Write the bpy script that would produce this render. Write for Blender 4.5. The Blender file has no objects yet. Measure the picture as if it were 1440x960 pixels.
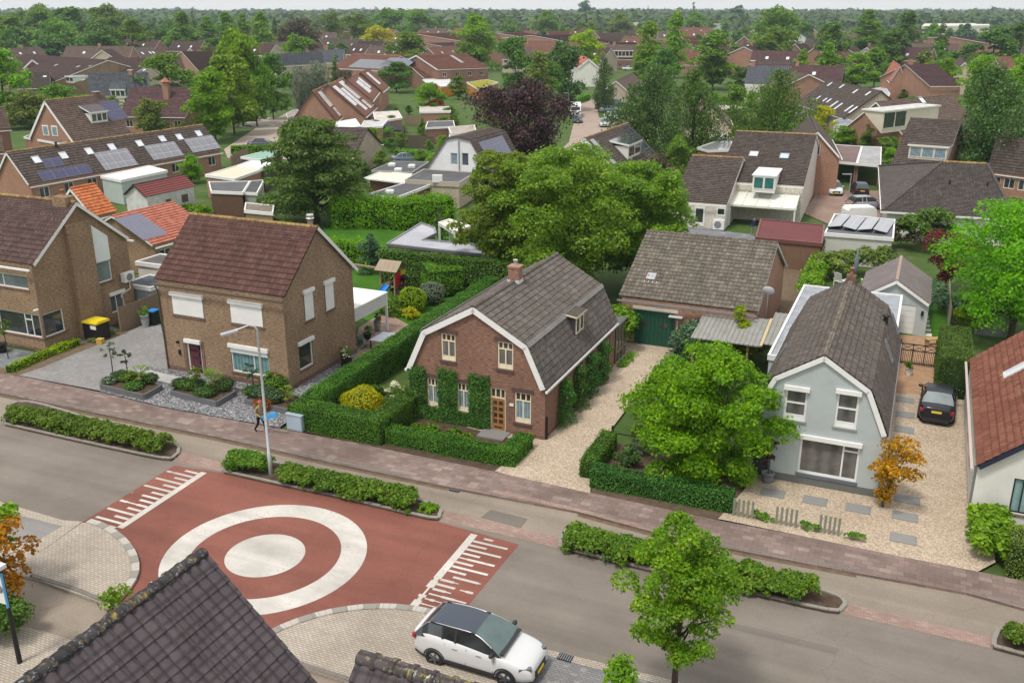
import bpy, bmesh, math, random
import numpy as np
from mathutils import Vector, Matrix
from mathutils.geometry import tessellate_polygon
random.seed(7)
S = bpy.context.scene
COL = S.collection
R = math.radians
PI = math.pi
# ---------------------------------------------------------------- camera, sky, sun, exposure
FPX, CX, CY, CAMH = 1324.0, 720.0, 480.0, 21.0
PITCH = math.atan(468.0 / FPX)
cam_d = bpy.data.cameras.new('camera')
cam_d.sensor_width = 36.0
cam_d.lens = FPX / 1440.0 * 36.0
cam_d.clip_start = 0.5
cam_d.clip_end = 9000.0
cam = bpy.data.objects.new('camera', cam_d)
COL.objects.link(cam)
cam.location = (0, 0, CAMH)
cam.rotation_euler = (PI / 2 - PITCH, 0, 0)
S.camera = cam

SUN_EL, SUN_AZ = 64.0, 222.0          # azimuth clockwise from +Y (away from the camera)
W = bpy.data.worlds.new('World')
S.world = W
W.use_nodes = True
wt = W.node_tree
wt.nodes.clear()
w_out = wt.nodes.new('ShaderNodeOutputWorld')
w_bg = wt.nodes.new('ShaderNodeBackground')
w_sky = wt.nodes.new('ShaderNodeTexSky')
w_sky.sky_type = 'NISHITA'
w_sky.sun_disc = False
w_sky.sun_elevation = R(SUN_EL)
w_sky.sun_rotation = R(SUN_AZ)
w_sky.air_density = 1.0
w_sky.dust_density = 2.5
w_mix = wt.nodes.new('ShaderNodeMix')
w_mix.data_type = 'RGBA'
w_mix.inputs['Factor'].default_value = 0.72
w_mix.inputs[7].default_value = (8.2, 8.05, 7.8, 1)     # bright even cloud cover over the blue
wt.links.new(w_sky.outputs[0], w_mix.inputs[6])
wt.links.new(w_mix.outputs[2], w_bg.inputs[0])
w_bg.inputs[1].default_value = 0.092
wt.links.new(w_bg.outputs[0], w_out.inputs[0])

sun_d = bpy.data.lights.new('sun', 'SUN')
sun_d.energy = 1.5
sun_d.angle = R(10)
sun_d.color = (1.0, 0.95, 0.87)
sun = bpy.data.objects.new('sun', sun_d)
COL.objects.link(sun)
_el, _az = R(SUN_EL), R(SUN_AZ)
_dir = Vector((math.sin(_az) * math.cos(_el), math.cos(_az) * math.cos(_el), math.sin(_el)))
sun.rotation_euler = _dir.to_track_quat('Z', 'Y').to_euler()
sun.location = (0, 0, 60)
S.view_settings.view_transform = 'Standard'
S.view_settings.look = 'None'
S.view_settings.exposure = 0.78
S.view_settings.gamma = 1.0
S.view_settings.use_curve_mapping = False
S.cycles.use_denoising = True
S.cycles.max_bounces = 6
S.cycles.diffuse_bounces = 3
S.cycles.glossy_bounces = 3
S.cycles.transmission_bounces = 3
S.cycles.volume_bounces = 0
S.cycles.sample_clamp_indirect = 6.0

# ---------------------------------------------------------------- where a point of the photograph stands in the world
_pc, _ps = math.cos(PITCH), math.sin(PITCH)
def ray(x, y):
    u = (x - CX) / FPX; v = -(y - CY) / FPX
    return Vector((u, _pc + v * _ps, -_ps + v * _pc))
def G(x, y, z=0.0):
    d = ray(x, y); t = (z - CAMH) / d.z
    return Vector((d.x * t, d.y * t, z))
def PX(p):
    X, Y, Z = p[0], p[1], p[2] - CAMH
    d = Y * _pc - Z * _ps; v = Y * _ps + Z * _pc
    return (CX + FPX * X / d, CY - FPX * v / d)
def HT(x, yb, yt):
    b = G(x, yb); lo, hi = 0.0, 60.0
    for _ in range(50):
        m = (lo + hi) / 2
        if PX((b.x, b.y, m))[1] > yt: lo = m
        else: hi = m
    return lo
def MPP(p):                                   # metres per photo pixel at a point
    return (p[1] * _pc - (p[2] - CAMH) * _ps) / FPX

# ---------------------------------------------------------------- object helpers
def tag(o, label=None, cat=None, group=None, kind=None):
    if label: o['label'] = label
    if cat: o['category'] = cat
    if group: o['group'] = group
    if kind: o['kind'] = kind
    return o
def empty(name, loc=(0, 0, 0), rz=0.0, label=None, cat=None, group=None):
    o = bpy.data.objects.new(name, None)
    o.empty_display_size = 0.3
    COL.objects.link(o)
    o.location = loc; o.rotation_euler = (0, 0, rz)
    return tag(o, label, cat, group)
def link_mesh(name, me, parent=None):
    o = bpy.data.objects.new(name, me)
    COL.objects.link(o)
    if parent is not None: o.parent = parent
    return o
def copy_tree(o, parent=None):
    c = o.copy(); COL.objects.link(c)
    c.parent = parent
    for ch in o.children: copy_tree(ch, c)
    return c
class MB:
    """collects faces, UVs in metres and material slots, then links one mesh object"""
    def __init__(s): s.v = []; s.f = []; s.uv = []; s.mi = []; s.sm = []
    def face(s, pts, uv=None, m=0, smooth=False):
        n = len(s.v); s.v.extend([tuple(p) for p in pts]); s.f.append(tuple(range(n, n + len(pts))))
        s.uv.append(uv if uv else [(0.0, 0.0)] * len(pts)); s.mi.append(m); s.sm.append(smooth)
    def grid(s, rows, m=0, smooth=True, closed=False, uv=None):
        n = len(s.v); nr = len(rows); nc = len(rows[0])
        for r in rows: s.v.extend([tuple(p) for p in r])
        for i in range(nr - 1):
            for j in range(nc if closed else nc - 1):
                k = (j + 1) % nc
                s.f.append((n + i * nc + j, n + i * nc + k, n + (i + 1) * nc + k, n + (i + 1) * nc + j))
                if uv: s.uv.append([uv[i][j], uv[i][k], uv[i + 1][k], uv[i + 1][j]])
                else: s.uv.append([(j * .1, i * .1)] * 4)
                s.mi.append(m); s.sm.append(smooth)
    def box(s, c, d, M=None, m=0, bev=0.0):
        """box centred at c with full sizes d in the frame M (Matrix 4x4 or None)"""
        x, y, z = d[0] / 2, d[1] / 2, d[2] / 2
        c = Vector(c)
        P = [Vector((a * x, b * y, e * z)) + c for a in (-1, 1) for b in (-1, 1) for e in (-1, 1)]
        if M is not None: P = [M @ p for p in P]
        for q, (ua, ub) in (((0, 1, 3, 2), (2 * y, 2 * z)), ((4, 6, 7, 5), (2 * y, 2 * z)), ((0, 4, 5, 1), (2 * x, 2 * z)),
                  ((2, 3, 7, 6), (2 * x, 2 * z)), ((0, 2, 6, 4), (2 * x, 2 * y)), ((1, 5, 7, 3), (2 * x, 2 * y))):
            pts = [P[i] for i in q]
            e1 = (pts[1] - pts[0]); e2 = (pts[3] - pts[0])
            a, b = e1.length, e2.length
            if abs(e1.z) > abs(e2.z): uv = [(0, 0), (0, a), (b, a), (b, 0)]
            else: uv = [(0, 0), (a, 0), (a, b), (0, b)]
            s.face(pts, uv, m)
    def prism(s, poly, z0, z1, m=0, top=None, bottom=True):
        """vertical prism over a plan polygon (list of 2D points, any winding)"""
        A = sum(poly[i - 1][0] * poly[i][1] - poly[i][0] * poly[i - 1][1] for i in range(len(poly)))
        P = list(poly) if A > 0 else list(reversed(poly))
        zt = z1 if isinstance(z1, (list, tuple)) else [z1] * len(P)
        if A <= 0 and isinstance(z1, (list, tuple)): zt = list(reversed(zt))
        s.face([(p[0], p[1], t) for p, t in zip(P, zt)], [(p[0], p[1]) for p in P], m if top is None else top)
        if bottom: s.face([(p[0], p[1], z0) for p in reversed(P)], [(p[0], p[1]) for p in reversed(P)], m)
        u = 0
        for i in range(len(P)):
            a, b = P[i], P[(i + 1) % len(P)]; ta, tb = zt[i], zt[(i + 1) % len(P)]
            l = math.hypot(b[0] - a[0], b[1] - a[1])
            s.face([(a[0], a[1], z0), (b[0], b[1], z0), (b[0], b[1], tb), (a[0], a[1], ta)], [(u, z0), (u + l, z0), (u + l, tb), (u, ta)], m)
            u += l
    def bar(s, p, q, w, h=None, m=0, up=(0, 0, 1)):
        p, q = Vector(p), Vector(q); h = h or w
        d = q - p; L = d.length
        if L < 1e-6: return
        d.normalize(); upv = Vector(up)
        if abs(d.dot(upv)) > 0.98: upv = Vector((0, 1, 0))
        a = d.cross(upv).normalized(); b = a.cross(d).normalized()
        M = Matrix((( d.x, a.x, b.x, 0), (d.y, a.y, b.y, 0), (d.z, a.z, b.z, 0), (0, 0, 0, 1)))
        M.translation = (p + q) / 2
        s.box((0, 0, 0), (L, w, h), M, m)
    def tube(s, pts, rad, n=8, m=0, cap=True, smooth=True):
        pts = [Vector(p) for p in pts]
        rad = rad if isinstance(rad, (list, tuple)) else [rad] * len(pts)
        rows = []; prev = None
        for i, p in enumerate(pts):
            d = (pts[min(i + 1, len(pts) - 1)] - pts[max(i - 1, 0)]).normalized()
            if prev is None:
                a = d.cross(Vector((0, 0, 1)) if abs(d.z) < .9 else Vector((1, 0, 0))).normalized()
            else:
                a = (prev - d * prev.dot(d)).normalized()
            prev = a; b = d.cross(a)
            rows.append([p + (a * math.cos(2 * PI * k / n) + b * math.sin(2 * PI * k / n)) * rad[i] for k in range(n)])
        s.grid(rows, m, smooth, closed=True)
        if cap:
            s.face(list(reversed(rows[0])), None, m); s.face(rows[-1], None, m)
    def lathe(s, prof, c=(0, 0, 0), n=16, m=0, smooth=True, M=None):
        c = Vector(c)
        rows = []
        for r, z in prof:
            row = [Vector((r * math.cos(2 * PI * k / n), r * math.sin(2 * PI * k / n), z)) + c for k in range(n)]
            if M is not None: row = [M @ p for p in row]
            rows.append(row)
        s.grid(rows, m, smooth, closed=True)
        s.face(list(reversed(rows[0])), None, m); s.face(rows[-1], None, m)
    def ball(s, c, r, n=10, m=0):
        c = Vector(c); r = r if isinstance(r, (tuple, list)) else (r, r, r)
        rows = [[c + Vector((math.sin(PI * i / n) * math.cos(2 * PI * k / (2 * n)) * r[0], math.sin(PI * i / n) * math.sin(2 * PI * k / (2 * n)) * r[1], -math.cos(PI * i / n) * r[2])) for k in range(2 * n)] for i in range(n + 1)]
        s.grid(rows, m, True, closed=True)
    def build(s, name, mats, parent=None):
        me = bpy.data.meshes.new(name)
        me.from_pydata(s.v, [], s.f)
        if not isinstance(mats, (list, tuple)): mats = [mats]
        for m in mats: me.materials.append(m)
        ul = me.uv_layers.new(name='UVMap')
        flat = [c for f in s.uv for uv in f for c in uv]
        ul.data.foreach_set('uv', flat)
        me.polygons.foreach_set('material_index', s.mi)
        me.polygons.foreach_set('use_smooth', s.sm)
        me.update()
        return link_mesh(name, me, parent)

# ---------------------------------------------------------------- materials
_mats = {}
class NT:
    def __init__(s, name):
        s.m = bpy.data.materials.new(name); s.m.use_nodes = True
        s.t = s.m.node_tree; s.t.nodes.clear()
        s.out = s.n('ShaderNodeOutputMaterial')
        s.b = s.n('ShaderNodeBsdfPrincipled')
        s.l(s.b.outputs[0], s.out.inputs[0])
    def n(s, t, **k):
        q = s.t.nodes.new(t)
        for a, v in k.items(): setattr(q, a, v)
        return q
    def l(s, a, b): s.t.links.new(a, b)
    def set(s, node, key, v):
        i = node.inputs[key]
        if hasattr(v, 'is_output') or isinstance(v, bpy.types.NodeSocket): s.l(v, i)
        else: i.default_value = (*v, 1) if (isinstance(v, (tuple, list)) and len(v) == 3 and i.type == 'RGBA') else v
    def noise(s, scale, vec=None, detail=4, rough=.55):
        q = s.n('ShaderNodeTexNoise'); q.inputs['Scale'].default_value = scale; q.inputs['Detail'].default_value = detail
        q.inputs['Roughness'].default_value = rough
        if vec is not None: s.l(vec, q.inputs['Vector'])
        return q.outputs['Fac']
    def ramp(s, fac, stops):
        q = s.n('ShaderNodeValToRGB'); e = q.color_ramp.elements
        while len(e) < len(stops): e.new(.5)
        for el, (p, c) in zip(e, stops):
            el.position = p; el.color = (*c, 1) if len(c) == 3 else c
        s.l(fac, q.inputs[0]); return q.outputs[0]
    def mix(s, f, a, b, mode='MIX'):
        q = s.n('ShaderNodeMix'); q.data_type = 'RGBA'; q.blend_type = mode
        s.set(q, 'Factor', f); s.set(q, 6, a); s.set(q, 7, b); return q.outputs[2]
    def math(s, op, a, b=0.0, c=0.0):
        q = s.n('ShaderNodeMath'); q.operation = op
        s.set(q, 0, a); s.set(q, 1, b); s.set(q, 2, c); return q.outputs[0]
    def rng(s, v, a, b, c, d):
        q = s.n('ShaderNodeMapRange'); s.set(q, 0, v)
        for i, x in enumerate((a, b, c, d)): q.inputs[i + 1].default_value = x
        return q.outputs[0]
    def uv(s): return s.n('ShaderNodeUVMap', uv_map='UVMap').outputs[0]
    def obj(s): return s.n('ShaderNodeTexCoord').outputs['Object']
    def pos(s): return s.n('ShaderNodeNewGeometry').outputs['Position']
    def bump(s, h, st=.3, dist=.02):
        q = s.n('ShaderNodeBump'); q.inputs['Strength'].default_value = st; q.inputs['Distance'].default_value = dist
        s.l(h, q.inputs['Height']); s.l(q.outputs[0], s.b.inputs['Normal'])
    def fin(s, col=None, rough=.8, spec=.3, metal=0.0):
        if col is not None: s.set(s.b, 'Base Color', col)
        s.set(s.b, 'Roughness', rough); s.b.inputs['Specular IOR Level'].default_value = spec
        s.b.inputs['Metallic'].default_value = metal
        return s.m
def cached(f):
    def g(*a, **k):
        key = (f.__name__, repr(a), repr(sorted(k.items())))
        if key not in _mats: _mats[key] = f(*a, **k)
        return _mats[key]
    return g
def sc(c, k): return tuple(min(1, x * k) for x in c)
@cached
def paint(c, rough=.45, var=.06, spec=.4, metal=0.0):
    t = NT('paint'); n = t.noise(1.7, t.pos(), 5)
    return t.fin(t.ramp(n, [(.25, sc(c, 1 - var)), (.75, sc(c, 1 + var))]), rough, spec, metal)
@cached
def carpaint(c, coat=.4):
    t = NT('car_paint'); t.fin(c, .5, .25); t.b.inputs['Coat Weight'].default_value = coat
    t.b.inputs['Coat Roughness'].default_value = .06
    return t.m
@cached
def metal(c=(.6, .62, .64), rough=.4):
    t = NT('metal'); n = t.noise(6, t.pos())
    return t.fin(t.ramp(n, [(.3, sc(c, .85)), (.7, c)]), rough, .5, .85)
@cached
def glass(c=(.015, .018, .02), rough=.06, pleat=0, c2=(.3, .4, .45)):
    t = NT('window_glass')
    col = c
    if pleat:
        u = t.uv(); s = t.n('ShaderNodeSeparateXYZ'); t.l(u, s.inputs[0])
        w = t.math('SINE', t.math('MULTIPLY', s.outputs[0], 2 * PI * pleat))
        n = t.noise(2.2, u, 3)
        f = t.math('ADD', t.math('MULTIPLY', w, .16), t.math('MULTIPLY', n, .9))
        col = t.ramp(f, [(.1, c), (.75, c2)])
    else:
        n = t.noise(1.1, t.pos(), 3)
        col = t.ramp(n, [(.35, c), (.7, sc((c[0] + .03, c[1] + .034, c[2] + .036), 1.2))])
    t.fin(col, rough, .6)
    t.b.inputs['Coat Weight'].default_value = .5; t.b.inputs['Coat Roughness'].default_value = .03
    return t.m
@cached
def brick(a, b, mort=(.33, .3, .27), bw=.22, rh=.066, ms=.012, stain=.25, bump=.5):
    t = NT('brickwork'); u = t.uv()
    q = t.n('ShaderNodeTexBrick'); t.l(u, q.inputs['Vector'])
    q.inputs['Scale'].default_value = 1; q.inputs['Brick Width'].default_value = bw; q.inputs['Row Height'].default_value = rh
    q.inputs['Mortar Size'].default_value = ms; q.inputs['Mortar Smooth'].default_value = .2; q.inputs['Bias'].default_value = 0
    t.set(q, 'Color1', a); t.set(q, 'Color2', b); t.set(q, 'Mortar', mort)
    vn = t.n('ShaderNodeTexNoise'); vn.inputs['Scale'].default_value = 4.5; vn.inputs['Detail'].default_value = 2
    mp = t.n('ShaderNodeMapping'); mp.inputs['Scale'].default_value = (1, 3.2, 1); t.l(u, mp.inputs[0]); t.l(mp.outputs[0], vn.inputs['Vector'])
    c = t.mix(.55, q.outputs['Color'], t.ramp(vn.outputs['Fac'], [(.3, sc(a, .38)), (.5, sc(b, 1.0)), (.68, sc(b, 1.55))]), 'MIX')
    big = t.noise(.5, t.pos(), 5, .6)
    c = t.mix(stain, c, t.ramp(big, [(.3, (.35, .33, .3)), (.65, (1, 1, 1))]), 'MULTIPLY')
    t.bump(q.outputs['Fac'], -bump if False else bump, -.006)
    return t.fin(c, .9, .2)
@cached
def paver(a, b, joint, bw=.2, rh=.1, ms=.008, patch=(.4, (.4, .38, .36)), bump=.5, off=.5, big=.5, rough=.9):
    """paving bricks or flags; UV is world xy turned with the street"""
    t = NT('paving'); u = t.uv()
    q = t.n('ShaderNodeTexBrick'); t.l(u, q.inputs['Vector'])
    q.offset = off
    q.inputs['Scale'].default_value = 1; q.inputs['Brick Width'].default_value = bw; q.inputs['Row Height'].default_value = rh
    q.inputs['Mortar Size'].default_value = ms; q.inputs['Mortar Smooth'].default_value = .3; q.inputs['Bias'].default_value = 0
    t.set(q, 'Color1', a); t.set(q, 'Color2', b); t.set(q, 'Mortar', joint)
    c = q.outputs['Color']
    # per-stone tint
    fl = t.n('ShaderNodeVectorMath'); fl.operation = 'DIVIDE'; t.l(u, fl.inputs[0]); fl.inputs[1].default_value = (bw, rh, 1)
    f2 = t.n('ShaderNodeVectorMath'); f2.operation = 'FLOOR'; t.l(fl.outputs[0], f2.inputs[0])
    wn = t.n('ShaderNodeTexWhiteNoise'); t.l(f2.outputs[0], wn.inputs['Vector'])
    c = t.mix(t.math('MULTIPLY', t.math('GREATER_THAN', wn.outputs['Value'], .9), patch[0]), c, patch[1])
    n1 = t.noise(.35, u, 6, .62)
    c = t.mix(big, c, t.ramp(n1, [(.28, (.5, .48, .45)), (.62, (1, 1, 1))]), 'MULTIPLY')
    n2 = t.noise(14, u, 3)
    c = t.mix(.35, c, t.ramp(n2, [(.3, (.7, .7, .7)), (.7, (1.15, 1.15, 1.15))]), 'MULTIPLY')
    t.bump(q.outputs['Fac'], bump, -.006)
    return t.fin(c, rough, .2)
@cached
def asphalt(a, b, grit=(.9, 1.15), rough=.9):
    t = NT('asphalt'); u = t.uv()
    n = t.noise(.22, u, 8, .65)
    c = t.ramp(n, [(.3, a), (.7, b)])
    mp = t.n('ShaderNodeMapping'); mp.inputs['Scale'].default_value = (.05, .9, 1); t.l(u, mp.inputs[0])
    n3 = t.noise(1.0, mp.outputs[0], 4)
    c = t.mix(.5, c, t.ramp(n3, [(.3, (.68, .68, .69)), (.62, (1.12, 1.1, 1.07))]), 'MULTIPLY')
    g = t.n('ShaderNodeTexVoronoi'); g.inputs['Scale'].default_value = 28; t.l(u, g.inputs['Vector'])
    sp = t.n('ShaderNodeSeparateColor'); t.l(g.outputs['Color'], sp.inputs[0])
    c = t.mix(.5, c, t.ramp(sp.outputs[0], [(.1, (grit[0],) * 3), (.9, (grit[1],) * 3)]), 'MULTIPLY')
    cr = t.n('ShaderNodeTexVoronoi'); cr.feature = 'DISTANCE_TO_EDGE'; cr.inputs['Scale'].default_value = .1
    dv = t.n('ShaderNodeVectorMath'); dv.operation = 'ADD'; t.l(u, dv.inputs[0])
    nv = t.n('ShaderNodeTexNoise'); nv.inputs['Scale'].default_value = .8; nv.inputs['Detail'].default_value = 5; t.l(u, nv.inputs['Vector']); t.l(nv.outputs['Color'], dv.inputs[1])
    t.l(dv.outputs[0], cr.inputs['Vector'])
    ck = t.rng(cr.outputs['Distance'], 0.0, .0025, .6, 1.0)
    c = t.mix(.4, c, ck, 'MULTIPLY')
    t.bump(g.outputs['Distance'], .25, .01)
    return t.fin(c, rough, .25)
@cached
def gravel(a, b, c3, size=12, bump=.8):
    t = NT('gravel'); u = t.uv()
    g = t.n('ShaderNodeTexVoronoi'); g.inputs['Scale'].default_value = size; t.l(u, g.inputs['Vector'])
    sp = t.n('ShaderNodeSeparateColor'); t.l(g.outputs['Color'], sp.inputs[0])
    c = t.ramp(sp.outputs[0], [(.05, a), (.5, b), (.95, c3)])
    n = t.noise(.5, u, 6, .6)
    c = t.mix(.5, c, t.ramp(n, [(.3, (.72, .7, .66)), (.65, (1.05, 1.05, 1.05))]), 'MULTIPLY')
    t.bump(g.outputs['Distance'], bump * .6, -.03)
    return t.fin(c, .95, .15)
@cached
def grass(a=(.035, .1, .012), b=(.075, .16, .025), c3=(.12, .15, .04)):
    t = NT('lawn'); u = t.pos()
    n = t.noise(.3, u, 9, .68); n2 = t.noise(22, u, 4, .7)
    c = t.ramp(n, [(.3, a), (.55, b), (.75, c3)])
    c = t.mix(.6, c, t.ramp(n2, [(.25, (.55, .6, .5)), (.7, (1.25, 1.2, 1.1))]), 'MULTIPLY')
    t.bump(n2, .8, .08)
    return t.fin(c, .9, .15)
@cached
def soil(a=(.05, .035, .025), b=(.11, .08, .055)):
    t = NT('soil'); u = t.pos(); n = t.noise(3, u, 8, .7)
    t.bump(n, .6, .05)
    return t.fin(t.ramp(n, [(.3, a), (.7, b)]), .95, .1)
@cached
def tiles(a, b, c3, tw=.3, th=.34, lich=.0, lc=(.55, .53, .48), moss=.0, mc=(.35, .25, .04), wave=False, rough=.85, spec=.15, streak=.3):
    """roof tiles; UV is metres along the ridge and up the slope"""
    t = NT('roof_tiles'); u = t.uv()
    dv = t.n('ShaderNodeVectorMath'); dv.operation = 'DIVIDE'; t.l(u, dv.inputs[0]); dv.inputs[1].default_value = (tw, th, 1)
    fl = t.n('ShaderNodeVectorMath'); fl.operation = 'FLOOR'; t.l(dv.outputs[0], fl.inputs[0])
    wn = t.n('ShaderNodeTexWhiteNoise'); t.l(fl.outputs[0], wn.inputs['Vector'])
    c = t.ramp(wn.outputs['Value'], [(.0, a), (.5, b), (1.0, c3)])
    n = t.noise(.6, u, 7, .65)
    c = t.mix(.4, c, t.ramp(n, [(.3, (.62, .6, .58)), (.68, (1.15, 1.14, 1.12))]), 'MULTIPLY')
    mp = t.n('ShaderNodeMapping'); mp.inputs['Scale'].default_value = (3.0, .25, 1); t.l(u, mp.inputs[0])
    c = t.mix(streak, c, t.ramp(t.noise(1.0, mp.outputs[0], 5, .6), [(.3, (.6, .6, .6)), (.65, (1.1, 1.1, 1.1))]), 'MULTIPLY')
    if lich:
        l = t.noise(9, u, 6, .7); l2 = t.noise(1.2, u, 4)
        f = t.math('MULTIPLY', t.rng(l, .56, .68, 0, 1), t.rng(l2, .35, .6, .25, 1))
        c = t.mix(t.math('MULTIPLY', f, lich), c, lc)
    if moss:
        l = t.noise(5, u, 6, .7)
        c = t.mix(t.math('MULTIPLY', t.rng(l, .55, .7, 0, 1), moss), c, mc)
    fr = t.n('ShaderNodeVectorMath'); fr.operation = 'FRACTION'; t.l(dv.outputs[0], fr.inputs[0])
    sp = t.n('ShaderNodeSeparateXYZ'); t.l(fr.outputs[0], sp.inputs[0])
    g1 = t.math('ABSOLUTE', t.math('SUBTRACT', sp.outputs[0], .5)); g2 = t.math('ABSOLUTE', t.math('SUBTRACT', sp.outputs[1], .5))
    c = t.mix(1.0, c, t.ramp(t.math('MAXIMUM', g1, t.math('ADD', g2, .03)), [(.38, (1.06, 1.06, 1.06)), (.5, (.66, .64, .62))]), 'MULTIPLY')   # shade of tile valleys and course edges, painted into the colour
    h = t.math('MULTIPLY', sp.outputs[1], -.8)
    if wave: h = t.math('ADD', h, t.math('MULTIPLY', t.math('SINE', t.math('MULTIPLY', sp.outputs[0], 2 * PI)), .5))
    h = t.math('ADD', h, t.math('MULTIPLY', t.noise(30, u, 2), .25))
    t.bump(h, .35 if wave else .2, .02)
    return t.fin(c, rough, spec)
@cached
def leafm(a, b, c3, tr=.3, hue=.0):
    """leaves: tint per leaf, a little per plant; part of the light passes through"""
    t = NT('leaves')
    g = t.n('ShaderNodeNewGeometry'); oi = t.n('ShaderNodeObjectInfo')
    c = t.ramp(g.outputs['Random Per Island'], [(.0, a), (.5, b), (1.0, c3)])
    n = t.noise(.8, t.obj(), 4)
    c = t.mix(.8, c, t.ramp(n, [(.32, (.6, .68, .62)), (.66, (1.3, 1.2, 1.05))]), 'MULTIPLY')
    hs = t.n('ShaderNodeHueSaturation'); t.l(c, hs.inputs['Color'])
    t.l(t.rng(oi.outputs['Random'], 0, 1, .5 - .018 - hue, .5 + .012 + hue), hs.inputs['Hue'])
    t.l(t.rng(oi.outputs['Random'], 0, 1, .85, 1.18), hs.inputs['Value'])
    hs.inputs['Saturation'].default_value = 1.08
    c = hs.outputs[0]
    t.set(t.b, 'Base Color', c); t.b.inputs['Roughness'].default_value = .5; t.b.inputs['Specular IOR Level'].default_value = .3
    tl = t.n('ShaderNodeBsdfTranslucent'); t.l(t.mix(1.0, c, (1.5, 1.7, .75), 'MULTIPLY'), tl.inputs[0])
    mx = t.n('ShaderNodeMixShader'); mx.inputs[0].default_value = tr
    t.l(t.b.outputs[0], mx.inputs[1]); t.l(tl.outputs[0], mx.inputs[2]); t.l(mx.outputs[0], t.out.inputs[0])
    return t.m
@cached
def bark(c=(.11, .085, .065)):
    t = NT('bark'); n = t.noise(7, t.obj(), 6, .7); t.bump(n, .6, .04)
    return t.fin(t.ramp(n, [(.3, sc(c, .5)), (.7, c)]), .95, .1)
@cached
def wornpaint():
    t = NT('road_paint'); u = t.uv(); n = t.noise(7, u, 8, .75); n2 = t.noise(.5, u, 5, .6)
    mp = t.n('ShaderNodeMapping'); mp.inputs['Scale'].default_value = (.08, 1.1, 1); t.l(u, mp.inputs[0])
    c = t.mix(.6, t.ramp(n2, [(.3, (.4, .375, .34)), (.65, (.58, .555, .515))]), t.ramp(t.noise(1, mp.outputs[0], 4), [(.3, (.72, .71, .7)), (.6, (1.08, 1.08, 1.07))]), 'MULTIPLY')
    return t.fin(t.mix(t.rng(t.math('ADD', n, t.math('MULTIPLY', n2, .35)), .76, .84, 0, .8), c, (.27, .16, .13)), .8, .2)
@cached
def wood(c=(.3, .2, .11), plank=.0, var=.35):
    t = NT('wood'); u = t.uv()
    mp = t.n('ShaderNodeMapping'); mp.inputs['Scale'].default_value = (9, .7, 1); t.l(u, mp.inputs[0])
    n = t.noise(1.5, mp.outputs[0], 6, .6)
    c1 = t.ramp(n, [(.3, sc(c, 1 - var)), (.7, sc(c, 1 + var * .5))])
    return t.fin(c1, .8, .2)
@cached
def solar(c=(.03, .035, .06), line=(.3, .32, .35), cell=.16, rough=.16, lw=.012):
    t = NT('solar_glass'); u = t.uv()
    q = t.n('ShaderNodeTexBrick'); q.offset = 0; t.l(u, q.inputs['Vector'])
    q.inputs['Scale'].default_value = 1; q.inputs['Brick Width'].default_value = cell; q.inputs['Row Height'].default_value = cell
    q.inputs['Mortar Size'].default_value = lw; t.set(q, 'Color1', c); t.set(q, 'Color2', sc(c, 1.15)); t.set(q, 'Mortar', line)
    t.fin(q.outputs['Color'], rough, .6); t.b.inputs['Coat Weight'].default_value = .6; t.b.inputs['Coat Roughness'].default_value = .05
    return t.m
@cached
def felt(c=(.09, .09, .095), wet=0.0, var=.3):
    t = NT('roof_felt'); u = t.pos(); n = t.noise(.9, u, 7, .65)
    col = t.ramp(n, [(.3, sc(c, 1 - var)), (.7, sc(c, 1 + var))])
    r = .85
    if wet: r = t.rng(t.noise(.35, u, 3), .42, .5, .06, .6)
    t.bump(t.noise(18, u, 3), .15, .01)
    t.fin(col, r, .4); return t.m
@cached
def sheetm(c, per=.18, rough=.55, lich=.3, lc=(.3, .3, .26)):
    t = NT('corrugated_sheet'); u = t.uv(); n = t.noise(1.2, u, 7, .7)
    col = t.mix(t.math('MULTIPLY', t.rng(n, .4, .65, 0, 1), lich), c, lc)
    s = t.n('ShaderNodeSeparateXYZ'); t.l(u, s.inputs[0])
    h = t.math('SINE', t.math('MULTIPLY', s.outputs[0], 2 * PI / per)); t.bump(h, .6, .03)
    return t.fin(col, rough, .35)
@cached
def render_wall(c, var=.06):
    t = NT('painted_brick'); u = t.uv()
    q = t.n('ShaderNodeTexBrick'); t.l(u, q.inputs['Vector']); q.inputs['Scale'].default_value = 1
    q.inputs['Brick Width'].default_value = .22; q.inputs['Row Height'].default_value = .066; q.inputs['Mortar Size'].default_value = .012
    n = t.noise(.7, t.pos(), 6, .65)
    t.bump(q.outputs['Fac'], .35, -.006)
    return t.fin(t.ramp(n, [(.3, sc(c, 1 - var * 1.8)), (.7, sc(c, 1 + var))]), .75, .25)
WHITE = paint((.74, .74, .72)); CREAM = paint((.72, .64, .47)); DARKP = paint((.02, .02, .022), .4)
GREYP = paint((.2, .21, .22)); BLACK = paint((.012, .012, .013), .5)
ZINC = metal((.45, .47, .5), .5)
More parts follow.
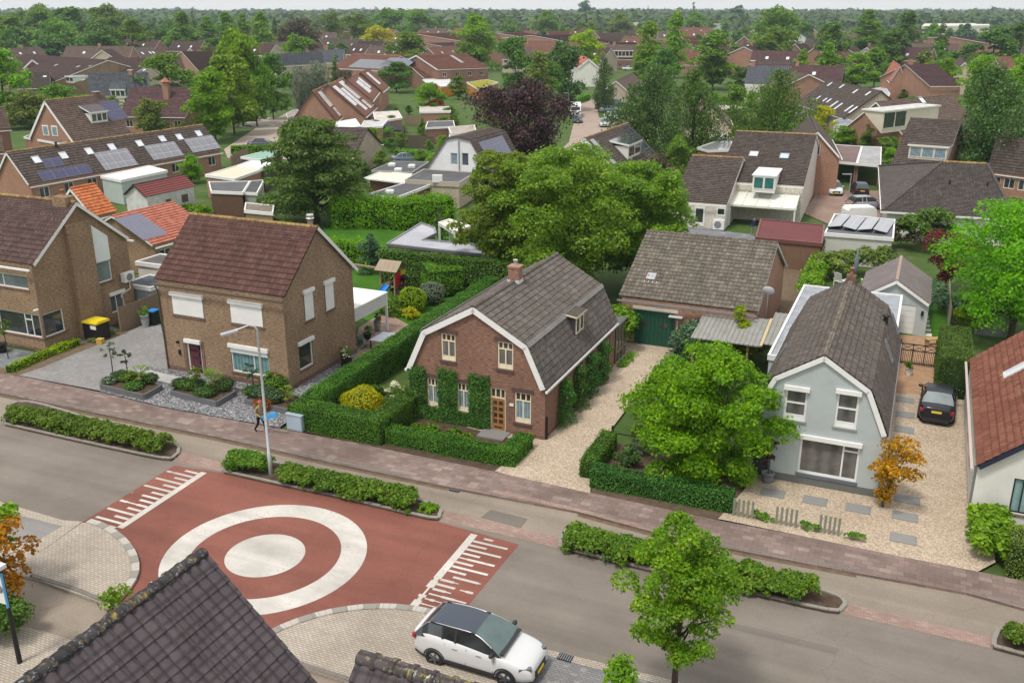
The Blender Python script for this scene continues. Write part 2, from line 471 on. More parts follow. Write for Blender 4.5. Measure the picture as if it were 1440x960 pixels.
# ---------------------------------------------------------------- houses
def clip_convex(poly, a, b, c):
    """keep the part of a 2D polygon with a*x+b*y<=c"""
    out = []
    for i in range(len(poly)):
        p, q = poly[i - 1], poly[i]
        dp, dq = a * p[0] + b * p[1] - c, a * q[0] + b * q[1] - c
        if dp <= 0: out.append(p) if (not out or out[-1] != p) else None
        if (dp < 0 < dq) or (dq < 0 < dp):
            k = dp / (dp - dq); out.append((p[0] + (q[0] - p[0]) * k, p[1] + (q[1] - p[1]) * k))
    return out
def wave_of(kind, ph):
    ph = ph % 1.0
    if kind == 'pan': return 0.016 * math.sin(2 * PI * ph) + 0.006 * math.sin(4 * PI * ph + .6)
    if kind == 'deep': return 0.06 * abs(math.sin(PI * ph)) ** .8 - .02
    if kind == 'roll': return 0.045 * max(0, math.sin(2 * PI * ph)) ** .7 if ph < .5 else 0.0
    if kind == 'none': return 0.0
    if kind == 'flat': return 0.012 if ph < .12 else 0.0
    return 0.0
def tile_sheet(mb, P0, ux, us, n, x0, x1, length, tw, th, kind='pan', spw=6, step=.035, m=0, xt0=None, xt1=None, jit=0.006, rnd=None):
    """courses of tiles: P0 = bottom-left corner, ux along the eave, us up the slope; the top edge may be narrower (hips)"""
    rnd = rnd or random.Random(3)
    nr = max(1, int(round(length / th))); th = length / nr
    xt0 = x0 if xt0 is None else xt0; xt1 = x1 if xt1 is None else xt1
    for r in range(nr):
        f0, f1 = r / nr, (r + 1) / nr
        a = x0 + (xt0 - x0) * (f0 + f1) / 2; b = x1 + (xt1 - x1) * (f0 + f1) / 2
        if b - a < .03: continue
        if kind == 'none': xs = [a, b]
        else:
            k0, k1 = math.ceil(a / tw * spw), math.floor(b / tw * spw)
            xs = [a] + [k * tw / spw for k in range(k0, k1 + 1)] + [b]
            xs = [x for i, x in enumerate(xs) if i == 0 or x - xs[i - 1] > 1e-4]
        dj = [0.0] * len(xs)
        if kind != 'none':
            cur = None
            for i, x in enumerate(xs):
                c = math.floor(x / tw)
                if c != cur: cur = c; j = rnd.uniform(-jit, jit)
                dj[i] = j
        if kind == 'none': step = .06
        h = [wave_of(kind, x / tw) + d for x, d in zip(xs, dj)]
        lo = [P0 + ux * x + us * (r * th - .02) + n * (hh + step) for x, hh in zip(xs, h)]
        hi = [P0 + ux * x + us * ((r + 1) * th) + n * hh * .9 for x, hh in zip(xs, h)]
        und = [P0 + ux * x + us * (r * th - .02) - n * .05 for x in xs]
        uvr = [[(x, r * th - .02 + .03) for x in xs], [(x, r * th + .02) for x in xs], [(x, (r + 1) * th - .02) for x in xs]]
        mb.grid([und, lo], m, False, uv=[uvr[0], uvr[1]])
        mb.grid([lo, hi], m, kind in ('pan', 'roll', 'deep'), uv=[uvr[1], uvr[2]])
def ridge_caps(mb, p, q, rad=.13, seg=.36, m=0, up=Vector((0, 0, 1)), collar=True, n=7, rnd=None):
    rnd = rnd or random.Random(5)
    p, q = Vector(p), Vector(q); L = (q - p).length; d = (q - p).normalized(); k = max(1, int(L / seg))
    a = d.cross(up).normalized(); b = a.cross(d).normalized()
    for i in range(k):
        s0, s1 = L * i / k, L * (i + 1) / k + .03
        j = rnd.uniform(-.008, .008)
        st = [(s0, rad * 1.0), (s1 - .12, rad * .98), (s1 - .115, rad * 1.16), (s1 - .04, rad * 1.16), (s1 - .035, rad * .98)] if collar else [(s0, rad), (s1, rad * 1.04)]
        rows = []
        for s, r in st:
            rows.append([p + d * s + a * (math.cos(PI * t / n) * r) + b * (math.sin(PI * t / n) * r * .8 + j) for t in range(-1, n + 2)])
        uv = [[(s, t * .05) for t in range(len(rows[0]))] for s, r in st]
        mb.grid(rows, m, True, uv=uv)
        mb.face(rows[0], None, m); mb.face(list(reversed(rows[-1])), None, m)
HOUSES = []
class House:
    def __init__(s, name, label, cat, O, ang, L, prof, wall, roof, group=None, eo=.35, vo=.25, kind='pan', tw=.27, th=.36, spw=4, ridge=None, ridge_r=.13, verge=WHITE, gutter=WHITE,
                 soffit=None, collar=True, plinth=None, vt=.2):
        s.root = empty(name, (O[0], O[1], O[2] if len(O) > 2 else 0), ang, label, cat, group)
        s.O = Vector((O[0], O[1], O[2] if len(O) > 2 else 0)); s.ang = ang; s.L = L; s.prof = prof; s.wallm = wall; s.roofm = roof
        s.eo, s.vo = eo, vo
        s.holes = {'y0': [], 'y1': [], 'x0': [], 'x1': []}
        s.k = dict(kind=kind, tw=tw, th=th, spw=spw)
        s.M = Matrix.Translation(s.O) @ Matrix.Rotation(ang, 4, 'Z'); s.Mi = s.M.inverted()
        HOUSES.append(s)
        s.ridgem = ridge or roof; s.ridge_r = ridge_r; s.verge = verge; s.gutter = gutter; s.soffit = soffit or verge or DARKP; s.collar = collar
        s.plinth = plinth; s.vt = vt
        s.rnd = random.Random(hash(label) % 1000 if False else len(label) * 7 + int(O[0] * 10))
    # --- frames
    def side(s, w):
        """frame of a wall: (origin, along, outward)"""
        y0, y1 = s.prof[0][0], s.prof[-1][0]
        return {'y0': (Vector((0, y0, 0)), Vector((1, 0, 0)), Vector((0, -1, 0))), 'y1': (Vector((0, y1, 0)), Vector((1, 0, 0)), Vector((0, 1, 0))),
                'x0': (Vector((0, 0, 0)), Vector((0, 1, 0)), Vector((-1, 0, 0))), 'x1': (Vector((s.L, 0, 0)), Vector((0, 1, 0)), Vector((1, 0, 0)))}[w]
    def lray(s, x, y):
        o = s.Mi @ Vector((0, 0, CAMH)); d = s.Mi.to_3x3() @ ray(x, y); return o, d
    def hit(s, x, y, p, n):
        o, d = s.lray(x, y); t = (p - o).dot(n) / d.dot(n); return o + d * t
    def on_wall(s, w, x, y):
        o, a, n = s.side(w); h = s.hit(x, y, o, n); return ((h - o).dot(a), h.z)
    def rect(s, w, tl, br):
        a, b = s.on_wall(w, *tl), s.on_wall(w, *br)
        return (min(a[0], b[0]), max(a[0], b[0]), min(a[1], b[1]), max(a[1], b[1]))
    def wm(s, w, sc_, z, out):
        o, a, n = s.side(w); return o + a * sc_ + Vector((0, 0, z)) + n * out
    def frame(s, w, sc_, z, out=0):
        """4x4: x along the wall, y inwards, z up, at a point of a wall"""
        o, a, n = s.side(w); p = s.wm(w, sc_, z, out)
        M = Matrix(((a.x, -n.x, 0, p.x), (a.y, -n.y, 0, p.y), (0, 0, 1, p.z), (0, 0, 0, 1)))
        return M
    def seg(s, i):
        a, b = s.prof[i], s.prof[i + 1]
        flip = a[1] > b[1]
        lo, hi = (b, a) if flip else (a, b)
        e = Vector((0, hi[0] - lo[0], hi[1] - lo[1])); ln = e.length; e.normalize()
        n = Vector((0, -e.z, e.y));
        if n.z < 0: n = -n
        return Vector((0, lo[0], lo[1])), e, n, ln
    # --- openings
    def win(s, w, r, mull=(), trans=(), fr=WHITE, fw=.07, pane=None, depth=.1, sill=None, box=None, boxh=.22, shutter=None, lintel=None, name='window', low=None, hole=True, lay=None, sillh=.08):
        """window in wall w; r = (s0, s1, z0, z1). mull / trans: fractions; box: roller shutter case; shutter: closed share 0..1"""
        s0, s1, z0, z1 = r
        if hole: s.holes[w].append((s0, s1, z0, z1))
        out = -depth if hole else .0
        F = s.frame(w, s0, z0, out + (.02 if not hole else .03))
        W_, H_ = s1 - s0, z1 - z0
        mb = MB(); t = .07
        mb.box((fw / 2, t / 2, H_ / 2), (fw, t, H_), F); mb.box((W_ - fw / 2, t / 2, H_ / 2), (fw, t, H_), F)
        mb.box((W_ / 2, t / 2, fw / 2), (W_ - 2 * fw - .004, t - .004, fw), F); mb.box((W_ / 2, t / 2, H_ - fw / 2), (W_ - 2 * fw - .004, t - .004, fw), F)
        for f in mull:
            if isinstance(f, tuple): f, a, b = f
            else: a, b = 0, 1
            z_a = max(fw, H_ * a); z_b = min(H_ - fw, H_ * b)
            mb.box((W_ * f, t / 2, (z_a + z_b) / 2), (fw * .8, t - .008, z_b - z_a), F)
        for f in trans:
            if isinstance(f, tuple): f, a, b = f
            else: a, b = 0, 1
            xa = max(fw, W_ * a); xb = min(W_ - fw, W_ * b)
            mb.box(((xa + xb) / 2, t / 2, H_ * f), (xb - xa, t - .012, fw * .8), F)
        if low: mb.box((W_ / 2, t / 2 + .005, low / 2 + fw), (W_ - 2 * fw, t - .02, low), F)
        o = mb.build(name, [fr], s.root)
        mb = MB(); d = .045
        pts = [F @ Vector(p) for p in ((fw * .6, d, fw * .6), (W_ - fw * .6, d, fw * .6), (W_ - fw * .6, d, H_ - fw * .6), (fw * .6, d, H_ - fw * .6))]
        mb.face(pts, [(0, 0), (W_, 0), (W_, H_), (0, H_)])
        mb.build('pane', [pane or glass()], o)
        if sill:
            F2 = s.frame(w, s0, z0, 0); mb = MB(); mb.box((W_ / 2, .0, -sillh / 2 - .003), (W_ + .12, .13 + (2 * depth if 0 else 0), sillh), F2); mb.build('sill', [sill], o)
        if lintel:
            F2 = s.frame(w, s0, z1, 0); mb = MB(); mb.box((W_ / 2, .02, .1 + .003), (W_ + .3, .1, .22), F2); mb.build('lintel', [lintel], o)
        if box:
            F2 = s.frame(w, s0, z1, 0); mb = MB(); mb.box((W_ / 2, -.06, -boxh / 2 + .02), (W_ + .14, .17, boxh), F2); mb.build('shutter_box', [box], o)
        if shutter:
            F2 = s.frame(w, s0, z1, 0); h = H_ * shutter; mb = MB()
            k = max(2, int(h / .055))
            rows = []; 
            for i in range(k + 1):
                z = -h * i / k
                rows.append([F2 @ Vector((.02, -.02, z)), F2 @ Vector((W_ - .02, -.02, z))])
                if i < k: 
                    zz = -h * (i + .5) / k
                    rows.append([F2 @ Vector((.02, -.032, zz)), F2 @ Vector((W_ - .02, -.032, zz))])
            mb.grid(rows, 0, True); mb.build('roller_shutter', [box or WHITE], o)
        return o
    def wpx(s, w, tl, br, **k): return s.win(w, s.rect(w, tl, br), **k)
    # --- roof items placed by their middle
    def slope_xy(s, i, x, y, off=.06):
        p, e, n, ln = s.seg(i); h = s.hit(x, y, p + n * off, n); return h.x, (h - p).dot(e)
    def slope_frame(s, i, x, d, off=.05):
        p, e, n, ln = s.seg(i); q = p + Vector((x, 0, 0)) + e * d + n * off
        return Matrix(((1, e.x, n.x, q.x), (0, e.y, n.y, q.y), (0, e.z, n.z, q.z), (0, 0, 0, 1)))
    def skylight(s, i, px=None, w=.78, h=1.1, fr=GREYP, pane=None, xy=None, flash=None):
        x, d = xy if xy else s.slope_xy(i, *px)
        F = s.slope_frame(i, x, d); mb = MB(); b = .07
        mb.box((-w / 2 + b / 2, 0, .05), (b, h, .14), F); mb.box((w / 2 - b / 2, 0, .05), (b, h, .14), F)
        mb.box((0, -h / 2 + b / 2, .048), (w - 2 * b, b, .13), F); mb.box((0, h / 2 - b / 2, .048), (w - 2 * b, b, .13), F)
        if flash: mb.box((0, -h / 2 - .12, .01), (w + .25, .22, .05), F, 1)
        o = mb.build('roof_window', [fr, flash or fr], s.root)
        mb = MB(); mb.face([F @ Vector(p) for p in ((-w / 2 + b * .8, -h / 2 + b * .8, .08), (w / 2 - b * .8, -h / 2 + b * .8, .08), (w / 2 - b * .8, h / 2 - b * .8, .08), (-w / 2 + b * .8, h / 2 - b * .8, .08))], [(0, 0), (w, 0), (w, h), (0, h)])
        mb.build('pane', [pane or glass((.5, .56, .6), .05)], o)
        return o
    def panels(s, i, tl, br, nx, ny, mat, framem=None, px=True, gap=.02, h=.12):
        """nx by ny solar panels filling a rectangle of the slope given by two photo corners (or (x,d) pairs)"""
        a, b = (s.slope_xy(i, *tl, off=.15), s.slope_xy(i, *br, off=.15)) if px else (tl, br)
        x0, x1, d0, d1 = min(a[0], b[0]), max(a[0], b[0]), min(a[1], b[1]), max(a[1], b[1])
        w, l = (x1 - x0) / nx, (d1 - d0) / ny
        first = None
        for ix in range(nx):
            for iy in range(ny):
                F = s.slope_frame(i, x0 + w * (ix + .5), d0 + l * (iy + .5), h)
                if first is None:
                    mb = MB(); W_, L_ = w - gap, l - gap
                    mb.box((0, 0, 0), (W_, L_, .04), None, 1)
                    mb.face([(-W_ / 2 + .02, -L_ / 2 + .02, .023), (W_ / 2 - .02, -L_ / 2 + .02, .023), (W_ / 2 - .02, L_ / 2 - .02, .023), (-W_ / 2 + .02, L_ / 2 - .02, .023)], [(0, 0), (W_, 0), (W_, L_), (0, L_)], 0)
                    first = o = mb.build('solar_panel', [mat, framem or metal((.35, .36, .38))], s.root)
                else:
                    o = first.copy(); COL.objects.link(o); o.parent = s.root
                o.matrix_local = F
    def chimney(s, x, y, w, d, z0, z1, mat, cap=None, pots=1, potm=None, flash=None, capo=.08):
        mb = MB(); mb.box((x, y, (z0 + z1) / 2), (w, d, z1 - z0), None, 0)
        if cap: mb.box((x, y, z1 + .05), (w + 2 * capo, d + 2 * capo, .1), None, 1)
        if flash: mb.box((x, y, z0 + (z1 - z0) * .30), (w + .05, d + .05, .25), None, 2)
        o = mb.build('chimney', [mat, cap or mat, flash or mat], s.root)
        if pots:
            mb = MB()
            for k in range(pots):
                xx = x + (k - (pots - 1) / 2) * w / max(pots, 1)
                mb.lathe([(.11, z1 + .08), (.1, z1 + .35), (.13, z1 + .36), (.13, z1 + .42)], (xx, y, 0), 10)
            mb.build('chimney_pot', [potm or paint((.35, .16, .09))], o)
        return o
    def vent(s, i, px=None, xy=None, h=.45, r=.07, m=None):
        x, d = xy if xy else s.slope_xy(i, *px); p, e, n, ln = s.seg(i); q = p + Vector((x, 0, 0)) + e * d
        mb = MB(); mb.tube([q, q + Vector((0, 0, h))], r, 8); mb.lathe([(r * 1.7, h), (r * 1.8, h + .05), (r * .4, h + .13)], q, 8); mb.build('roof_vent', [m or BLACK], s.root)
    def dormer(s, i, tl, br, roofm, wallm, winm=WHITE, nwin=2, out=None, flat=True, pane=None, rh=.22, mull=(), slopeup=0.0, eo=.18, px=True, only=99):
        """dormer whose vertical front stands over slope i; tl, br = front face corners in the photo, taken on the plane through the lower edge"""
        p, e, n, ln = s.seg(i)
        if px:
            xl, dl = s.slope_xy(i, br[0], br[1], .05)           # lower edge on the slope
            q = p + e * dl; sgn = -1 if e.y > 0 else 1            # outward horizontal direction
            nn = Vector((0, sgn, 0)); a = s.hit(tl[0], tl[1], q, nn); b = s.hit(br[0], br[1], q, nn)
            x0, x1, z0, z1 = min(a.x, b.x), max(a.x, b.x), min(a.z, b.z), max(a.z, b.z)
        else:
            (x0, z0), (x1, z1) = tl, br; sgn = -1 if e.y > 0 else 1
            q = p + e * ((z0 - p.z) / e.z)
        yb = q.y - sgn * ((z1 - z0) / e.z * abs(e.y)) ; yf = q.y
        yb2 = yb - sgn * .05
        mb = MB()
        mb.face([(x0, yf, z0), (x1, yf, z0), (x1, yf, z1), (x0, yf, z1)] if sgn < 0 else [(x1, yf, z0), (x0, yf, z0), (x0, yf, z1), (x1, yf, z1)], [(x0, z0), (x1, z0), (x1, z1), (x0, z1)])
        for x in (x0, x1): mb.face([(x, yf, z0), (x, yf, z1), (x, yb2, z1)], [(yf, z0), (yf, z1), (yb2, z1)])
        o = mb.build('dormer', [wallm], s.root)
        zr = z1 + slopeup; yr = yb2
        if slopeup: yr = yb - sgn * (slopeup / e.z * abs(e.y))
        mb = MB()
        A = [(x0 - eo, yf + sgn * eo, z1), (x1 + eo, yf + sgn * eo, z1), (x1 + eo, yr, zr), (x0 - eo, yr, zr)]
        top = [(a[0], a[1], a[2] + rh) for a in A]
        uv = [(a[0], abs(a[1] - A[0][1])) for a in A]
        mb.face(top, uv, 0); mb.face(list(reversed(A)), uv, 1)
        for k in range(4): mb.face([A[k], A[(k + 1) % 4], top[(k + 1) % 4], top[k]], None, 1)
        mb.build('dormer_roof', [roofm, winm], o)
        if nwin:
            W_ = x1 - x0; w = (W_ - .16) / nwin
            for k in range(min(nwin, only)):
                fx0 = x0 + .08 + w * k + .03; fx1 = x0 + .08 + w * (k + 1) - .03
                fz0, fz1 = z0 + (z1 - z0) * .22, z1 - .08
                mb = MB(); f = .06; yy = yf + sgn * .03
                for (cx, cz, dx, dz) in ((fx0 + f / 2, (fz0 + fz1) / 2, f, fz1 - fz0), (fx1 - f / 2, (fz0 + fz1) / 2, f, fz1 - fz0), ((fx0 + fx1) / 2, fz0 + f / 2, fx1 - fx0 - 2 * f, f), ((fx0 + fx1) / 2, fz1 - f / 2, fx1 - fx0 - 2 * f, f)):
                    mb.box((cx, yy, cz), (dx, .07, dz))
                wo = mb.build('dormer_window', [winm], o)
                mb = MB(); y2 = yf + sgn * .025
                P = [(fx0 + f, y2, fz0 + f), (fx1 - f, y2, fz0 + f), (fx1 - f, y2, fz1 - f), (fx0 + f, y2, fz1 - f)]
                mb.face(P if sgn < 0 else list(reversed(P)), [(0, 0), (1, 0), (1, 1), (0, 1)]); mb.build('pane', [pane or glass()], wo)
        return o
    # --- shell
    def build(s, walls=('y0', 'y1', 'x0', 'x1'), roof=True, ridge=True, gutter=True, verge=True, ends=(True, True), pipes=True, verge_ends=(0, 1)):
        y0, y1 = s.prof[0][0], s.prof[-1][0]
        mb = MB()
        for w in walls:
            if w in ('y0', 'y1'):
                zt = s.prof[0][1] if w == 'y0' else s.prof[-1][1]; poly = [(0, 0), (s.L, 0), (s.L, zt), (0, zt)]
            else: poly = [(y0, 0)] + ([(y1, 0)]) + [(y, z) for y, z in reversed(s.prof)]
            H = s.holes[w]
            xs = sorted({p[0] for p in poly} | {v for h in H for v in h[:2]}); zs = sorted({p[1] for p in poly} | {v for h in H for v in h[2:]})
            A = sum(poly[i - 1][0] * poly[i][1] - poly[i][0] * poly[i - 1][1] for i in range(len(poly)))
            flip = w in ('y1', 'x0')
            for i in range(len(xs) - 1):
                for j in range(len(zs) - 1):
                    cx, cz = (xs[i] + xs[i + 1]) / 2, (zs[j] + zs[j + 1]) / 2
                    if any(h[0] < cx < h[1] and h[2] < cz < h[3] for h in H): continue
                    c = [(xs[i], zs[j]), (xs[i + 1], zs[j]), (xs[i + 1], zs[j + 1]), (xs[i], zs[j + 1])]
                    for k in range(len(poly)):
                        p, q = poly[k - 1], poly[k]
                        a, b = q[1] - p[1], -(q[0] - p[0])
                        c = clip_convex(c, a, b, a * p[0] + b * p[1] + 1e-9)
                        if len(c) < 3: break
                    if len(c) < 3: continue
                    pts = [s.wm(w, u, v, 0) for u, v in c]
                    uv = [(u + .37 * (w[0] == 'x'), v) for u, v in c]
                    if flip: pts.reverse(); uv.reverse()
                    mb.face(pts, uv, 0)
            for h in H:                                   # reveals
                c = [(h[0], h[2]), (h[1], h[2]), (h[1], h[3]), (h[0], h[3])]
                for k in range(4):
                    p, q = c[k], c[(k + 1) % 4]; l = abs(p[0] - q[0]) + abs(p[1] - q[1])
                    mb.face([s.wm(w, *p, 0), s.wm(w, *p, -.2), s.wm(w, *q, -.2), s.wm(w, *q, 0)], [(0, 0), (.2, 0), (.2, l), (0, l)], 0)
        if s.plinth:
            pm, ph = s.plinth
            for w in walls:
                L_ = s.L if w[0] == 'y' else abs(y1 - y0)
                F = s.frame(w, 0 if w[0] == 'y' else min(y0, y1), 0, .0)
                segs = [(0, L_)]
                for h in s.holes[w]:
                    if h[2] < ph:
                        hb = (h[0] - (0 if w[0] == 'y' else min(y0, y1)), h[1] - (0 if w[0] == 'y' else min(y0, y1)))
                        segs = [q for a, b in segs for q in ((a, min(b, hb[0])), (max(a, hb[1]), b)) if q[1] - q[0] > .02]
                for a, b in segs: mb.box(((a + b) / 2, 0, ph / 2), (b - a, .03, ph), F, 1)
        s.wallo = mb.build('wall', [s.wallm, s.plinth[0] if s.plinth else s.wallm], s.root)
        if not roof: return s
        mb = MB(); X0, X1 = -s.vo, s.L + s.vo
        np_ = len(s.prof); zmax = max(z for y, z in s.prof)
        for i in range(np_ - 1):
            p, e, n, ln = s.seg(i)
            lo_is_eave = (p.y == s.prof[0][0] and p.z == s.prof[0][1]) or (p.y == s.prof[-1][0] and p.z == s.prof[-1][1])
            ext = s.eo if lo_is_eave else 0
            if abs(e.y) < 1e-6 and False: continue
            P0 = p - e * ext + n * .07
            tile_sheet(mb, P0, Vector((1, 0, 0)), e, n, X0, X1, ln + ext, m=0, rnd=s.rnd, **{k: v for k, v in s.k.items()})
            # board under the tiles
            a, b = p - e * ext, p + e * ln
            A = [a + Vector((X0 + .02, 0, 0)), a + Vector((X1 - .02, 0, 0)), b + Vector((X1 - .02, 0, 0)), b + Vector((X0 + .02, 0, 0))]
            T = [q + n * .055 for q in A]; Bq = [q - n * .03 for q in A]
            mb.face(T, None, 1); mb.face(list(reversed(Bq)), None, 1)
            for k in range(4): mb.face([Bq[k], Bq[(k + 1) % 4], T[(k + 1) % 4], T[k]], None, 1)
        ro = mb.build('roof', [s.roofm, s.soffit], s.root); s.roofo = ro
        if ridge:
            mb = MB()
            for i, (y, z) in enumerate(s.prof):
                if 0 < i < np_ - 1 and (z == zmax):
                    ridge_caps(mb, (X0, y, z + .06), (X1, y, z + .06), s.ridge_r, collar=s.collar, rnd=s.rnd)
            if mb.f: mb.build('ridge_tiles', [s.ridgem], ro)
        if verge and s.verge:
            for k in verge_ends:
                x = -s.vo - .005 if k == 0 else s.L + s.vo + .005
                mb = MB()
                for i in range(np_ - 1):
                    p, e, n, ln = s.seg(i)
                    ext = s.eo if ((p.y, p.z) in (s.prof[0], s.prof[-1])) else 0
                    a, b = p - e * ext, p + e * ln
                    lo, hi = .06, s.vt - .06
                    q = [Vector((x, v.y, v.z)) for v in (a - n * hi, b - n * hi, b + n * lo, a + n * lo)]
                    for f in q: pass
                    q2 = [v + Vector((.035 if k == 0 else -.035, 0, 0)) for v in q]
                    mb.face(q, None); mb.face(list(reversed(q2)), None)
                    for j in range(4): mb.face([q[j], q2[j], q2[(j + 1) % 4], q[(j + 1) % 4]], None)
                mb.build('bargeboard', [s.verge], ro)
        if gutter and s.gutter:
            for w in ('y0', 'y1'):
                i = 0 if w == 'y0' else np_ - 2
                p, e, n, ln = s.seg(i); q = p - e * (s.eo + .02)
                yy = q.y + (-.05 if w == 'y0' else .05)
                mb = MB(); mb.box((s.L / 2, yy, q.z - .01), (s.L + 2 * s.vo, .12, .11))
                mb.build('gutter', [s.gutter], ro)
        return s
def frame_px(fl, fr):
    """origin and angle of a wall foot given by two ground points of the photograph"""
    a, b = G(*fl), G(*fr); d = b - a; return a, math.atan2(d.y, d.x), d.length
def house_by_ridge(name, label, cat, rl, rr, ev, zr, ze, roof, wall, group=None, back=1.0, **k):
    """gable house from its ridge ends in the photograph (height zr) and one point of the camera-facing eave (height ze)"""
    a, b = G(*rl, zr), G(*rr, zr); E = G(*ev, ze)
    d = (b - a); d.z = 0; L = d.length; d.normalize(); nrm = Vector((-d.y, d.x, 0))
    w = (E - a).dot(nrm)
    if w > 0:
        a, b = b, a; d = -d; nrm = -nrm; w = -w
    w = -w; eo = k.get('eo', .35); vo = k.get('vo', .25)
    k.setdefault('kind', 'none'); k.setdefault('collar', False); k.setdefault('th', .34)
    w = max(1.0, w)
    sl = (zr - ze) / w
    O = a - nrm * w + d * vo
    prof = [(0, ze), (w, zr), (w + w * back, zr - (zr - ze) * back)]
    h = House(name, label, cat, (O.x, O.y), math.atan2(d.y, d.x), max(1, L - 2 * vo), prof, wall, roof, group, **k)
    h.w = w
    return h
def auto_windows(h, w, n, z0=1.0, z1=2.2, ww=1.3, z2=None, **k):
    L = h.L if w[0] == 'y' else h.prof[-1][0] - h.prof[0][0]
    for i in range(n):
        c = (h.prof[0][0] if w[0] == 'x' else 0) + L * (i + .5) / n
        if c - ww / 2 < .1 or c + ww / 2 > L + h.prof[0][0] * 0 - .1: continue
        h.win(w, (c - ww / 2, c + ww / 2, z0, z1), mull=(.5,), **k)
        if z2: h.win(w, (c - ww / 2, c + ww / 2, z2, z2 + 1.1), mull=(.5,), **k)
def flatbox(name, label, cat, px, z, wall, roof, rim=WHITE, rimh=.25, over=.12, group=None, pts=None, z0=0.0, walls=True, rimt=None, zs=None):
    """flat-roofed building from its roof corners in the photograph at height z"""
    P = [tuple(G(x, y, z)[:2]) for x, y in px] if pts is None else pts
    c = (sum(p[0] for p in P) / len(P), sum(p[1] for p in P) / len(P))
    root = empty(name, (c[0], c[1], z0), 0, label, cat, group)
    Q = [(p[0] - c[0], p[1] - c[1]) for p in P]
    def inset(Q, d):
        out = []; n = len(Q)
        A = sum(Q[i - 1][0] * Q[i][1] - Q[i][0] * Q[i - 1][1] for i in range(n)); sg = 1 if A > 0 else -1
        for i in range(n):
            a, b, e = Vector(Q[i - 1]), Vector(Q[i]), Vector(Q[(i + 1) % n])
            u, v = (b - a).normalized(), (e - b).normalized()
            n1, n2 = Vector((-u.y, u.x)) * sg, Vector((-v.y, v.x)) * sg
            bis = (n1 + n2); bis.normalize(); out.append(tuple(b + bis * (d / max(.3, bis.dot(n1)))))
        return out
    if walls:
        mb = MB(); mb.prism(inset(Q, over), 0, z - rimh - z0, bottom=False); mb.build('wall', [wall], root)
    mb = MB(); mb.prism(Q, z - rimh - z0, z - z0 - .03, 1, top=0); ro = mb.build('roof', [roof, rim], root)
    I = inset(Q, .14); mb = MB()
    for i in range(len(Q)):
        a, b = Q[i], Q[(i + 1) % len(Q)]; e, f = I[i], I[(i + 1) % len(Q)]; zt = z - z0 + .06; zb = z - z0 - .027
        mb.face([(*a, zt), (*b, zt), (*f, zt), (*e, zt)]); mb.face([(*a, zb), (*b, zb), (*b, zt), (*a, zt)]); mb.face([(*f, zb), (*e, zb), (*e, zt), (*f, zt)])
    mb.build('roof_edge', [rimt or rim], ro)
    root['_c'] = 0
    return root, ro, c
def rooflight(root, c, p, z, w=.9, l=.9, m=None, rz=0):
    mb = MB(); q = (p[0] - c[0], p[1] - c[1]); M = Matrix.Translation((q[0], q[1], z)) @ Matrix.Rotation(rz, 4, 'Z')
    mb.box((0, 0, .08), (w, l, .22), M)
    rows = []
    for k, (sx, zz) in enumerate(((1, .19), (.93, .26), (.7, .33), (.02, .36))):
        rows.append([M @ Vector((a * w / 2 * sx, b * l / 2 * sx, zz)) for a, b in ((-1, -1), (1, -1), (1, 1), (-1, 1))])
    mb.grid(rows, 0, False, closed=True)
    mb.build('skylight_dome', [m or paint((.62, .63, .62), .3)], root)
# ---------------------------------------------------------------- vegetation
def leaf_mesh(name, C, N, size, rng, mats, core=None, aspect=.62, drop=None):
    """C: leaf centres (n,3); N: normals (n,3); size (n,) half lengths. core: optional (verts, faces)"""
    n = len(C)
    N = N / np.maximum(np.linalg.norm(N, axis=1, keepdims=True), 1e-6)
    r = rng.normal(size=(n, 3)); 
    if drop is not None: r = r * .35 + np.array([0, 0, -1.0]) * drop
    A = r - N * np.sum(r * N, axis=1, keepdims=True); A /= np.maximum(np.linalg.norm(A, axis=1, keepdims=True), 1e-6)
    B = np.cross(N, A); s = size[:, None]
    bend = N * (s * rng.uniform(-.25, .1, (n, 1)))
    V = np.empty((n, 4, 3)); V[:, 0] = C - A * s + bend; V[:, 1] = C + B * s * aspect - A * s * .1; V[:, 2] = C + A * s + bend; V[:, 3] = C - B * s * aspect - A * s * .1
    V = V.reshape(-1, 3); F = np.arange(n * 4, dtype=np.int32)
    nv = n * 4; cv = np.zeros((0, 3)); cf = []
    if core: cv = np.array(core[0]); cf = core[1]
    me = bpy.data.meshes.new(name)
    me.vertices.add(nv + len(cv)); me.vertices.foreach_set('co', np.concatenate([V, cv]).ravel())
    loops = np.concatenate([F] + [np.array(f, dtype=np.int32) + nv for f in cf]) if cf else F
    me.loops.add(len(loops)); me.loops.foreach_set('vertex_index', loops.astype(np.int32))
    starts = list(range(0, nv, 4)); tot = nv
    for f in cf: starts.append(tot); tot += len(f)
    me.polygons.add(len(starts)); me.polygons.foreach_set('loop_start', np.array(starts, dtype=np.int32))
    mi = np.zeros(len(starts), dtype=np.int32)
    if cf and len(mats) > 1: mi[n:] = 1
    for m in mats: me.materials.append(m)
    me.polygons.foreach_set('material_index', mi)
    me.update(calc_edges=True)
    return me
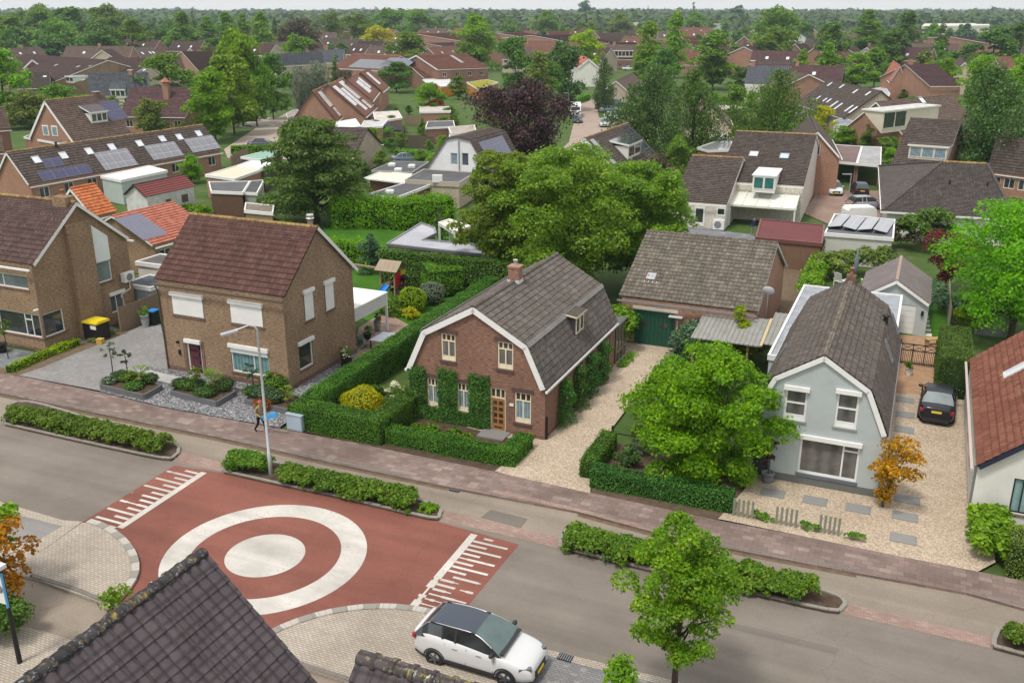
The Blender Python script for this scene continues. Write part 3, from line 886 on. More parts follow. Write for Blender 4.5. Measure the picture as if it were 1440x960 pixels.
def env(kind, t):
    t = np.clip(t, 0, 1)
    if kind == 'round': return np.sqrt(np.clip(1 - ((t - .48) / .54) ** 2, 0, 1))
    if kind == 'oval': return np.clip(np.sin(PI * np.clip(t, .02, .99) ** .85), 0, 1) ** .6
    if kind == 'broad': return np.clip(np.sqrt(np.clip(1 - ((t - .3) / .72) ** 2, 0, 1)), .0, 1)
    if kind == 'column': return np.clip(np.sin(PI * np.clip(t, .03, .99) ** .7), 0, 1) ** .5
    if kind == 'pyramid': return np.clip((1 - t) ** .65 * np.clip(t / .12, 0, 1) ** .5, 0, 1)
    if kind == 'cone': return np.clip((1 - t) ** .85 * np.clip(t / .06, .3, 1), 0, 1)
    if kind == 'birch': return np.clip(np.sin(PI * np.clip(t, .02, 1) ** .62), 0, 1) ** .65
    if kind == 'vase': return np.clip(.35 + .8 * t, 0, 1) * np.sqrt(np.clip(1 - ((t - .5) / .52) ** 4, 0, 1))
    return np.ones_like(t)
def crown(name, kind, h, r, K, n, leaf, seed, mats, rc=.26, z0=0.0, drop=None, up=.5, sparse=.0, lean=0.0, jag=.14, flat=.75):
    """a crown of K clumps of leaves, h tall and r wide, its foot at z0; returns mesh and clump centres"""
    rng = np.random.default_rng(seed)
    cl = []
    # big lobes give the outline its bays and bulges
    ph = rng.uniform(0, 2 * PI, 4)
    while len(cl) < K:
        t = rng.uniform(0.02, .98); e = float(env(kind, np.array([t]))[0])
        if rng.uniform() > .25 + e: continue
        a = rng.uniform(0, 2 * PI)
        lobe = 1 + jag * (math.sin(2 * a + ph[0] + 3 * t) + math.sin(3 * a + ph[1] - 5 * t) + .6 * math.sin(5 * a + ph[2] + 7 * t)) / 1.5
        q = math.sqrt(rng.uniform(.12, 1)) if rng.uniform() < .8 else rng.uniform(0, .5)
        rad = max(0, r * e * lobe * q - rc * r * .35)
        cl.append((rad * math.cos(a) + lean * t * r, rad * math.sin(a), z0 + h * t, rc * r * rng.uniform(.6, 1.25) * (.6 + .4 * e), rad))
    cl = np.array(cl)
    w = cl[:, 3] ** 2; idx = rng.choice(K, n, p=w / w.sum())
    d = rng.normal(size=(n, 3)); d /= np.linalg.norm(d, axis=1, keepdims=True)
    d[:, 2] = np.where(d[:, 2] < -.35, -d[:, 2] * .7, d[:, 2])
    rr = rng.uniform(.45, 1.0, n) ** .55
    rr *= np.where(rng.uniform(size=n) < .12 + sparse, rng.uniform(1.0, 1.35, n), 1)
    P = cl[idx, :3] + d * (cl[idx, 3] * rr)[:, None] * np.array([1, 1, flat])
    if drop is not None: P[:, 2] -= np.abs(rng.normal(size=n)) * cl[idx, 3] * drop
    P[:, 2] = np.maximum(P[:, 2], z0 - .04 * h)
    N = d * .8 + rng.normal(size=(n, 3)) * .55 + np.array([0, 0, up])
    me = leaf_mesh(name, P, N, leaf * rng.uniform(.6, 1.3, n), rng, mats, drop=drop)
    return me, cl
def trunk_mesh(name, H, z0, r0, cl, seed, mat, nl=7, lean=0.0):
    rng = random.Random(seed); mb = MB()
    zt = z0 + (H - z0) * .62
    pts = [(0, 0, -.1), (rng.uniform(-.05, .05), rng.uniform(-.05, .05), z0 * .5 + .2), (lean * .3, 0, z0 + (H - z0) * .25), (lean * .6, 0, zt)]
    mb.tube(pts, [r0 * 1.25, r0, r0 * .7, r0 * .25], 8)
    if len(cl):
        for k in range(nl):
            c = cl[rng.randrange(len(cl))]; zb = z0 * .8 + (min(c[2], zt) - z0 * .8) * rng.uniform(.2, .6); zb = max(.3, min(zb, c[2] - .2))
            f = (zb) / max(zt, .1)
            b = Vector((lean * .6 * f, 0, zb)); e = Vector(c[:3]); m = b.lerp(e, .5) + Vector((0, 0, .08 * (e - b).length))
            mb.tube([b, m, e], [r0 * .42, r0 * .28, r0 * .08], 5)
    return mb.build(name, [mat])
PROTO = {}
def proto(key, kind, h, r, K, n, leaf, seed, z0, tr=.14, nl=7, **k):
    """crown + trunk meshes kept for copying; built 1:1 in metres"""
    me, cl = crown('crown', kind, h - z0, r, K, n, leaf, seed, [LEAF['mid']], z0=z0, **k)
    to = trunk_mesh('trunk', h, z0, tr, cl, seed, bark())
    tm = to.data; bpy.data.objects.remove(to)
    PROTO[key] = (me, tm, h, r)
def plant_tree(name, label, cat, p, key, h, r, mat, rz=None, group=None, rnd=random):
    me, tm, h0, r0 = PROTO[key]
    o = empty(name, (p[0], p[1], p[2] if len(p) > 2 else 0), rnd.uniform(0, 2 * PI) if rz is None else rz, label, cat, group)
    o.scale = (r / r0, r / r0, h / h0)
    c = link_mesh('crown', me, o)
    c.material_slots[0].link = 'OBJECT'; c.material_slots[0].material = mat
    link_mesh('trunk', tm, o)
    return o
def tree_px(name, label, x, yt, yb, wpx, key, mat, cat='tree', group=None, rz=None, rnd=random, hs=1.0):
    """tree whose top is at photo row yt, foot at row yb, wpx photo pixels wide"""
    b = G(x, yb); h = HT(x, yb, yt); r = wpx / 2 * MPP((b.x, b.y, h * .5))
    return plant_tree(name, label, cat, b, key, h * hs, r, mat, rz, group, rnd)
def blob_core(poly, z0, z1, inset=.0):
    n = len(poly); v = [(*p, z0) for p in poly] + [(*p, z1) for p in poly]
    f = [tuple(range(n, 2 * n))] + [(i, (i + 1) % n, n + (i + 1) % n, n + i) for i in range(n)]
    return v, f
def hedge(name, label, px, width, height, mat, leaf=.05, dens=160, seed=1, cat='hedge', group=None, z=0.0, rough=.03, side=1, pts=None, htop=None, inner=None, bulge=0.0, gaps=0.0, taper=1.0, closed=False, ends=True):
    """clipped or loose hedge along a ground polyline of the photograph (its camera-side foot); side=+1: body lies to the left of the line"""
    rng = np.random.default_rng(seed)
    L = [G(x, y, z) for x, y in px] if pts is None else [Vector((*p, z)) for p in pts]
    P = [Vector((p.x, p.y)) for p in L]
    # offset line
    def off(d):
        out = []
        for i in range(len(P)):
            a = P[max(i - 1, 0)]; b = P[min(i + 1, len(P) - 1)]
            if 0 < i < len(P) - 1:
                u, v = (P[i] - P[i - 1]).normalized(), (P[i + 1] - P[i]).normalized(); n1, n2 = Vector((-u.y, u.x)), Vector((-v.y, v.x))
                m = (n1 + n2).normalized(); m = m * (1 / max(.35, m.dot(n1)))
            else:
                u = (b - a).normalized(); m = Vector((-u.y, u.x))
            out.append(P[i] + m * d * side)
        return out
    Q = off(width); H = htop if htop else [height] * len(P)
    c = sum((Vector((p.x, p.y, 0)) for p in L), Vector()) / len(L); c.z = z
    Cs, Ns = [], []
    cores_v, cores_f = [], []
    sh = .82
    for i in range(len(P) - 1):
        a, b, e, f = P[i], P[i + 1], Q[i + 1], Q[i]; ha, hb = H[i], H[i + 1]; seglen = (b - a).length
        def surf(p00, p10, p11, p01, n_out):
            p00, p10, p11, p01 = [np.array(q) for q in (p00, p10, p11, p01)]
            area = np.linalg.norm(np.cross(p10 - p00, p01 - p00)); n = int(area * dens)
            if n < 1: return
            u, v = rng.uniform(size=(n, 1)), rng.uniform(size=(n, 1))
            p = p00 * (1 - u) * (1 - v) + p10 * u * (1 - v) + p11 * u * v + p01 * (1 - u) * v
            nn = np.array(n_out); wob = (np.sin(p[:, :1] * 2.3 + p[:, 1:2] * 1.7 + seed) + np.sin(p[:, 1:2] * 4.1 - p[:, 2:3] * 3 + 2 * seed)) * rough * .8
            if bulge and abs(nn[2]) < .5: wob = wob + bulge * np.sin(PI * np.clip(p[:, 2:3] / max(height, .01), 0, 1)) - bulge * .6
            p = p + nn * (wob + rng.normal(size=(n, 1)) * rough - leaf * .3 + (rng.uniform(size=(n, 1)) < .03) * rng.uniform(0, .12, (n, 1)))
            keep = np.ones(n, bool)
            if gaps: keep = (np.sin(p[:, 0] * 1.9 + seed) * np.sin(p[:, 1] * 2.3 + 1.3 * seed) + rng.uniform(-.5, .5, n)) > -1.2 + gaps
            Cs.append(p[keep]); Ns.append((nn + rng.normal(size=(n, 3)) * .55)[keep])
        A = lambda q, h: (q.x - c.x, q.y - c.y, h)
        n2 = (b - a).normalized(); nl = Vector((n2.y, -n2.x)) * side
        nout = (nl.x, nl.y, .15)
        surf(A(a, 0), A(b, 0), A(b, hb), A(a, ha), nout); surf(A(f, 0), A(e, 0), A(e, hb), A(f, ha), (-nout[0], -nout[1], .15)); surf(A(a, ha), A(b, hb), A(e, hb), A(f, ha), (0, 0, 1))
        if ends and not closed:
            if i == 0: surf(A(a, 0), A(f, 0), A(f, ha), A(a, ha), (-n2.x, -n2.y, .1))
            if i == len(P) - 2: surf(A(b, 0), A(e, 0), A(e, hb), A(b, hb), (n2.x, n2.y, .1))
        k = len(cores_v); g = leaf * .7 + rough
        ia = a + (f - a).normalized() * g; ib = b + (e - b).normalized() * g; ie = e + (b - e).normalized() * g; if_ = f + (a - f).normalized() * g
        cores_v += [A(q, 0) for q in (ia, ib, ie, if_)] + [A(ia, ha - g), A(ib, hb - g), A(ie, hb - g), A(if_, ha - g)]
        cores_f += [(k + 4, k + 5, k + 6, k + 7), (k, k + 1, k + 5, k + 4), (k + 2, k + 3, k + 7, k + 6), (k + 1, k + 2, k + 6, k + 5), (k + 3, k, k + 4, k + 7)]
    C = np.concatenate(Cs); N = np.concatenate(Ns)
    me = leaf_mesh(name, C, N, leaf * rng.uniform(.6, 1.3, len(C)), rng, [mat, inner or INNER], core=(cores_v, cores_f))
    o = link_mesh(name, me); o.location = (c.x, c.y, z)
    return tag(o, label, cat, group)
def bush(name, label, p, r, h, mat, seed=1, n=None, leaf=.06, cat='shrub', group=None, smooth=True, K=26, parent=None, kind='broad', rc=.34, z0=.02, drop=None, z=0.0):
    """low plant of leaves on an ellipsoid; p: world ground point"""
    n = n or int(900 * max(r, .3) * max(h, .3) / (leaf / .06) ** 1.6 * 1.6)
    if smooth:
        rng = np.random.default_rng(seed); d = rng.normal(size=(n, 3)); d /= np.linalg.norm(d, axis=1, keepdims=True)
        lob = 1 + .05 * np.sin(d[:, :1] * 5 + seed) + .05 * np.sin(d[:, 1:2] * 6 + d[:, 2:] * 4)
        P = d * lob * np.array([r, r, h / 2]) * rng.uniform(.9, 1.03, (n, 1)); P[:, 2] += h / 2
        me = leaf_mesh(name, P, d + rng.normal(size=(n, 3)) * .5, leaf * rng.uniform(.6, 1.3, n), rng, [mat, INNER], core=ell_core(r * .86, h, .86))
    else:
        me, cl = crown(name, kind, h, r, K, n, leaf, seed, [mat], rc=rc, z0=z0, drop=drop)
    o = link_mesh(name, me, parent); o.location = (p[0], p[1], z)
    if parent is None: tag(o, label, cat, group)
    return o
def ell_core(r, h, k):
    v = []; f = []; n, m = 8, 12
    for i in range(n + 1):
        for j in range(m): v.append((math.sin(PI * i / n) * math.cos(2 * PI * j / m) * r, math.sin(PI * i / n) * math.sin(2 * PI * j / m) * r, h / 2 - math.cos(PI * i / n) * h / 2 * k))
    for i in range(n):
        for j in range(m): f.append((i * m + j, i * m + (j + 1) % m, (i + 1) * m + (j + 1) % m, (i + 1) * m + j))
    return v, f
LEAF = dict(
    mid=leafm((0.069, 0.151, 0.020), (0.123, 0.235, 0.031), (0.196, 0.314, 0.052), .32),
    fresh=leafm((0.101, 0.202, 0.019), (0.162, 0.302, 0.030), (0.258, 0.414, 0.062), .38),
    bright=leafm((.085, .205, .011), (.14, .3, .018), (.22, .39, .036), .4),
    dark=leafm((0.040, 0.085, 0.025), (0.067, 0.129, 0.036), (0.112, 0.185, 0.054), .22),
    deep=leafm((0.052, 0.112, 0.022), (0.085, 0.174, 0.031), (0.134, 0.235, 0.049), .26),
    blue=leafm((0.039, 0.091, 0.052), (0.072, 0.143, 0.078), (0.117, 0.195, 0.117), .2),
    olive=leafm((0.095, 0.140, 0.031), (0.151, 0.213, 0.047), (0.224, 0.291, 0.078), .3),
    yellow=leafm((.3, .31, .014), (.44, .45, .02), (.55, .55, .05), .35),
    lime=leafm((0.156, 0.24, 0.014), (0.24, 0.336, 0.024), (0.36, 0.432, 0.042), .38),
    copper=leafm((.03, .015, .017), (.055, .026, .029), (.09, .045, .045), .15),
    redleaf=leafm((0.062, 0.015, 0.018), (0.125, 0.027, 0.027), (0.2, 0.056, 0.037), .25),
    orange=leafm((0.22, 0.099, 0.013), (0.396, 0.165, 0.017), (0.495, 0.275, 0.022), .35),
    rust=leafm((0.23, 0.04, 0.017), (0.345, 0.069, 0.023), (0.414, 0.138, 0.034), .3),
    autumn=leafm((.2, .11, .012), (.37, .14, .013), (.44, .26, .022), .35),
    hedge=leafm((.055, .14, .02), (.08, .19, .026), (.11, .235, .035), .25),
    hedgel=leafm((0.072, 0.189, 0.02), (0.123, 0.275, 0.029), (0.189, 0.362, 0.051), .3),
    ivy=leafm((.03, .1, .022), (.058, .16, .03), (.095, .22, .045), .22),
    brownleaf=leafm((0.06, 0.045, 0.03), (0.1, 0.08, 0.05), (0.13, 0.12, 0.06), .2),
    flower=leafm((0.7, 0.7, 0.66), (0.75, 0.74, 0.7), (0.8, 0.8, 0.76), .3),
    pink=leafm((0.4, 0.12, 0.15), (0.5, 0.2, 0.2), (0.6, 0.35, 0.3), .3),
    grey=leafm((0.12, 0.15, 0.13), (0.18, 0.22, 0.18), (0.25, 0.29, 0.24), .25),
)
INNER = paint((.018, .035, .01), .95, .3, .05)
# ---------------------------------------------------------------- ground, streets, pavements
SA = R(-23.6)                                  # the street runs this way
_ca, _sa = math.cos(-SA), math.sin(-SA)
def suv(x, y, a=None):
    c, s_ = (_ca, _sa) if a is None else (math.cos(-a), math.sin(-a))
    return (x * c - y * s_, x * s_ + y * c)
_zn = [0]
def sheet(name, px, z, mat, kind='structure', pts=None, ang=None, thick=None, side=None, label=None, cat=None):
    _zn[0] += 1
    P = [tuple(G(x, y, z)[:2]) for x, y in px] if pts is None else [tuple(p) for p in pts]
    z += .00025 * (_zn[0] % 12)
    if sum(P[i - 1][0] * P[i][1] - P[i][0] * P[i - 1][1] for i in range(len(P))) < 0: P.reverse()
    mb = MB()
    for t in tessellate_polygon([[Vector((*p, 0)) for p in P]]):
        q = [P[k] for k in t]
        if (q[1][0] - q[0][0]) * (q[2][1] - q[0][1]) - (q[1][1] - q[0][1]) * (q[2][0] - q[0][0]) < 0: q.reverse()
        mb.face([(*p, z) for p in q], [suv(*p, ang) for p in q])
    if thick:
        for i in range(len(P)):
            a, b = P[i], P[(i + 1) % len(P)]; l = math.hypot(b[0] - a[0], b[1] - a[1])
            mb.face([(*a, z - thick), (*b, z - thick), (*b, z), (*a, z)], [(0, 0), (l, 0), (l, thick), (0, thick)])
    return tag(mb.build(name, [mat]), label, cat, None, kind)
def strip(name, px, w, z, mat, h=.12, side=0, label=None, kind='structure', pts=None, zb=0.0, closed=False, seg=1.0):
    """kerb of stones along a photo polyline"""
    P = [Vector(tuple(G(x, y, zb)[:2])) for x, y in px] if pts is None else [Vector(p) for p in pts]
    if closed: P.append(P[0])
    mb = MB(); rnd = random.Random(4)
    for a, b in zip(P[:-1], P[1:]):
        L = (b - a).length; k = max(1, int(round(L / seg))); d = (b - a) / k; nn = Vector((-d.y, d.x)).normalized() * (w / 2 * side)
        for i in range(k):
            p = a + d * i; q = a + d * (i + 1); g = d.normalized() * .004
            mb.bar((p.x + g.x + nn.x, p.y + g.y + nn.y, z + h / 2 - .05 + rnd.uniform(-.004, .004)), (q.x - g.x + nn.x, q.y - g.y + nn.y, z + h / 2 - .05 + rnd.uniform(-.004, .004)), w, h + .1)
    return tag(mb.build(name, [mat], None), label, None, None, kind)
def smooth_px(px, n=4):
    """Catmull-Rom through photo points"""
    out = []
    for i in range(len(px) - 1):
        p0, p1, p2, p3 = [Vector(px[max(0, min(len(px) - 1, k))]) for k in (i - 1, i, i + 1, i + 2)]
        for j in range(n):
            t = j / n
            out.append(tuple(.5 * ((2 * p1) + (p2 - p0) * t + (2 * p0 - 5 * p1 + 4 * p2 - p3) * t * t + (3 * p1 - p0 - 3 * p2 + p3) * t ** 3)))
    out.append(tuple(px[-1])); return out
GRD_M = grass((.045, .1, .02), (.08, .13, .035), (.2, .16, .11))
mb = MB(); mb.face([(-6000, -200, -.05), (6000, -200, -.05), (6000, 8000, -.05), (-6000, 8000, -.05)], [(-6000, -200), (6000, -200), (6000, 8000), (-6000, 8000)])
tag(mb.build('ground', [GRD_M]), None, None, None, 'structure')
ASPH = asphalt((.148, .129, .111), (.212, .186, .16))
LANE = asphalt((.2, .168, .134), (.285, .242, .195), (.82, 1.16))
REDA = asphalt((.168, .062, .047), (.24, .096, .072), (.82, 1.18))
PINKB = paver((.3, .2, .17), (.36, .25, .21), (.2, .17, .14), .21, .1, .008, (.5, (.4, .31, .27)))
FLAGS = paver((.2, .145, .128), (.27, .2, .178), (.15, .125, .1), .45, .3, .012, (.35, (.42, .35, .31)), big=.75)
BEIGE = paver((.4, .345, .28), (.48, .42, .35), (.2, .18, .15), .21, .1, .012, (.4, (.36, .31, .26)), big=.5)
GREYP2 = paver((.25, .245, .245), (.3, .29, .285), (.14, .135, .13), .21, .21, .01, (.4, (.34, .33, .32)), big=.45)
BLUEP = paver((.17, .18, .2), (.22, .23, .25), (.12, .12, .12), .4, .4, .01)
KERB = paver((.3, .28, .25), (.36, .34, .3), (.2, .19, .17), 1.0, .5, .01, big=.6)
KERBD = paver((.2, .185, .165), (.26, .24, .21), (.12, .12, .1), 1.0, .5, .01, big=.6)
PALE = gravel((.31, .245, .175), (.44, .355, .265), (.56, .47, .375), 19)
GGREY = gravel((.06, .06, .065), (.15, .15, .16), (.36, .36, .37), 13, 1.0)
SOIL = soil(); SOILB = soil((.1, .075, .05), (.19, .14, .09))
LAWN = grass((.035, .11, .01), (.06, .17, .015), (.1, .2, .03))
BROWNB = paver((.26, .18, .13), (.33, .23, .17), (.16, .13, .1), .2, .1, .01, (.4, (.3, .24, .2)))
TERR = paver((.4, .24, .14), (.5, .31, .19), (.28, .2, .14), .3, .15, .01, (.5, (.3, .2, .13)))
WPAINT = wornpaint()

A_ = [(-80, 503), (0, 523), (140, 551), (230, 573), (393, 602), (540, 630), (713, 665), (830, 692), (1010, 731), (1147, 757), (1262, 781), (1375, 803), (1520, 832)]
B_ = [(-80, 536), (0, 552), (133, 580), (300, 613), (480, 653), (630, 684), (813, 719), (917, 747), (1000, 766), (1205, 805), (1360, 833), (1440, 855), (1520, 874)]
C_ = [(-80, 579), (7, 597), (227, 645), (315, 664), (480, 700), (603, 729), (790, 770), (897, 798), (1164, 859), (1397, 910), (1520, 938)]
BUMP1 = smooth_px([(115, 733), (138, 739), (155, 748), (172, 761), (186, 780), (191, 800), (187, 817), (172, 838), (150, 858)])
BUMP2 = smooth_px([(355, 908), (400, 884), (440, 870), (473, 862), (525, 856), (581, 859), (640, 873), (700, 893)])
D_L = [(-80, 684), (0, 705), (90, 731)] + BUMP1
D_R = BUMP2 + [(761, 910), (820, 925), (942, 955), (1100, 994), (1300, 1045), (1500, 1096)]
# verge strip under the front gardens
sheet('road', C_ + list(reversed(D_R)) + [(330, 930), (140, 872)] + list(reversed(D_L)), 0.0, ASPH)
sheet('service_lane', B_ + list(reversed(C_)), -.004, LANE)
sheet('pavement', A_ + list(reversed(B_)), .10, FLAGS, thick=.2)
strip('kerb', [(-80, 536), (0, 552), (133, 580), (300, 613), (480, 653), (575, 673)], .16, .09, KERBD, .02, 1)
strip('kerb', [(575, 673), (630, 684), (700, 698)], .16, .06, KERBD, .02, 1)
strip('kerb', [(820, 721), (917, 747), (1000, 766), (1195, 804), (1207, 803)], .16, .09, KERBD, .02, 1)
strip('kerb', [(1362, 834), (1440, 855), (1520, 874)], .16, .09, KERBD, .02, 1)
strip('channel', [(-80, 540), (0, 556), (133, 584), (300, 617), (480, 657), (630, 688), (813, 723), (917, 751), (1000, 770), (1207, 810), (1360, 838), (1440, 860), (1520, 879)], .3, -.035, LANE, .0, -1) if False else None
sheet('gutter_dirt', [(x, y + 1.5) for x, y in B_[:6]] + [(x - 1, y + 5.5) for x, y in reversed(B_[:6])], .003, SOILB)
sheet('gutter_dirt', [(x, y + 1.5) for x, y in B_[6:10]] + [(x - 1, y + 6.5) for x, y in reversed(B_[6:10])], .003, SOILB)
sheet('asphalt_patch', [(690, 716), (742, 729), (732, 742), (676, 727)], .0035, asphalt((.12, .108, .095), (.17, .15, .13)))
sheet('asphalt_patch', [(120, 598), (178, 611), (172, 619), (112, 605)], .0035, asphalt((.21, .185, .16), (.27, .24, .2)))
sheet('asphalt_patch', [(1010, 870), (1180, 911), (1174, 919), (1003, 877)], .0035, asphalt((.13, .115, .1), (.17, .15, .13)))
# pink brick crossings between the median islands
sheet('brick_crossing', [(603, 727), (622, 716), (795, 758), (788, 771)], .004, PINKB)
sheet('brick_crossing', [(1164, 858), (1190, 848), (1402, 897), (1395, 911)], .004, PINKB)
sheet('brick_crossing', [(229, 643), (252, 634), (330, 655), (316, 664)], .004, PINKB)
sheet('drain_strip', [(700, 694), (712, 690), (1000, 760), (1000, 766), (917, 747), (813, 719)], .108, PINKB)
# red plateau
REDP = [(245, 654), (315, 665), (603, 729.5), (730, 765), (660, 849), (640, 872)] + list(reversed(BUMP2))[3:] + [(330, 930), (140, 872)] + list(reversed(BUMP1))[2:] + [(117, 733)]
sheet('red_plateau', REDP, .004, REDA)
cen = G(373, 780); rin = [(G(*p) - cen).length for p in ((318, 785), (429, 778), (375, 750), (373, 810))]
def ring(name, r0, r1, z, mat, n=72):
    mb = MB()
    for i in range(n):
        a, b = 2 * PI * i / n, 2 * PI * (i + 1) / n
        q = [(cen.x + math.cos(t) * r, cen.y + math.sin(t) * r, z) for t, r in ((a, r0), (a, r1), (b, r1), (b, r0))]
        if r0 == 0: q = q[1:3] + [(cen.x, cen.y, z)]
        q = q if r0 else [q[2], q[0], q[1]]
        mb.face(q, [suv(p[0], p[1]) for p in q])
    tag(mb.build(name, [mat]), None, None, None, 'structure')
RI = sum(rin) / 4
ring('painted_circle', 0, RI, .008, WPAINT)
RO = ((G(514, 762) - cen).length + (G(380, 710) - cen).length) / 2
RM = ((G(477, 755) - cen).length + (G(398, 727) - cen).length) / 2
ring('painted_ring', RM, RO, .008, WPAINT)
def mark(mb, a, b, w, z=.009, rnd=None, wear=0.0):
    a, b = Vector(a), Vector(b); d = (b - a).normalized(); n = Vector((-d.y, d.x)) * w / 2
    if rnd and wear:
        L = (b - a).length; s = 0
        while s < L:
            l = rnd.uniform(.15, .6); e = min(L, s + l)
            ww = n * (1 if rnd.random() > wear else rnd.uniform(.2, .7))
            p, q = a + d * s, a + d * e
            if rnd.random() > wear * .35:
                q4 = [p - ww, q - ww, q + ww, p + ww]; mb.face([(v.x, v.y, z) for v in q4], [suv(v.x, v.y) for v in q4])
            s = e
        return
    q4 = [a - n, b - n, b + n, a + n]; mb.face([(v.x, v.y, z) for v in q4], [suv(v.x, v.y) for v in q4])
g2 = lambda x, y: Vector(tuple(G(x, y)[:2]))
rnd = random.Random(11)
mb = MB(); a, b = g2(287, 664), g2(161, 747); mark(mb, a, b, .32, rnd=rnd, wear=.05)
ends = [(707, 0, 0)]
# comb of the left ramp: bars point back along the street
sd = (g2(117, 733) - g2(160, 747)).normalized(); sd = Vector((math.cos(SA), math.sin(SA))) * -1
Ll = (b - a).length
for i in range(15):
    p = a + (b - a) * ((i + .6) / 15.2); l = .95 if i % 2 == 0 else 1.75
    mark(mb, p + sd * .17, p + sd * l, .15, .0125, rnd=rnd, wear=.06)
tag(mb.build('ramp_marking', [WPAINT]), None, None, None, 'structure')
mb = MB(); a, b = g2(667, 751), g2(577, 857); mark(mb, a, b, .32, rnd=rnd, wear=.1); 
for i in range(17):
    p = a + (b - a) * ((i + .5) / 17.0); l = .95 if i % 2 == 0 else 1.75
    mark(mb, p - sd * .17, p - sd * l, .14, .0125, rnd=rnd, wear=.08 + .2 * (i > 9))
tag(mb.build('ramp_marking', [WPAINT]), None, None, None, 'structure')
# bump-outs
sheet('near_side', [(-200, 690), (113, 733), (190, 800), (150, 870), (360, 912), (520, 860), (820, 926), (1200, 1020), (1200, 1400), (-300, 1400)], -.012, LANE)
sheet('bump_out', [(50, 813), (38, 789), (116, 734)] + BUMP1[2:] + [(157, 852)], .12, BEIGE, thick=.2)
sheet('bump_out', [(345, 915)] + BUMP2 + [(700, 962), (620, 1000), (520, 968), (395, 928)], .12, BEIGE, thick=.2)
def block_kerb(pts_px, z):
    P = [g2(*p) for p in pts_px]; mw, mg = MB(), MB(); acc = 0; k = 0
    # walk along the curve in stones of half a metre, every third one white
    L = 0; seq = []
    for p, q in zip(P[:-1], P[1:]):
        n = max(1, int((q - p).length / .1))
        for i in range(n): seq.append(p + (q - p) * i / n)
    seq.append(P[-1]); i = 0
    while i + 5 < len(seq):
        u, v = seq[i], seq[i + 5]; m = mw if (k % 2) == 0 else mg
        m.bar((u.x, u.y, z - .03), (v.x, v.y, z - .03), .32, .1); i += 5 + 0; k += 1
        if k > 400: break
    tag(mg.build('kerb', [KERB]), None, None, None, 'structure'); tag(mw.build('white_kerb_stones', [paver((.5, .47, .42), (.58, .55, .5), (.3, .28, .25), .25, .3, .01)]), None, None, None, 'structure')
block_kerb(BUMP1[2:], .13); block_kerb(BUMP2, .13)
strip('kerb', [(45, 812), (100, 829), (157, 852), (172, 857)], .18, .1, KERBD, .05, 0)
strip('kerb', [(345, 915), (395, 928), (520, 968), (620, 1000)], .18, .1, KERBD, .05, 0)
# lower service lane, parking bay and pavements on the near side
sheet('near_lane', [(-120, 775), (45, 812), (157, 852), (250, 890), (395, 928), (620, 1000), (560, 1080), (240, 980), (98, 899), (58, 886), (-120, 850)], .0 + .002, LANE)
sheet('near_pavement', [(-120, 850), (58, 886), (98, 899), (240, 980), (100, 1100), (-200, 1100)], .10, BEIGE, thick=.2)
sheet('parking_bay', [(-80, 684), (0, 705), (90, 731), (116, 733), (38, 789), (-80, 752)], .112, BEIGE, thick=.2)
sheet('parking_bay', [(-80, 702), (22, 723), (88, 739), (44, 764), (-80, 732)], .117, asphalt((.18, .175, .17), (.25, .24, .23)))
sheet('near_strip', [(-80, 752), (38, 789), (50, 813), (-120, 775)], .108, BEIGE, thick=.2)
sheet('brick_parking', [(700, 893), (761, 910), (820, 925), (942, 955), (1100, 994), (1060, 1060), (640, 1010), (700, 962)], .006, paver((.2, .2, .21), (.26, .25, .25), (.12, .12, .12), .2, .1, .01))
sheet('gutter_strip', [(757, 907), (761, 910), (820, 925), (942, 955), (1100, 994), (1096, 1003), (938, 963), (812, 933), (750, 914)], .010, BEIGE)
# median islands
ISL = dict(
 a=[(7, 597), (117, 622), (227, 645), (246, 642), (251, 634), (238, 623), (120, 588), (40, 566), (10, 575)],
 b=[(315, 664), (400, 683), (480, 700), (603, 729), (618, 724), (617, 716), (585, 703), (470, 672), (380, 650), (330, 645), (317, 655)],
 c=[(788, 771), (897, 798), (1040, 831), (1164, 859), (1184, 856), (1186, 846), (1160, 833), (1030, 800), (880, 762), (810, 746), (790, 755)],
 d=[(1397, 910), (1450, 924), (1540, 945), (1540, 905), (1420, 885), (1400, 895)])
for k, p in ISL.items():
    q = smooth_px(p + [p[0]], 3)[:-1]
    sheet('median_bed', q, .08, SOIL, thick=.15)
    strip('median_kerb', q, .16, .07, KERB, .05, 0, closed=True, seg=.6)
# front gardens and drives
sheet('drive_paving', [(18, 526), (170, 470), (224, 447), (240, 522), (232, 530), (188, 521), (170, 534), (140, 549)], .104, GREYP2, ang=R(-14))
sheet('side_paving', [(-60, 470), (0, 488), (64, 497), (150, 455), (178, 468), (30, 522), (0, 520), (-80, 505)], .100, BLUEP, ang=R(-14))
sheet('soil_bed', [(-60, 500), (0, 516), (20, 519), (118, 481), (172, 461), (180, 467), (60, 516), (22, 529), (0, 524), (-60, 511)], .106, SOILB)
sheet('gravel_garden', [(140, 550), (230, 572), (393, 601), (410, 588), (440, 560), (470, 535), (530, 462), (515, 462), (499, 476), (399, 545), (240, 519), (205, 515), (196, 520), (172, 533)], .106, GGREY)
sheet('stone_path', [(188, 521), (200, 518), (268, 533), (262, 543), (181, 527)], .11, paver((.42, .42, .43), (.46, .46, .46), (.3, .3, .3), .8, .4, .01), ang=R(-14))
sheet('gravel_drive', [(696, 662), (713, 667), (830, 693), (832, 660), (862, 600), (892, 560), (945, 502), (952, 486), (880, 480), (840, 530), (760, 610)], .103, PALE)
sheet('front_bed', [(420, 605), (540, 631), (708, 665), (760, 620), (690, 600), (575, 580), (500, 575)], .100, SOIL)
sheet('path_flags', [(655, 600), (700, 612), (735, 620), (755, 612), (700, 590)], .106, PALE)
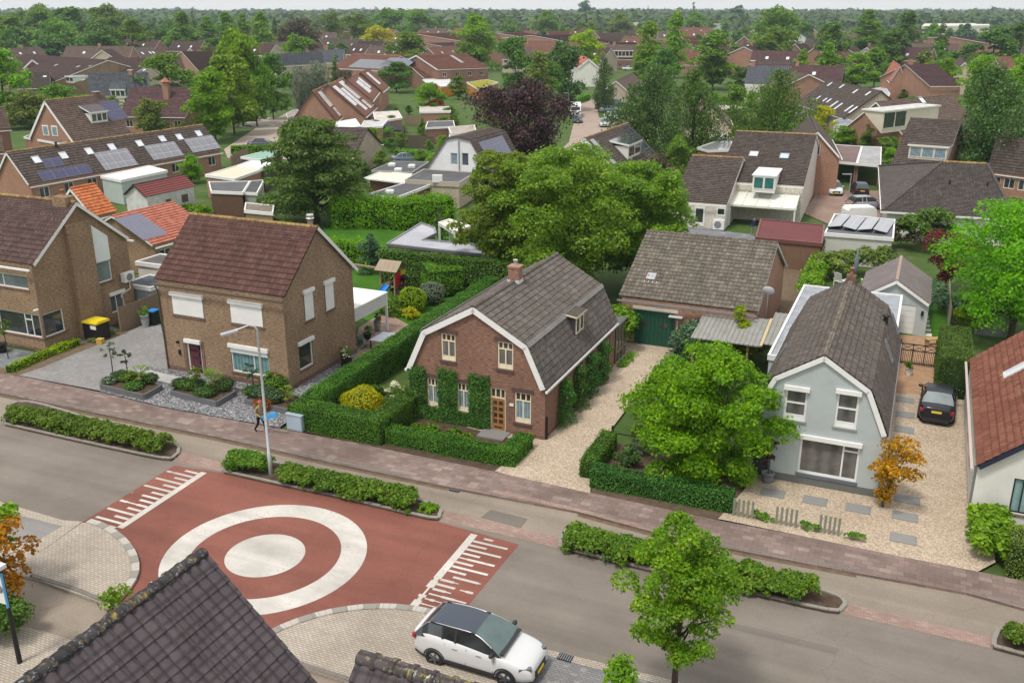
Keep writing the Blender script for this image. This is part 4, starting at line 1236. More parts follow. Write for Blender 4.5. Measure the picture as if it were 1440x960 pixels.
sheet('tree_bed', [(831, 692), (1012, 731), (1045, 690), (1010, 660), (900, 630), (850, 615)], .100, soil((.07, .05, .035), (.14, .1, .07)))
sheet('gravel_yard', [(1010, 729), (1147, 757), (1262, 781), (1375, 803), (1400, 790), (1386, 706), (1364, 612), (1353, 545), (1255, 550), (1250, 600), (1080, 640), (1045, 690)], .103, PALE)
sheet('terrace', [(1256, 553), (1340, 556), (1335, 475), (1262, 470)], .106, TERR, ang=R(-24))
sheet('lawn', [(1258, 473), (1338, 478), (1330, 425), (1262, 425)], .104, LAWN)
sheet('lawn', [(440, 318), (700, 330), (720, 360), (660, 420), (560, 470), (490, 440), (430, 380)], .02, LAWN)
sheet('patio', [(490, 520), (505, 460), (540, 438), (600, 470), (520, 520)], .06, paver((.3, .2, .16), (.36, .25, .2), (.2, .16, .13), .3, .3, .01))
sheet('yard', [(1060, 450), (1100, 375), (1150, 375), (1130, 430), (1110, 460)], .03, SOILB)
sheet('patio', [(960, 318), (1060, 330), (1070, 350), (960, 345)], .03, BLUEP)
# streets behind
sheet('back_street', [(775, 222), (800, 200), (806, 176), (812, 150), (815, 143), (838, 139), (842, 165), (858, 172), (885, 165), (905, 168), (905, 185), (880, 200), (862, 225), (862, 250), (760, 250)], .02, paver((.36, .28, .23), (.42, .33, .27), (.25, .2, .17), .2, .1, .01, big=.3))
sheet('back_street', [(315, 210), (360, 180), (340, 171), (345, 164), (390, 166), (405, 158), (430, 146), (420, 141), (440, 140), (452, 148), (420, 170), (400, 176), (390, 200), (420, 200), (425, 225), (320, 222)], .02, paver((.4, .33, .28), (.47, .39, .33), (.3, .25, .2), .2, .1, .01, big=.3))
def bg_ring(x, y, r0, r1, z, name):
    global cen
    k = cen; cen = G(x, y); ring(name, r0, r1, z, WPAINT, 40); cen = k
bg_ring(362, 177, 2.6, 3.4, .026, 'painted_ring'); bg_ring(362, 177, 0, 1.2, .026, 'painted_circle')
sheet('brick_drive', [(1130, 300), (1150, 268), (1250, 268), (1250, 300), (1235, 335), (1200, 330)], .02, paver((.3, .2, .16), (.36, .25, .2), (.2, .16, .13), .2, .1, .01))
# ---------------------------------------------------------------- the houses along the street
SA = R(-23.5); TA = R(66.5)
def P2(*st): return [tuple(ST(s, t)[:2]) for s, t in st]
def ST(s, t, z=0.0): return Vector((s * math.cos(SA) - t * math.sin(SA), s * math.sin(SA) + t * math.cos(SA), z))
BR_TAN = brick((.25, .162, .098), (.32, .215, .135), (.3, .25, .19), stain=.4)
BR_TAN2 = brick((.24, .155, .09), (.33, .22, .13), (.3, .25, .19), stain=.5)
BR_RED = brick((.2, .1, .068), (.27, .14, .095), (.24, .2, .17), stain=.35)
BR_ORN = brick((.3, .15, .1), (.38, .2, .13), (.33, .28, .24), stain=.3)
BR_DK = brick((.14, .075, .055), (.19, .1, .07), (.2, .17, .15), stain=.3)
BR_PALE = brick((.42, .35, .26), (.5, .42, .32), (.42, .38, .32), stain=.25)
PLINTH = brick((.15, .085, .065), (.19, .11, .085), (.18, .15, .13))
GREYW = render_wall((.43, .475, .475)); WHW = render_wall((.68, .67, .62)); CRW = render_wall((.62, .56, .45))
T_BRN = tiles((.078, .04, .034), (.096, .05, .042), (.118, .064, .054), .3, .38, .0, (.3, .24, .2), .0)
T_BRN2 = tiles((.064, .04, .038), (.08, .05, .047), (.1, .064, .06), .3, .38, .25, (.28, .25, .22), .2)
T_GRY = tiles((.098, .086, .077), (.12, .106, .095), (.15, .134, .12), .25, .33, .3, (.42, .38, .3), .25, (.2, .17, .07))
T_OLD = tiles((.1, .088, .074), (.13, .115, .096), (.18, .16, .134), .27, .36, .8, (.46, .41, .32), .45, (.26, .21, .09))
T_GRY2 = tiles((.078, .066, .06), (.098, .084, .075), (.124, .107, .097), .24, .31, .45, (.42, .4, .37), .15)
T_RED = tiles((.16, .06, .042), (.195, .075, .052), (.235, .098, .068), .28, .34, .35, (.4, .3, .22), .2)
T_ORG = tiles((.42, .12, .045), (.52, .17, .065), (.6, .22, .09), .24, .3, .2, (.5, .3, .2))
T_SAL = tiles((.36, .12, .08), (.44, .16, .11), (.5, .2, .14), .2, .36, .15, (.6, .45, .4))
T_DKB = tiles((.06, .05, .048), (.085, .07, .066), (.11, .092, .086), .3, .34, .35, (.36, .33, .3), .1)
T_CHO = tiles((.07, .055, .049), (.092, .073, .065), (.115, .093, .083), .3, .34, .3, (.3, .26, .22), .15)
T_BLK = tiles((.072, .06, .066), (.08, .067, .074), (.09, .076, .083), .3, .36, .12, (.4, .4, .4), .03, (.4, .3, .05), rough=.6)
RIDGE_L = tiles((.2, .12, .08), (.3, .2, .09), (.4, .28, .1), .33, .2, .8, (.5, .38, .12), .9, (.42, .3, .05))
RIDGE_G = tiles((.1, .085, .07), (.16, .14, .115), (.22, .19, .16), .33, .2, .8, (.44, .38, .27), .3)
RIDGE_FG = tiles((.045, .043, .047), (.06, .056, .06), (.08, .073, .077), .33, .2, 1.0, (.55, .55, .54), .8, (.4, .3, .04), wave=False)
CURT = glass((.1, .14, .16), .1, 6, (.3, .42, .48)); CURTB = glass((.07, .14, .15), .1, 4, (.22, .36, .38)); BLIND = glass((.06, .06, .058), .1, 1.6, (.16, .155, .15))
GLD = glass(); GLG = glass((.05, .08, .075), .08, 0)

# brown brick house with every shutter down
h = House('shuttered_house', 'tan brick house with maroon roof tiles and closed white roller shutters', 'house', ST(-40.95, 41.2), SA, 9.0,
          [(0, 5.8), (3.58, 8.98), (7.16, 5.8)], BR_TAN, T_BRN, eo=.33, vo=.2, tw=.3, th=.36, spw=5, ridge=RIDGE_L, gutter=paint((.1, .07, .05)), verge=None, plinth=(PLINTH, .38))
for tl, br in (((240.4, 409.8), (287.8, 448.5)), ((322.5, 421), (371, 461))):
    h.wpx('y0', tl, br, shutter=.97, box=WHITE, sill=PLINTH, mull=(.5,))
h.wpx('y0', (322.8, 482.5), (379.9, 531), shutter=.3, box=WHITE, sill=PLINTH, mull=(.6,), pane=CURTB)
for tl, br in (((426, 409), (442, 447)), ((455.4, 396), (470.5, 433))): h.wpx('x1', tl, br, shutter=.97, box=WHITE, sill=PLINTH)
h.wpx('x1', (419.4, 482), (441.5, 511), box=WHITE, sill=PLINTH, pane=glass((.02, .02, .02)))
r = h.rect('y0', (261, 476), (287, 529)); r = (r[0], r[1], .02, r[3])
d = h.win('y0', r, pane=glass((.06, .012, .018)), box=WHITE, fw=.09, name='door_frame')
mb = MB(); F = h.frame('y0', r[0], .02, -.06)
for k in range(4): mb.box(((r[1] - r[0]) / 2, .0, .35 + .48 * k), ((r[1] - r[0]) * .55, .03, .3), F)
mb.build('door_panels', [paint((.09, .02, .03))], h.root)
for sx in (r[0] - .14, r[1] + .14):
    mb = MB(); mb.box((0, .0, (r[3]) / 2), (.22, .05, r[3]), h.frame('y0', sx, 0)); mb.build('door_surround', [PLINTH], h.root)
mb = MB(); mb.box((0, -.05, 0), (.12, .1, .32), h.frame('y0', r[0] - .55, 1.35)); mb.build('letter_box', [BLACK], h.root); mb = MB(); mb.box((0, -.07, 0), (.14, .14, .14), h.frame('y0', r[0] - .6, 2.0)); mb.build('wall_lamp', [BLACK], h.root)
h.build(verge=False, walls=('y0', 'y1', 'x0', 'x1'))
h2 = h
mb = MB()
for a, b in (((7.16 + .33, 5.5), (3.58, 8.98)),):
    for x in (9.0 + .2,): mb.bar((x, a[0], a[1] - .02), (x, b[0], b[1] - .02), .05, .2)
mb.build('bargeboard', [WHITE], h.roofo)
mb = MB(); mb.tube([(-.02, -.25, 5.5), (-.02, -.08, 5.1), (.03, -.07, .1)], .045, 8); mb.build('downpipe', [paint((.1, .07, .05))], h.root)
mb = MB(); mb.lathe([(.17, 0), (.17, .45), (.24, .46), (.24, .52), (.17, .53), (.17, .6), (.24, .61), (.2, .72)], (8.6, 3.7, 9.0), 12); mb.build('flue', [metal((.7, .7, .7))], h.root)
# white terrace roof behind it
o = empty('terrace_roof', ST(-36.4, 48.35), SA, 'white terrace roof on slim posts behind the shuttered house', 'pergola')
mb = MB(); mb.box((2.0, 2.35, 2.75), (4.1, 4.9, .1)); mb.build('roof_sheet', [paint((.78, .78, .75))], o)
mb = MB(); mb.box((4.0, 2.3, 2.3), (.05, 4.6, .8)); mb.build('side_screen', [paint((.62, .62, .6))], o)
for x, y in ((3.95, .15), (3.95, 4.7)):
    mb = MB(); mb.box((x, y, 1.35), (.14, .14, 2.7)); mb.build('post', [WHITE], o)

# neighbour on the left
h = House('gable_house', 'tan brick house with tall white gable strip at the left edge', 'house', ST(-64, 40.5), SA, 13.5,
          [(0, 5.85), (3.97, 9.05), (7.95, 5.85)], BR_TAN2, T_BRN2, eo=.4, vo=.22, tw=.32, th=.36, spw=4, ridge=RIDGE_L, plinth=(PLINTH, .2))
r0 = h.rect('y0', (5.4, 431), (67, 474)); zt, zb = r0[3], r0[2]
h.win('y0', (13.5 - 3.9, 13.5 - .03, .95, 2.5), mull=(.62, .78), trans=((.72, .62, .78),), sill=PLINTH)
h.win('x1', (.03, 1.75, .95, 2.5), sill=PLINTH)
h.wpx('y0', (-40, 377), (40.6, 408), mull=(.3, .55), sill=PLINTH, pane=glass((.12, .14, .15)))
a = h.rect('x1', (131.5, 330), (163, 378)); zl = a[2]
sw = h.win('x1', (5.0, 6.25, 3.3, 4.75), sill=PLINTH, pane=glass((.14, .17, .18)))
mb = MB(); F = h.frame('x1', 5.0, 4.76)
mb.box((.625, -.02, .75), (1.25, .06, 1.5), F); 
mb.face([F @ Vector(p) for p in ((0, -.05, 1.5), (1.25, -.05, 1.5), (1.25, -.05, 1.62), (0, -.05, 2.6))])
mb.build('gable_panel', [paint((.72, .75, .74))], h.root)
h.win('x1', (5.75, 7.0, .95, 2.4), mull=(.45,), box=WHITE, pane=glass((.1, .11, .11)))
mb = MB(); mb.box((0, -.18, 3.9), (1.9, .36, 7.8), h.frame('x1', 3.75, 0)); mb.build('chimney_breast', [BR_TAN2], h.root)
h.build()
h.chimney(12.7, 3.9, 1.2, .8, 8.2, 9.45, BR_TAN2, None, 1, flash=GREYP)
mb = MB(); F = h.frame('x1', 7.3, 3.25); mb.box((0, -.28, 0), (.9, .36, .65), F); mb.lathe([(.26, 0), (.26, .03)], (0, 0, 0), 16, 1, M=F @ Matrix.Translation((0, -.46, 0)) @ Matrix.Rotation(PI / 2, 4, 'X'))
ac = mb.build('air_conditioner', [WHITE, GREYP], h.root)
mb = MB(); F = h.frame('x1', 7.6, 0); mb.tube([F @ Vector(p) for p in ((0, -.06, 3.0), (0, -.06, 2.3), (-.9, -.06, 2.05), (-.9, -.06, 1.85))], .045, 8); mb.build('pipe', [WHITE], h.root)
mb = MB(); F = h.frame('x1', .55, 3.0); mb.box((-.9, -.15, .0), (.3, .16, .07), F); mb.build('wall_lamp', [WHITE], h.root)

# dark brick gambrel house in the middle
h = House('gambrel_house', 'dark red brick gambrel house with ivy and a wooden front door', 'house', ST(-15.98, 40.97), TA, 11.6,
          [(0, 2.95), (.98, 5.08), (3.93, 6.74), (6.88, 5.08), (7.86, 2.95)], BR_RED, T_GRY, eo=.14, vo=.16, tw=.26, th=.33, spw=5, kind='pan', ridge=T_GRY, gutter=WHITE, vt=.3, verge=WHITE, plinth=(BR_DK, .3))
LIN = paint((.1, .06, .055)); SD = paint((.09, .06, .055))
TOPG = glass((.05, .03, .015), .15)
def dutch(tl, br, pane, lint=True, sd=True):
    r = h.rect('x0', tl, br)
    o = h.win('x0', r, mull=((.5, 0, .72), (.34, .72, 1), (.66, .72, 1)), trans=(.72,), fr=CREAM, fw=.085, pane=pane, low=.16, sill=SD if sd else None, sillh=.14, lintel=LIN if lint else None)
    F = h.frame('x0', r[0], r[2], -.1 + .03); mb = MB(); W_, H_ = r[1] - r[0], r[3] - r[2]
    mb.face([F @ Vector(p) for p in ((.08, .04, H_ * .72), (W_ - .08, .04, H_ * .72), (W_ - .08, .04, H_ - .06), (.08, .04, H_ - .06))], None)
    mb.build('top_pane', [TOPG], o)
dutch((619.4, 467.5), (641, 508.8), glass((.09, .09, .085), .08, 3, (.2, .2, .19))); dutch((699, 479), (721.6, 521), glass((.1, .095, .085), .08, 2, (.17, .16, .14)))
dutch((600, 530), (616.9, 572.8), CURT, True, False); dutch((642, 537), (660.6, 580.6), CURT, True, False); dutch((723.4, 550), (746.6, 597), CURT)
r = h.rect('x0', (688.8, 544), (711, 606)); dz = r[3]
r = (r[0], r[1], .12, dz)
fr_ = h.win('x0', r, trans=(.77,), mull=((.34, .77, 1), (.66, .77, 1)), fr=CREAM, fw=.08, pane=TOPG, name='door_frame')
mb = MB(); F = h.frame('x0', r[0], r[2], -.04); W_, H_ = r[1] - r[0], (r[3] - r[2]) * .76
mb.box((W_ / 2, .03, H_ / 2), (W_ - .2, .05, H_ - .06), F, 0)
for i in range(4):
    for j in range(2): mb.box((W_ / 2 + (j - .5) * (W_ * .36), .0, H_ * (.3 + .19 * i)), (W_ * .25, .03, H_ * .11), F, 1)
mb.box((W_ / 2, -.005, H_ * .12), (W_ * .5, .03, .07), F, 1)
dr = mb.build('door', [wood((.36, .17, .05)), glass((.03, .015, .008), .1)], h.root)
mb = MB(); mb.box((W_ - .2, -.05, H_ * .47), (.04, .08, .12), F); mb.build('handle', [metal()], dr)
mb = MB(); F0 = h.frame('x0', r[0], 0); mb.box((W_ / 2, -.5, .1), (W_ + .6, 1.1, .16), F0); mb.build('doorstep', [paint((.2, .19, .18), .8)], h.root)
mb = MB(); mb.box((-.35, -.02, 1.75), (.22, .04, .14), F0 @ Matrix.Translation((0, 0, 0))); mb.build('house_number_plate', [WHITE], h.root)
for x, w_ in ((4.7, .8), (6.6, .8), (8.2, .7), (9.8, .8)):
    h.win('y0', (x, x + w_, .9, 2.3), fr=CREAM, mull=(.5,), lintel=LIN)
h.build(ridge=True)
for y, z in ((.98, 5.08), (6.88, 5.08)):
    mb = MB(); nn = Vector((0, -.8 if y < 2 else .8, .6)); mb.bar((-.16, y + nn.y * .1, z + .09), (11.66, y + nn.y * .1, z + .09), .26, .05, 0, (0, nn.y, .6)); mb.build('lead_strip', [paint((.2, .19, .17), .8, .15)], h.roofo)
h.dormer(0, (808.6, 447), (820, 467), felt((.06, .05, .04)), paint((.05, .05, .055)), CREAM, 2, slopeup=.12, rh=.1, eo=.14)
h.chimney(5.3, 3.93, .62, .62, 6.4, 7.55, brick((.24, .11, .075), (.3, .145, .095)), paint((.33, .17, .12)), 1, flash=paint((.6, .6, .6)), capo=.04, potm=paint((.5, .48, .45)))
mb = MB(); F = h.frame('y0', 0, 0); mb.tube([F @ Vector((.12, -.06, z)) for z in (0, 1.35)], .06, 8); mb.build('downpipe_shoe', [BLACK], h.root)
hc = h
# conservatory glazing at the back corner of the gambrel house
o = empty('glazed_lean_to', ST(-16.0, 52.9), TA, 'small glazed lean-to behind the dark brick gambrel house', 'lean-to')
mb = MB(); mb.box((1.0, .9, 1.25), (1.95, 1.8, 2.4)); mb.build('glass_wall', [glass((.05, .06, .05), .1)], o)
mb = MB()
for x in (0, .66, 1.33, 2.0): mb.box((x, -.02, 1.25), (.07, .07, 2.5))
for z in (.04, .8, 2.46): mb.box((1, -.02, z), (2.0, .06, .07))
mb.build('frame', [paint((.25, .2, .15))], o)
mb = MB(); mb.box((1, .9, 2.55), (2.2, 2.0, .1)); mb.build('roof', [felt((.12, .12, .12))], o)

# light grey painted gambrel house
h = House('grey_gambrel_house', 'light grey painted gambrel house with white trim and brown tiles', 'house', ST(.05, 41.35), TA, 13.4,
          [(0, 3.2), (.88, 5.18), (2.93, 6.48), (4.98, 5.18), (5.86, 3.2)], GREYW, T_GRY2, eo=.12, vo=.12, tw=.24, th=.31, spw=6, kind='deep', ridge=RIDGE_G, gutter=ZINC, vt=.22, plinth=(paint((.13, .14, .13), .8), .48))
SG = paint((.25, .26, .26))
for tl, br in (((1105.6, 541), (1132, 593)), ((1178.5, 546.5), (1203.5, 604))):
    h.wpx('x0', tl, br, trans=(.5,), low=.16, box=WHITE, sill=SG, fw=.1, pane=BLIND, boxh=.2)
h.wpx('x0', (1126.6, 610), (1203.5, 678), mull=(.27,), trans=((.74, 0, .27),), box=WHITE, sill=paint((.12, .13, .16)), fw=.09, pane=BLIND, sillh=.14, boxh=.2)
h.win('x0', (4.85, 5.7, .1, 2.2), name='door_frame', pane=glass((.02, .02, .03)), trans=(.8,), fr=GREYP)
h.build()
h.skylight(0, (1248, 494), .6, 1.2, GREYP, glass((.12, .18, .16))); h.skylight(0, (1257, 455), .6, 1.2, GREYP, glass((.12, .18, .16))); h.skylight(3, xy=(5.2, 1.4), w=.6, h=1.0)
h.vent(1, (1246, 455), h=.45, r=.12)
h.chimney(13.1, 2.93, .5, .5, 6.2, 6.9, BR_DK, None, 1)
mb = MB(); mb.tube([(.0, -.1, 2.8), (.02, -.07, 2.4), (.02, -.06, .1)], .05, 8); mb.build('downpipe', [ZINC], h.root)
hg = h
flatbox('annex', 'flat white edged annex wrapping the back of the grey gambrel house', 'annex', None, 2.95, GREYW, felt((.28, .3, .33), 1), pts=P2((-6.5, 50.3), (-5.9, 50.3), (-5.9, 54.9), (-.1, 54.9), (-.1, 65.6), (-6.5, 65.6)), rim=WHITE, over=.08)
# white house at the right edge
NAVY = paint((.02, .025, .05))
h = House('white_house', 'white rendered house with red tiled roof at the right edge', 'house', ST(3.85, 41.2), TA, 13.6,
          [(0, 2.6), (-4.2, 6.15), (-8.4, 2.6)][::-1], WHW, T_RED, eo=.22, vo=.25, tw=.3, th=.36, spw=5, verge=NAVY, gutter=paint((.5, .4, .36)), ridge=T_RED, plinth=(GREYP, .12))
h.wpx('x0', (1427, 672), (1475, 730), fr=NAVY, pane=glass((.16, .28, .26), .1, 3, (.3, .42, .4)), sill=paint((.3, .2, .14)), mull=(.75,))
for t in (3.2, 6.2): h.win('y1', (t, t + .9, 1.1, 2.3), fr=NAVY, pane=glass((.1, .12, .16)), sill=paint((.3, .1, .08)))
h.build()
h.skylight(1, (1433, 519), .8, 1.5, paint((.6, .62, .63)), glass((.45, .47, .5), .1), flash=paint((.6, .42, .15)))
mb = MB(); mb.tube([(-.04, .1, 2.6), (.02, .06, 2.3), (.02, .05, .1)], .05, 8); mb.build('downpipe', [GREYP], h.root)
hw = h

# workshop with green doors
h = House('workshop', 'brick workshop with mossy grey tiles and dark green double doors', 'workshop', ST(-17.0, 57.15), SA, 8.6,
          [(0, 3.2), (6.2, 6.2), (12.4, 3.2)], BR_ORN, T_OLD, eo=.32, vo=.2, kind='deep', tw=.27, th=.36, spw=6, gutter=GREYP, verge=paint((.45, .45, .43)), ridge=T_OLD, plinth=(PLINTH, .2))
GREEN = paint((.012, .07, .045), .5, .12)
gd = h.rect('y0', (893, 437), (947, 491)); gd = (gd[0], gd[1], .05, 2.5)
o = h.win('y0', gd, fr=paint((.7, .68, .6)), fw=.1, pane=GREEN, name='door_frame', lintel=paint((.62, .6, .52)))
mb = MB(); F = h.frame('y0', gd[0], .05, -.05); W_, H_ = gd[1] - gd[0], gd[3] - gd[2]
for i in range(10): mb.box((W_ * (i + .5) / 10, .0, H_ / 2), (W_ / 10 - .012, .04, H_ - .12), F, 0)
for i in (.25, .72): mb.box((W_ * i, -.03, H_ * .62), (W_ * .2, .02, H_ * .12), F, 1)
mb.build('double_door', [GREEN, glass((.03, .025, .025))], h.root)
h.win('y0', (gd[1] + 1.3, gd[1] + 2.3, 1.3, 2.3), fr=CREAM)
mb = MB(); F = h.frame('y0', gd[1] + .18, 0); mb.tube([F @ Vector((0, -.1, .1)), F @ Vector((0, -.1, 2.1))], .05); mb.box((-.1, -.2, 2.35), (.9, .5, .05), F); mb.build('lamp_canopy', [paint((.5, .5, .48))], h.root)
h.build()
h.skylight(0, (916, 389), .75, .85, paint((.15, .06, .05)), glass((.3, .33, .34)), flash=paint((.5, .52, .55)))
# corrugated lean-to beside the workshop
o = empty('carport', ST(-11.6, 53.9), SA, 'open carport of grey corrugated sheets against the workshop', 'carport')
mb = MB(); 
mb.face([(0, 0, 2.15), (4.2, 0, 2.15), (4.2, 3.6, 2.75), (0, 3.6, 2.75)], [(0, 0), (4.2, 0), (4.2, 3.6), (0, 3.6)]); mb.face([(0, 3.6, 2.70), (4.2, 3.6, 2.70), (4.2, 0, 2.1), (0, 0, 2.1)])
mb.face([(4.23, .3, 2.25), (6.8, .3, 2.25), (6.8, 4.9, 2.85), (4.23, 4.9, 2.85)], [(0, 0), (2.5, 0), (2.5, 4), (0, 4)]); mb.face([(4.23, 4.9, 2.8), (6.8, 4.9, 2.8), (6.8, .3, 2.2), (4.23, .3, 2.2)])
for k in range(24):
    x = .1 + .28 * k; d = (0, 0) if x < 4.2 else (.3, .1); mb.bar((x, d[0], 2.17 + d[1]), (x, d[0] + (3.6 if x < 4.2 else 4.6), 2.77 + d[1]), .05, .05)
mb.build('roof_sheets', [sheetm((.3, .3, .28), .2, .7, .7, (.19, .19, .16))], o)
mb = MB(); mb.bar((4.2, -.02, 2.2), (4.2, 3.6, 2.8), .16, .08); mb.build('joint_strip', [paint((.5, .4, .22))], o)
for x in (.1, 3.4, 6.7):
    mb = MB(); mb.box((x, .35, 1.05), (.12, .12, 2.1)); mb.build('post', [wood()], o)
o = empty('satellite_dish', ST(-7.9, 58.6), SA, 'small white satellite dish on a mast beside the workshop gable', 'satellite dish')
mb = MB(); mb.tube([(0, 0, .0), (0, 0, 4.2)], .035); mb.build('mast', [ZINC], o)
mb = MB(); M = Matrix.Translation((0, -.05, 4.2)) @ Matrix.Rotation(R(-60), 4, 'X'); mb.lathe([(.02, 0), (.2, .03), (.36, .1), (.38, .12), (.36, .12), (.02, .02)], (0, 0, 0), 16, 0, M=M); mb.build('dish', [paint((.55, .56, .57))], o)
# grey garage with white door
h = House('grey_garage', 'pale grey garage with white sectional door and brown shingle roof', 'garage', ST(1.6, 66.3), TA, 6.6,
          [(0, 2.35), (2.2, 3.75), (4.4, 2.35)], GREYW, felt((.16, .135, .13), 0, .2), kind='none', eo=.2, vo=.2, gutter=None, ridge=paint((.3, .22, .17)), collar=False)
h.k['th'] = .25
o = h.win('x0', (.75, 3.55, .08, 2.15), pane=paint((.74, .74, .72)), name='door_frame', fw=.05)
mb = MB(); F = h.frame('x0', .75, .08, -.05)
for i in range(5): mb.box((1.4, 0, .05 + .4 * (i + .5)), (2.7, .04, .385), F)
mb.build('garage_door', [paint((.72, .72, .7))], h.root)
mb = MB(); F = h.frame('x0', .35, 1.7); mb.box((0, -.08, 0), (.16, .16, .3), F); mb.build('wall_lamp', [BLACK], h.root)
h.build()
# roofs just below the camera
h = House('near_roof_house', 'house with near dark tiled roof and lichen spotted ridge, bottom left', 'house', ST(-12.95, 13.25) - Vector((0, 0, 0)), R(-113.5), 9.0,
          [(-4.6, 5.6), (0, 10.05), (4.6, 5.6)], BR_RED, T_BLK, eo=.4, vo=.08, kind='deep', tw=.26, th=.37, spw=12, ridge=RIDGE_FG, ridge_r=.14, verge=paint((.06, .055, .06)), gutter=GREYP)
h.build()
h = House('near_wing', 'tiled wing with mossy ridge seen below the white car', 'house', ST(-7.8, 11.45), SA, 7.0,
          [(-4.6, 6.0), (0, 10.3), (2.6, 7.7)], BR_RED, T_BLK, eo=.3, vo=.08, kind='deep', tw=.26, th=.36, spw=12, ridge=tiles((.06, .055, .055), (.085, .075, .075), (.12, .1, .1), .33, .2, 1.0, (.6, .58, .55), 1.0, (.45, .34, .03), wave=False), ridge_r=.15, verge=paint((.06, .055, .06)), gutter=GREYP)
h.build()
# ---------------------------------------------------------------- hedges, beds and plants near the street
def shrub_row(label, px, width, h, mat, seed, n=5200, leaf=.075, cat='shrub row', z=.05, name='shrub_row', pts=None, K=None, group=None, low=.25):
    rng = np.random.default_rng(seed)
    P = [np.array(G(x, y)[:2]) for x, y in px] if pts is None else [np.array(p) for p in pts]
    L = [np.linalg.norm(b - a) for a, b in zip(P[:-1], P[1:])]; T = sum(L); K = K or max(14, int(T * width * 15 / max(h, .55) ** 1.9))
    c = sum(P) / len(P); cl = []
    for k in range(K):
        d = rng.uniform(.02, .98) * T; i = 0
        while d > L[i]: d -= L[i]; i += 1
        u = (P[i + 1] - P[i]) / L[i]; nn = np.array([-u[1], u[0]]); off = rng.uniform(-.5, .5) * width * .88
        p = P[i] + u * d + nn * off; r = rng.uniform(.28, .46) * max(.35, h) ** .8 * .8
        hz = h * (1 - .35 * (abs(off) / (width * .5)) ** 2) * rng.uniform(.86, 1.08) - r * .6
        cl.append((*(p - c), rng.uniform(low, 1) * max(hz, .1) if rng.uniform() < .4 else max(hz, .12), r))
    cl = np.array(cl); idx = rng.choice(K, n, p=cl[:, 3] ** 2 / (cl[:, 3] ** 2).sum())
    d = rng.normal(size=(n, 3)); d /= np.linalg.norm(d, axis=1, keepdims=True); d[:, 2] = np.where(d[:, 2] < -.3, -d[:, 2], d[:, 2])
    Q = cl[idx, :3] + d * (cl[idx, 3] * rng.uniform(.55, 1.05, n))[:, None] * np.array([1, 1, .85]); Q[:, 2] = np.maximum(Q[:, 2], .03)
    me = leaf_mesh(name, Q, d * .8 + rng.normal(size=(n, 3)) * .5 + np.array([0, 0, .4]), leaf * rng.uniform(.6, 1.3, n), rng, [mat])
    o = link_mesh(name, me); o.location = (c[0], c[1], z); return tag(o, label, cat, group)
MIXH = leafm((.052, .135, .018), (.1, .2, .025), (.18, .26, .042), .3)
shrub_row('long shrub strip in the left road island', [(12, 590), (60, 597), (130, 613), (215, 632), (242, 637)], 1.35, .8, MIXH, 1, 17000)
shrub_row('short shrub clump left of the street lamp', [(325, 656), (350, 661), (374, 667)], 1.3, .85, MIXH, 2, 6000)
shrub_row('shrub strip right of the street lamp', [(394, 674), (450, 687), (530, 703), (590, 716)], 1.3, .8, MIXH, 3, 15000)
shrub_row('low grass tuft at the end of the lamp island', [(590, 716), (612, 721)], .8, .25, LEAF['fresh'], 4, 900, .05)
shrub_row('shrub strip behind the young street tree', [(798, 766), (880, 787), (1000, 814), (1100, 836), (1152, 847)], 1.4, .9, MIXH, 5, 22000)
shrub_row('shrub clump at the right picture edge island', [(1412, 903), (1480, 918)], 1.0, .7, MIXH, 6, 3000)
HG, HL = LEAF['hedge'], LEAF['hedgel']
hedge('hedge', 'tall clipped hedge fronting the yellow bush garden', None, 1.2, 1.4, HG, .04, 560, 1, pts=P2((-28.95, 36.95), (-23.35, 36.95)))
hedge('hedge', 'tall clipped hedge arm running towards the ivy corner', None, 1.1, 1.42, HG, .04, 560, 2, pts=P2((-23.3, 38.17), (-23.3, 41.1)))
hedge('hedge', 'long clipped boundary hedge beside the gambrel house', None, 1.15, 1.9, HG, .042, 480, 3, pts=P2((-27.85, 38.2), (-27.95, 48), (-28.1, 62.5)), htop=[1.5, 1.75, 1.9])
hedge('hedge', 'low clipped hedge before the wooden front door', None, .85, .88, HG, .038, 600, 4, pts=P2((-23.25, 37.3), (-17.1, 37.35), (-16.2, 37.5), (-16.15, 39.9)))
hedge('hedge', 'low clipped hedge along the bed under the round tree', None, .85, 1.0, LEAF['ivy'], .042, 500, 5, pts=P2((-12.2, 37.05), (-5.7, 37.2)))
hedge('hedge', 'low clipped hedge arm beside the gravel drive', None, .8, 1.0, HG, .04, 560, 6, pts=P2((-12.2, 37.9), (-12.3, 41.6)))
hedge('hedge', 'tall dark hedge block beside the black saloon', None, 1.75, 2.5, LEAF['deep'], .045, 400, 7, pts=P2((4.05, 55.3), (4.05, 62.2)), htop=[2.5, 2.3])
hedge('hedge', 'clipped yellow green hedge at the lower right corner', None, 1.6, 1.5, LEAF['olive'], .042, 440, 8, pts=P2((5.1, 36.8), (8.5, 36.6)))
shrub_row('broad leaved green bush before the white house corner', None, 1.7, 1.25, LEAF['fresh'], 9, 4200, .12, pts=P2((4.6, 37.3), (4.6, 40.6)), name='shrub')
shrub_row('low ivy mound under the white house window', None, 1.2, .7, LEAF['fresh'], 10, 2600, .11, pts=P2((5.4, 39.6), (8.2, 39.4)), name='shrub')
hedge('hedge', 'low yellow green box hedge beside the block paved drive', [(18, 527), (62, 508), (115, 487)], .55, .55, LEAF['lime'], .05, 330, 11, rough=.05)
shrub_row('dry grassy tuft at the end of the box hedge', [(128, 484), (160, 470)], .6, .3, LEAF['olive'], 12, 700, .07)
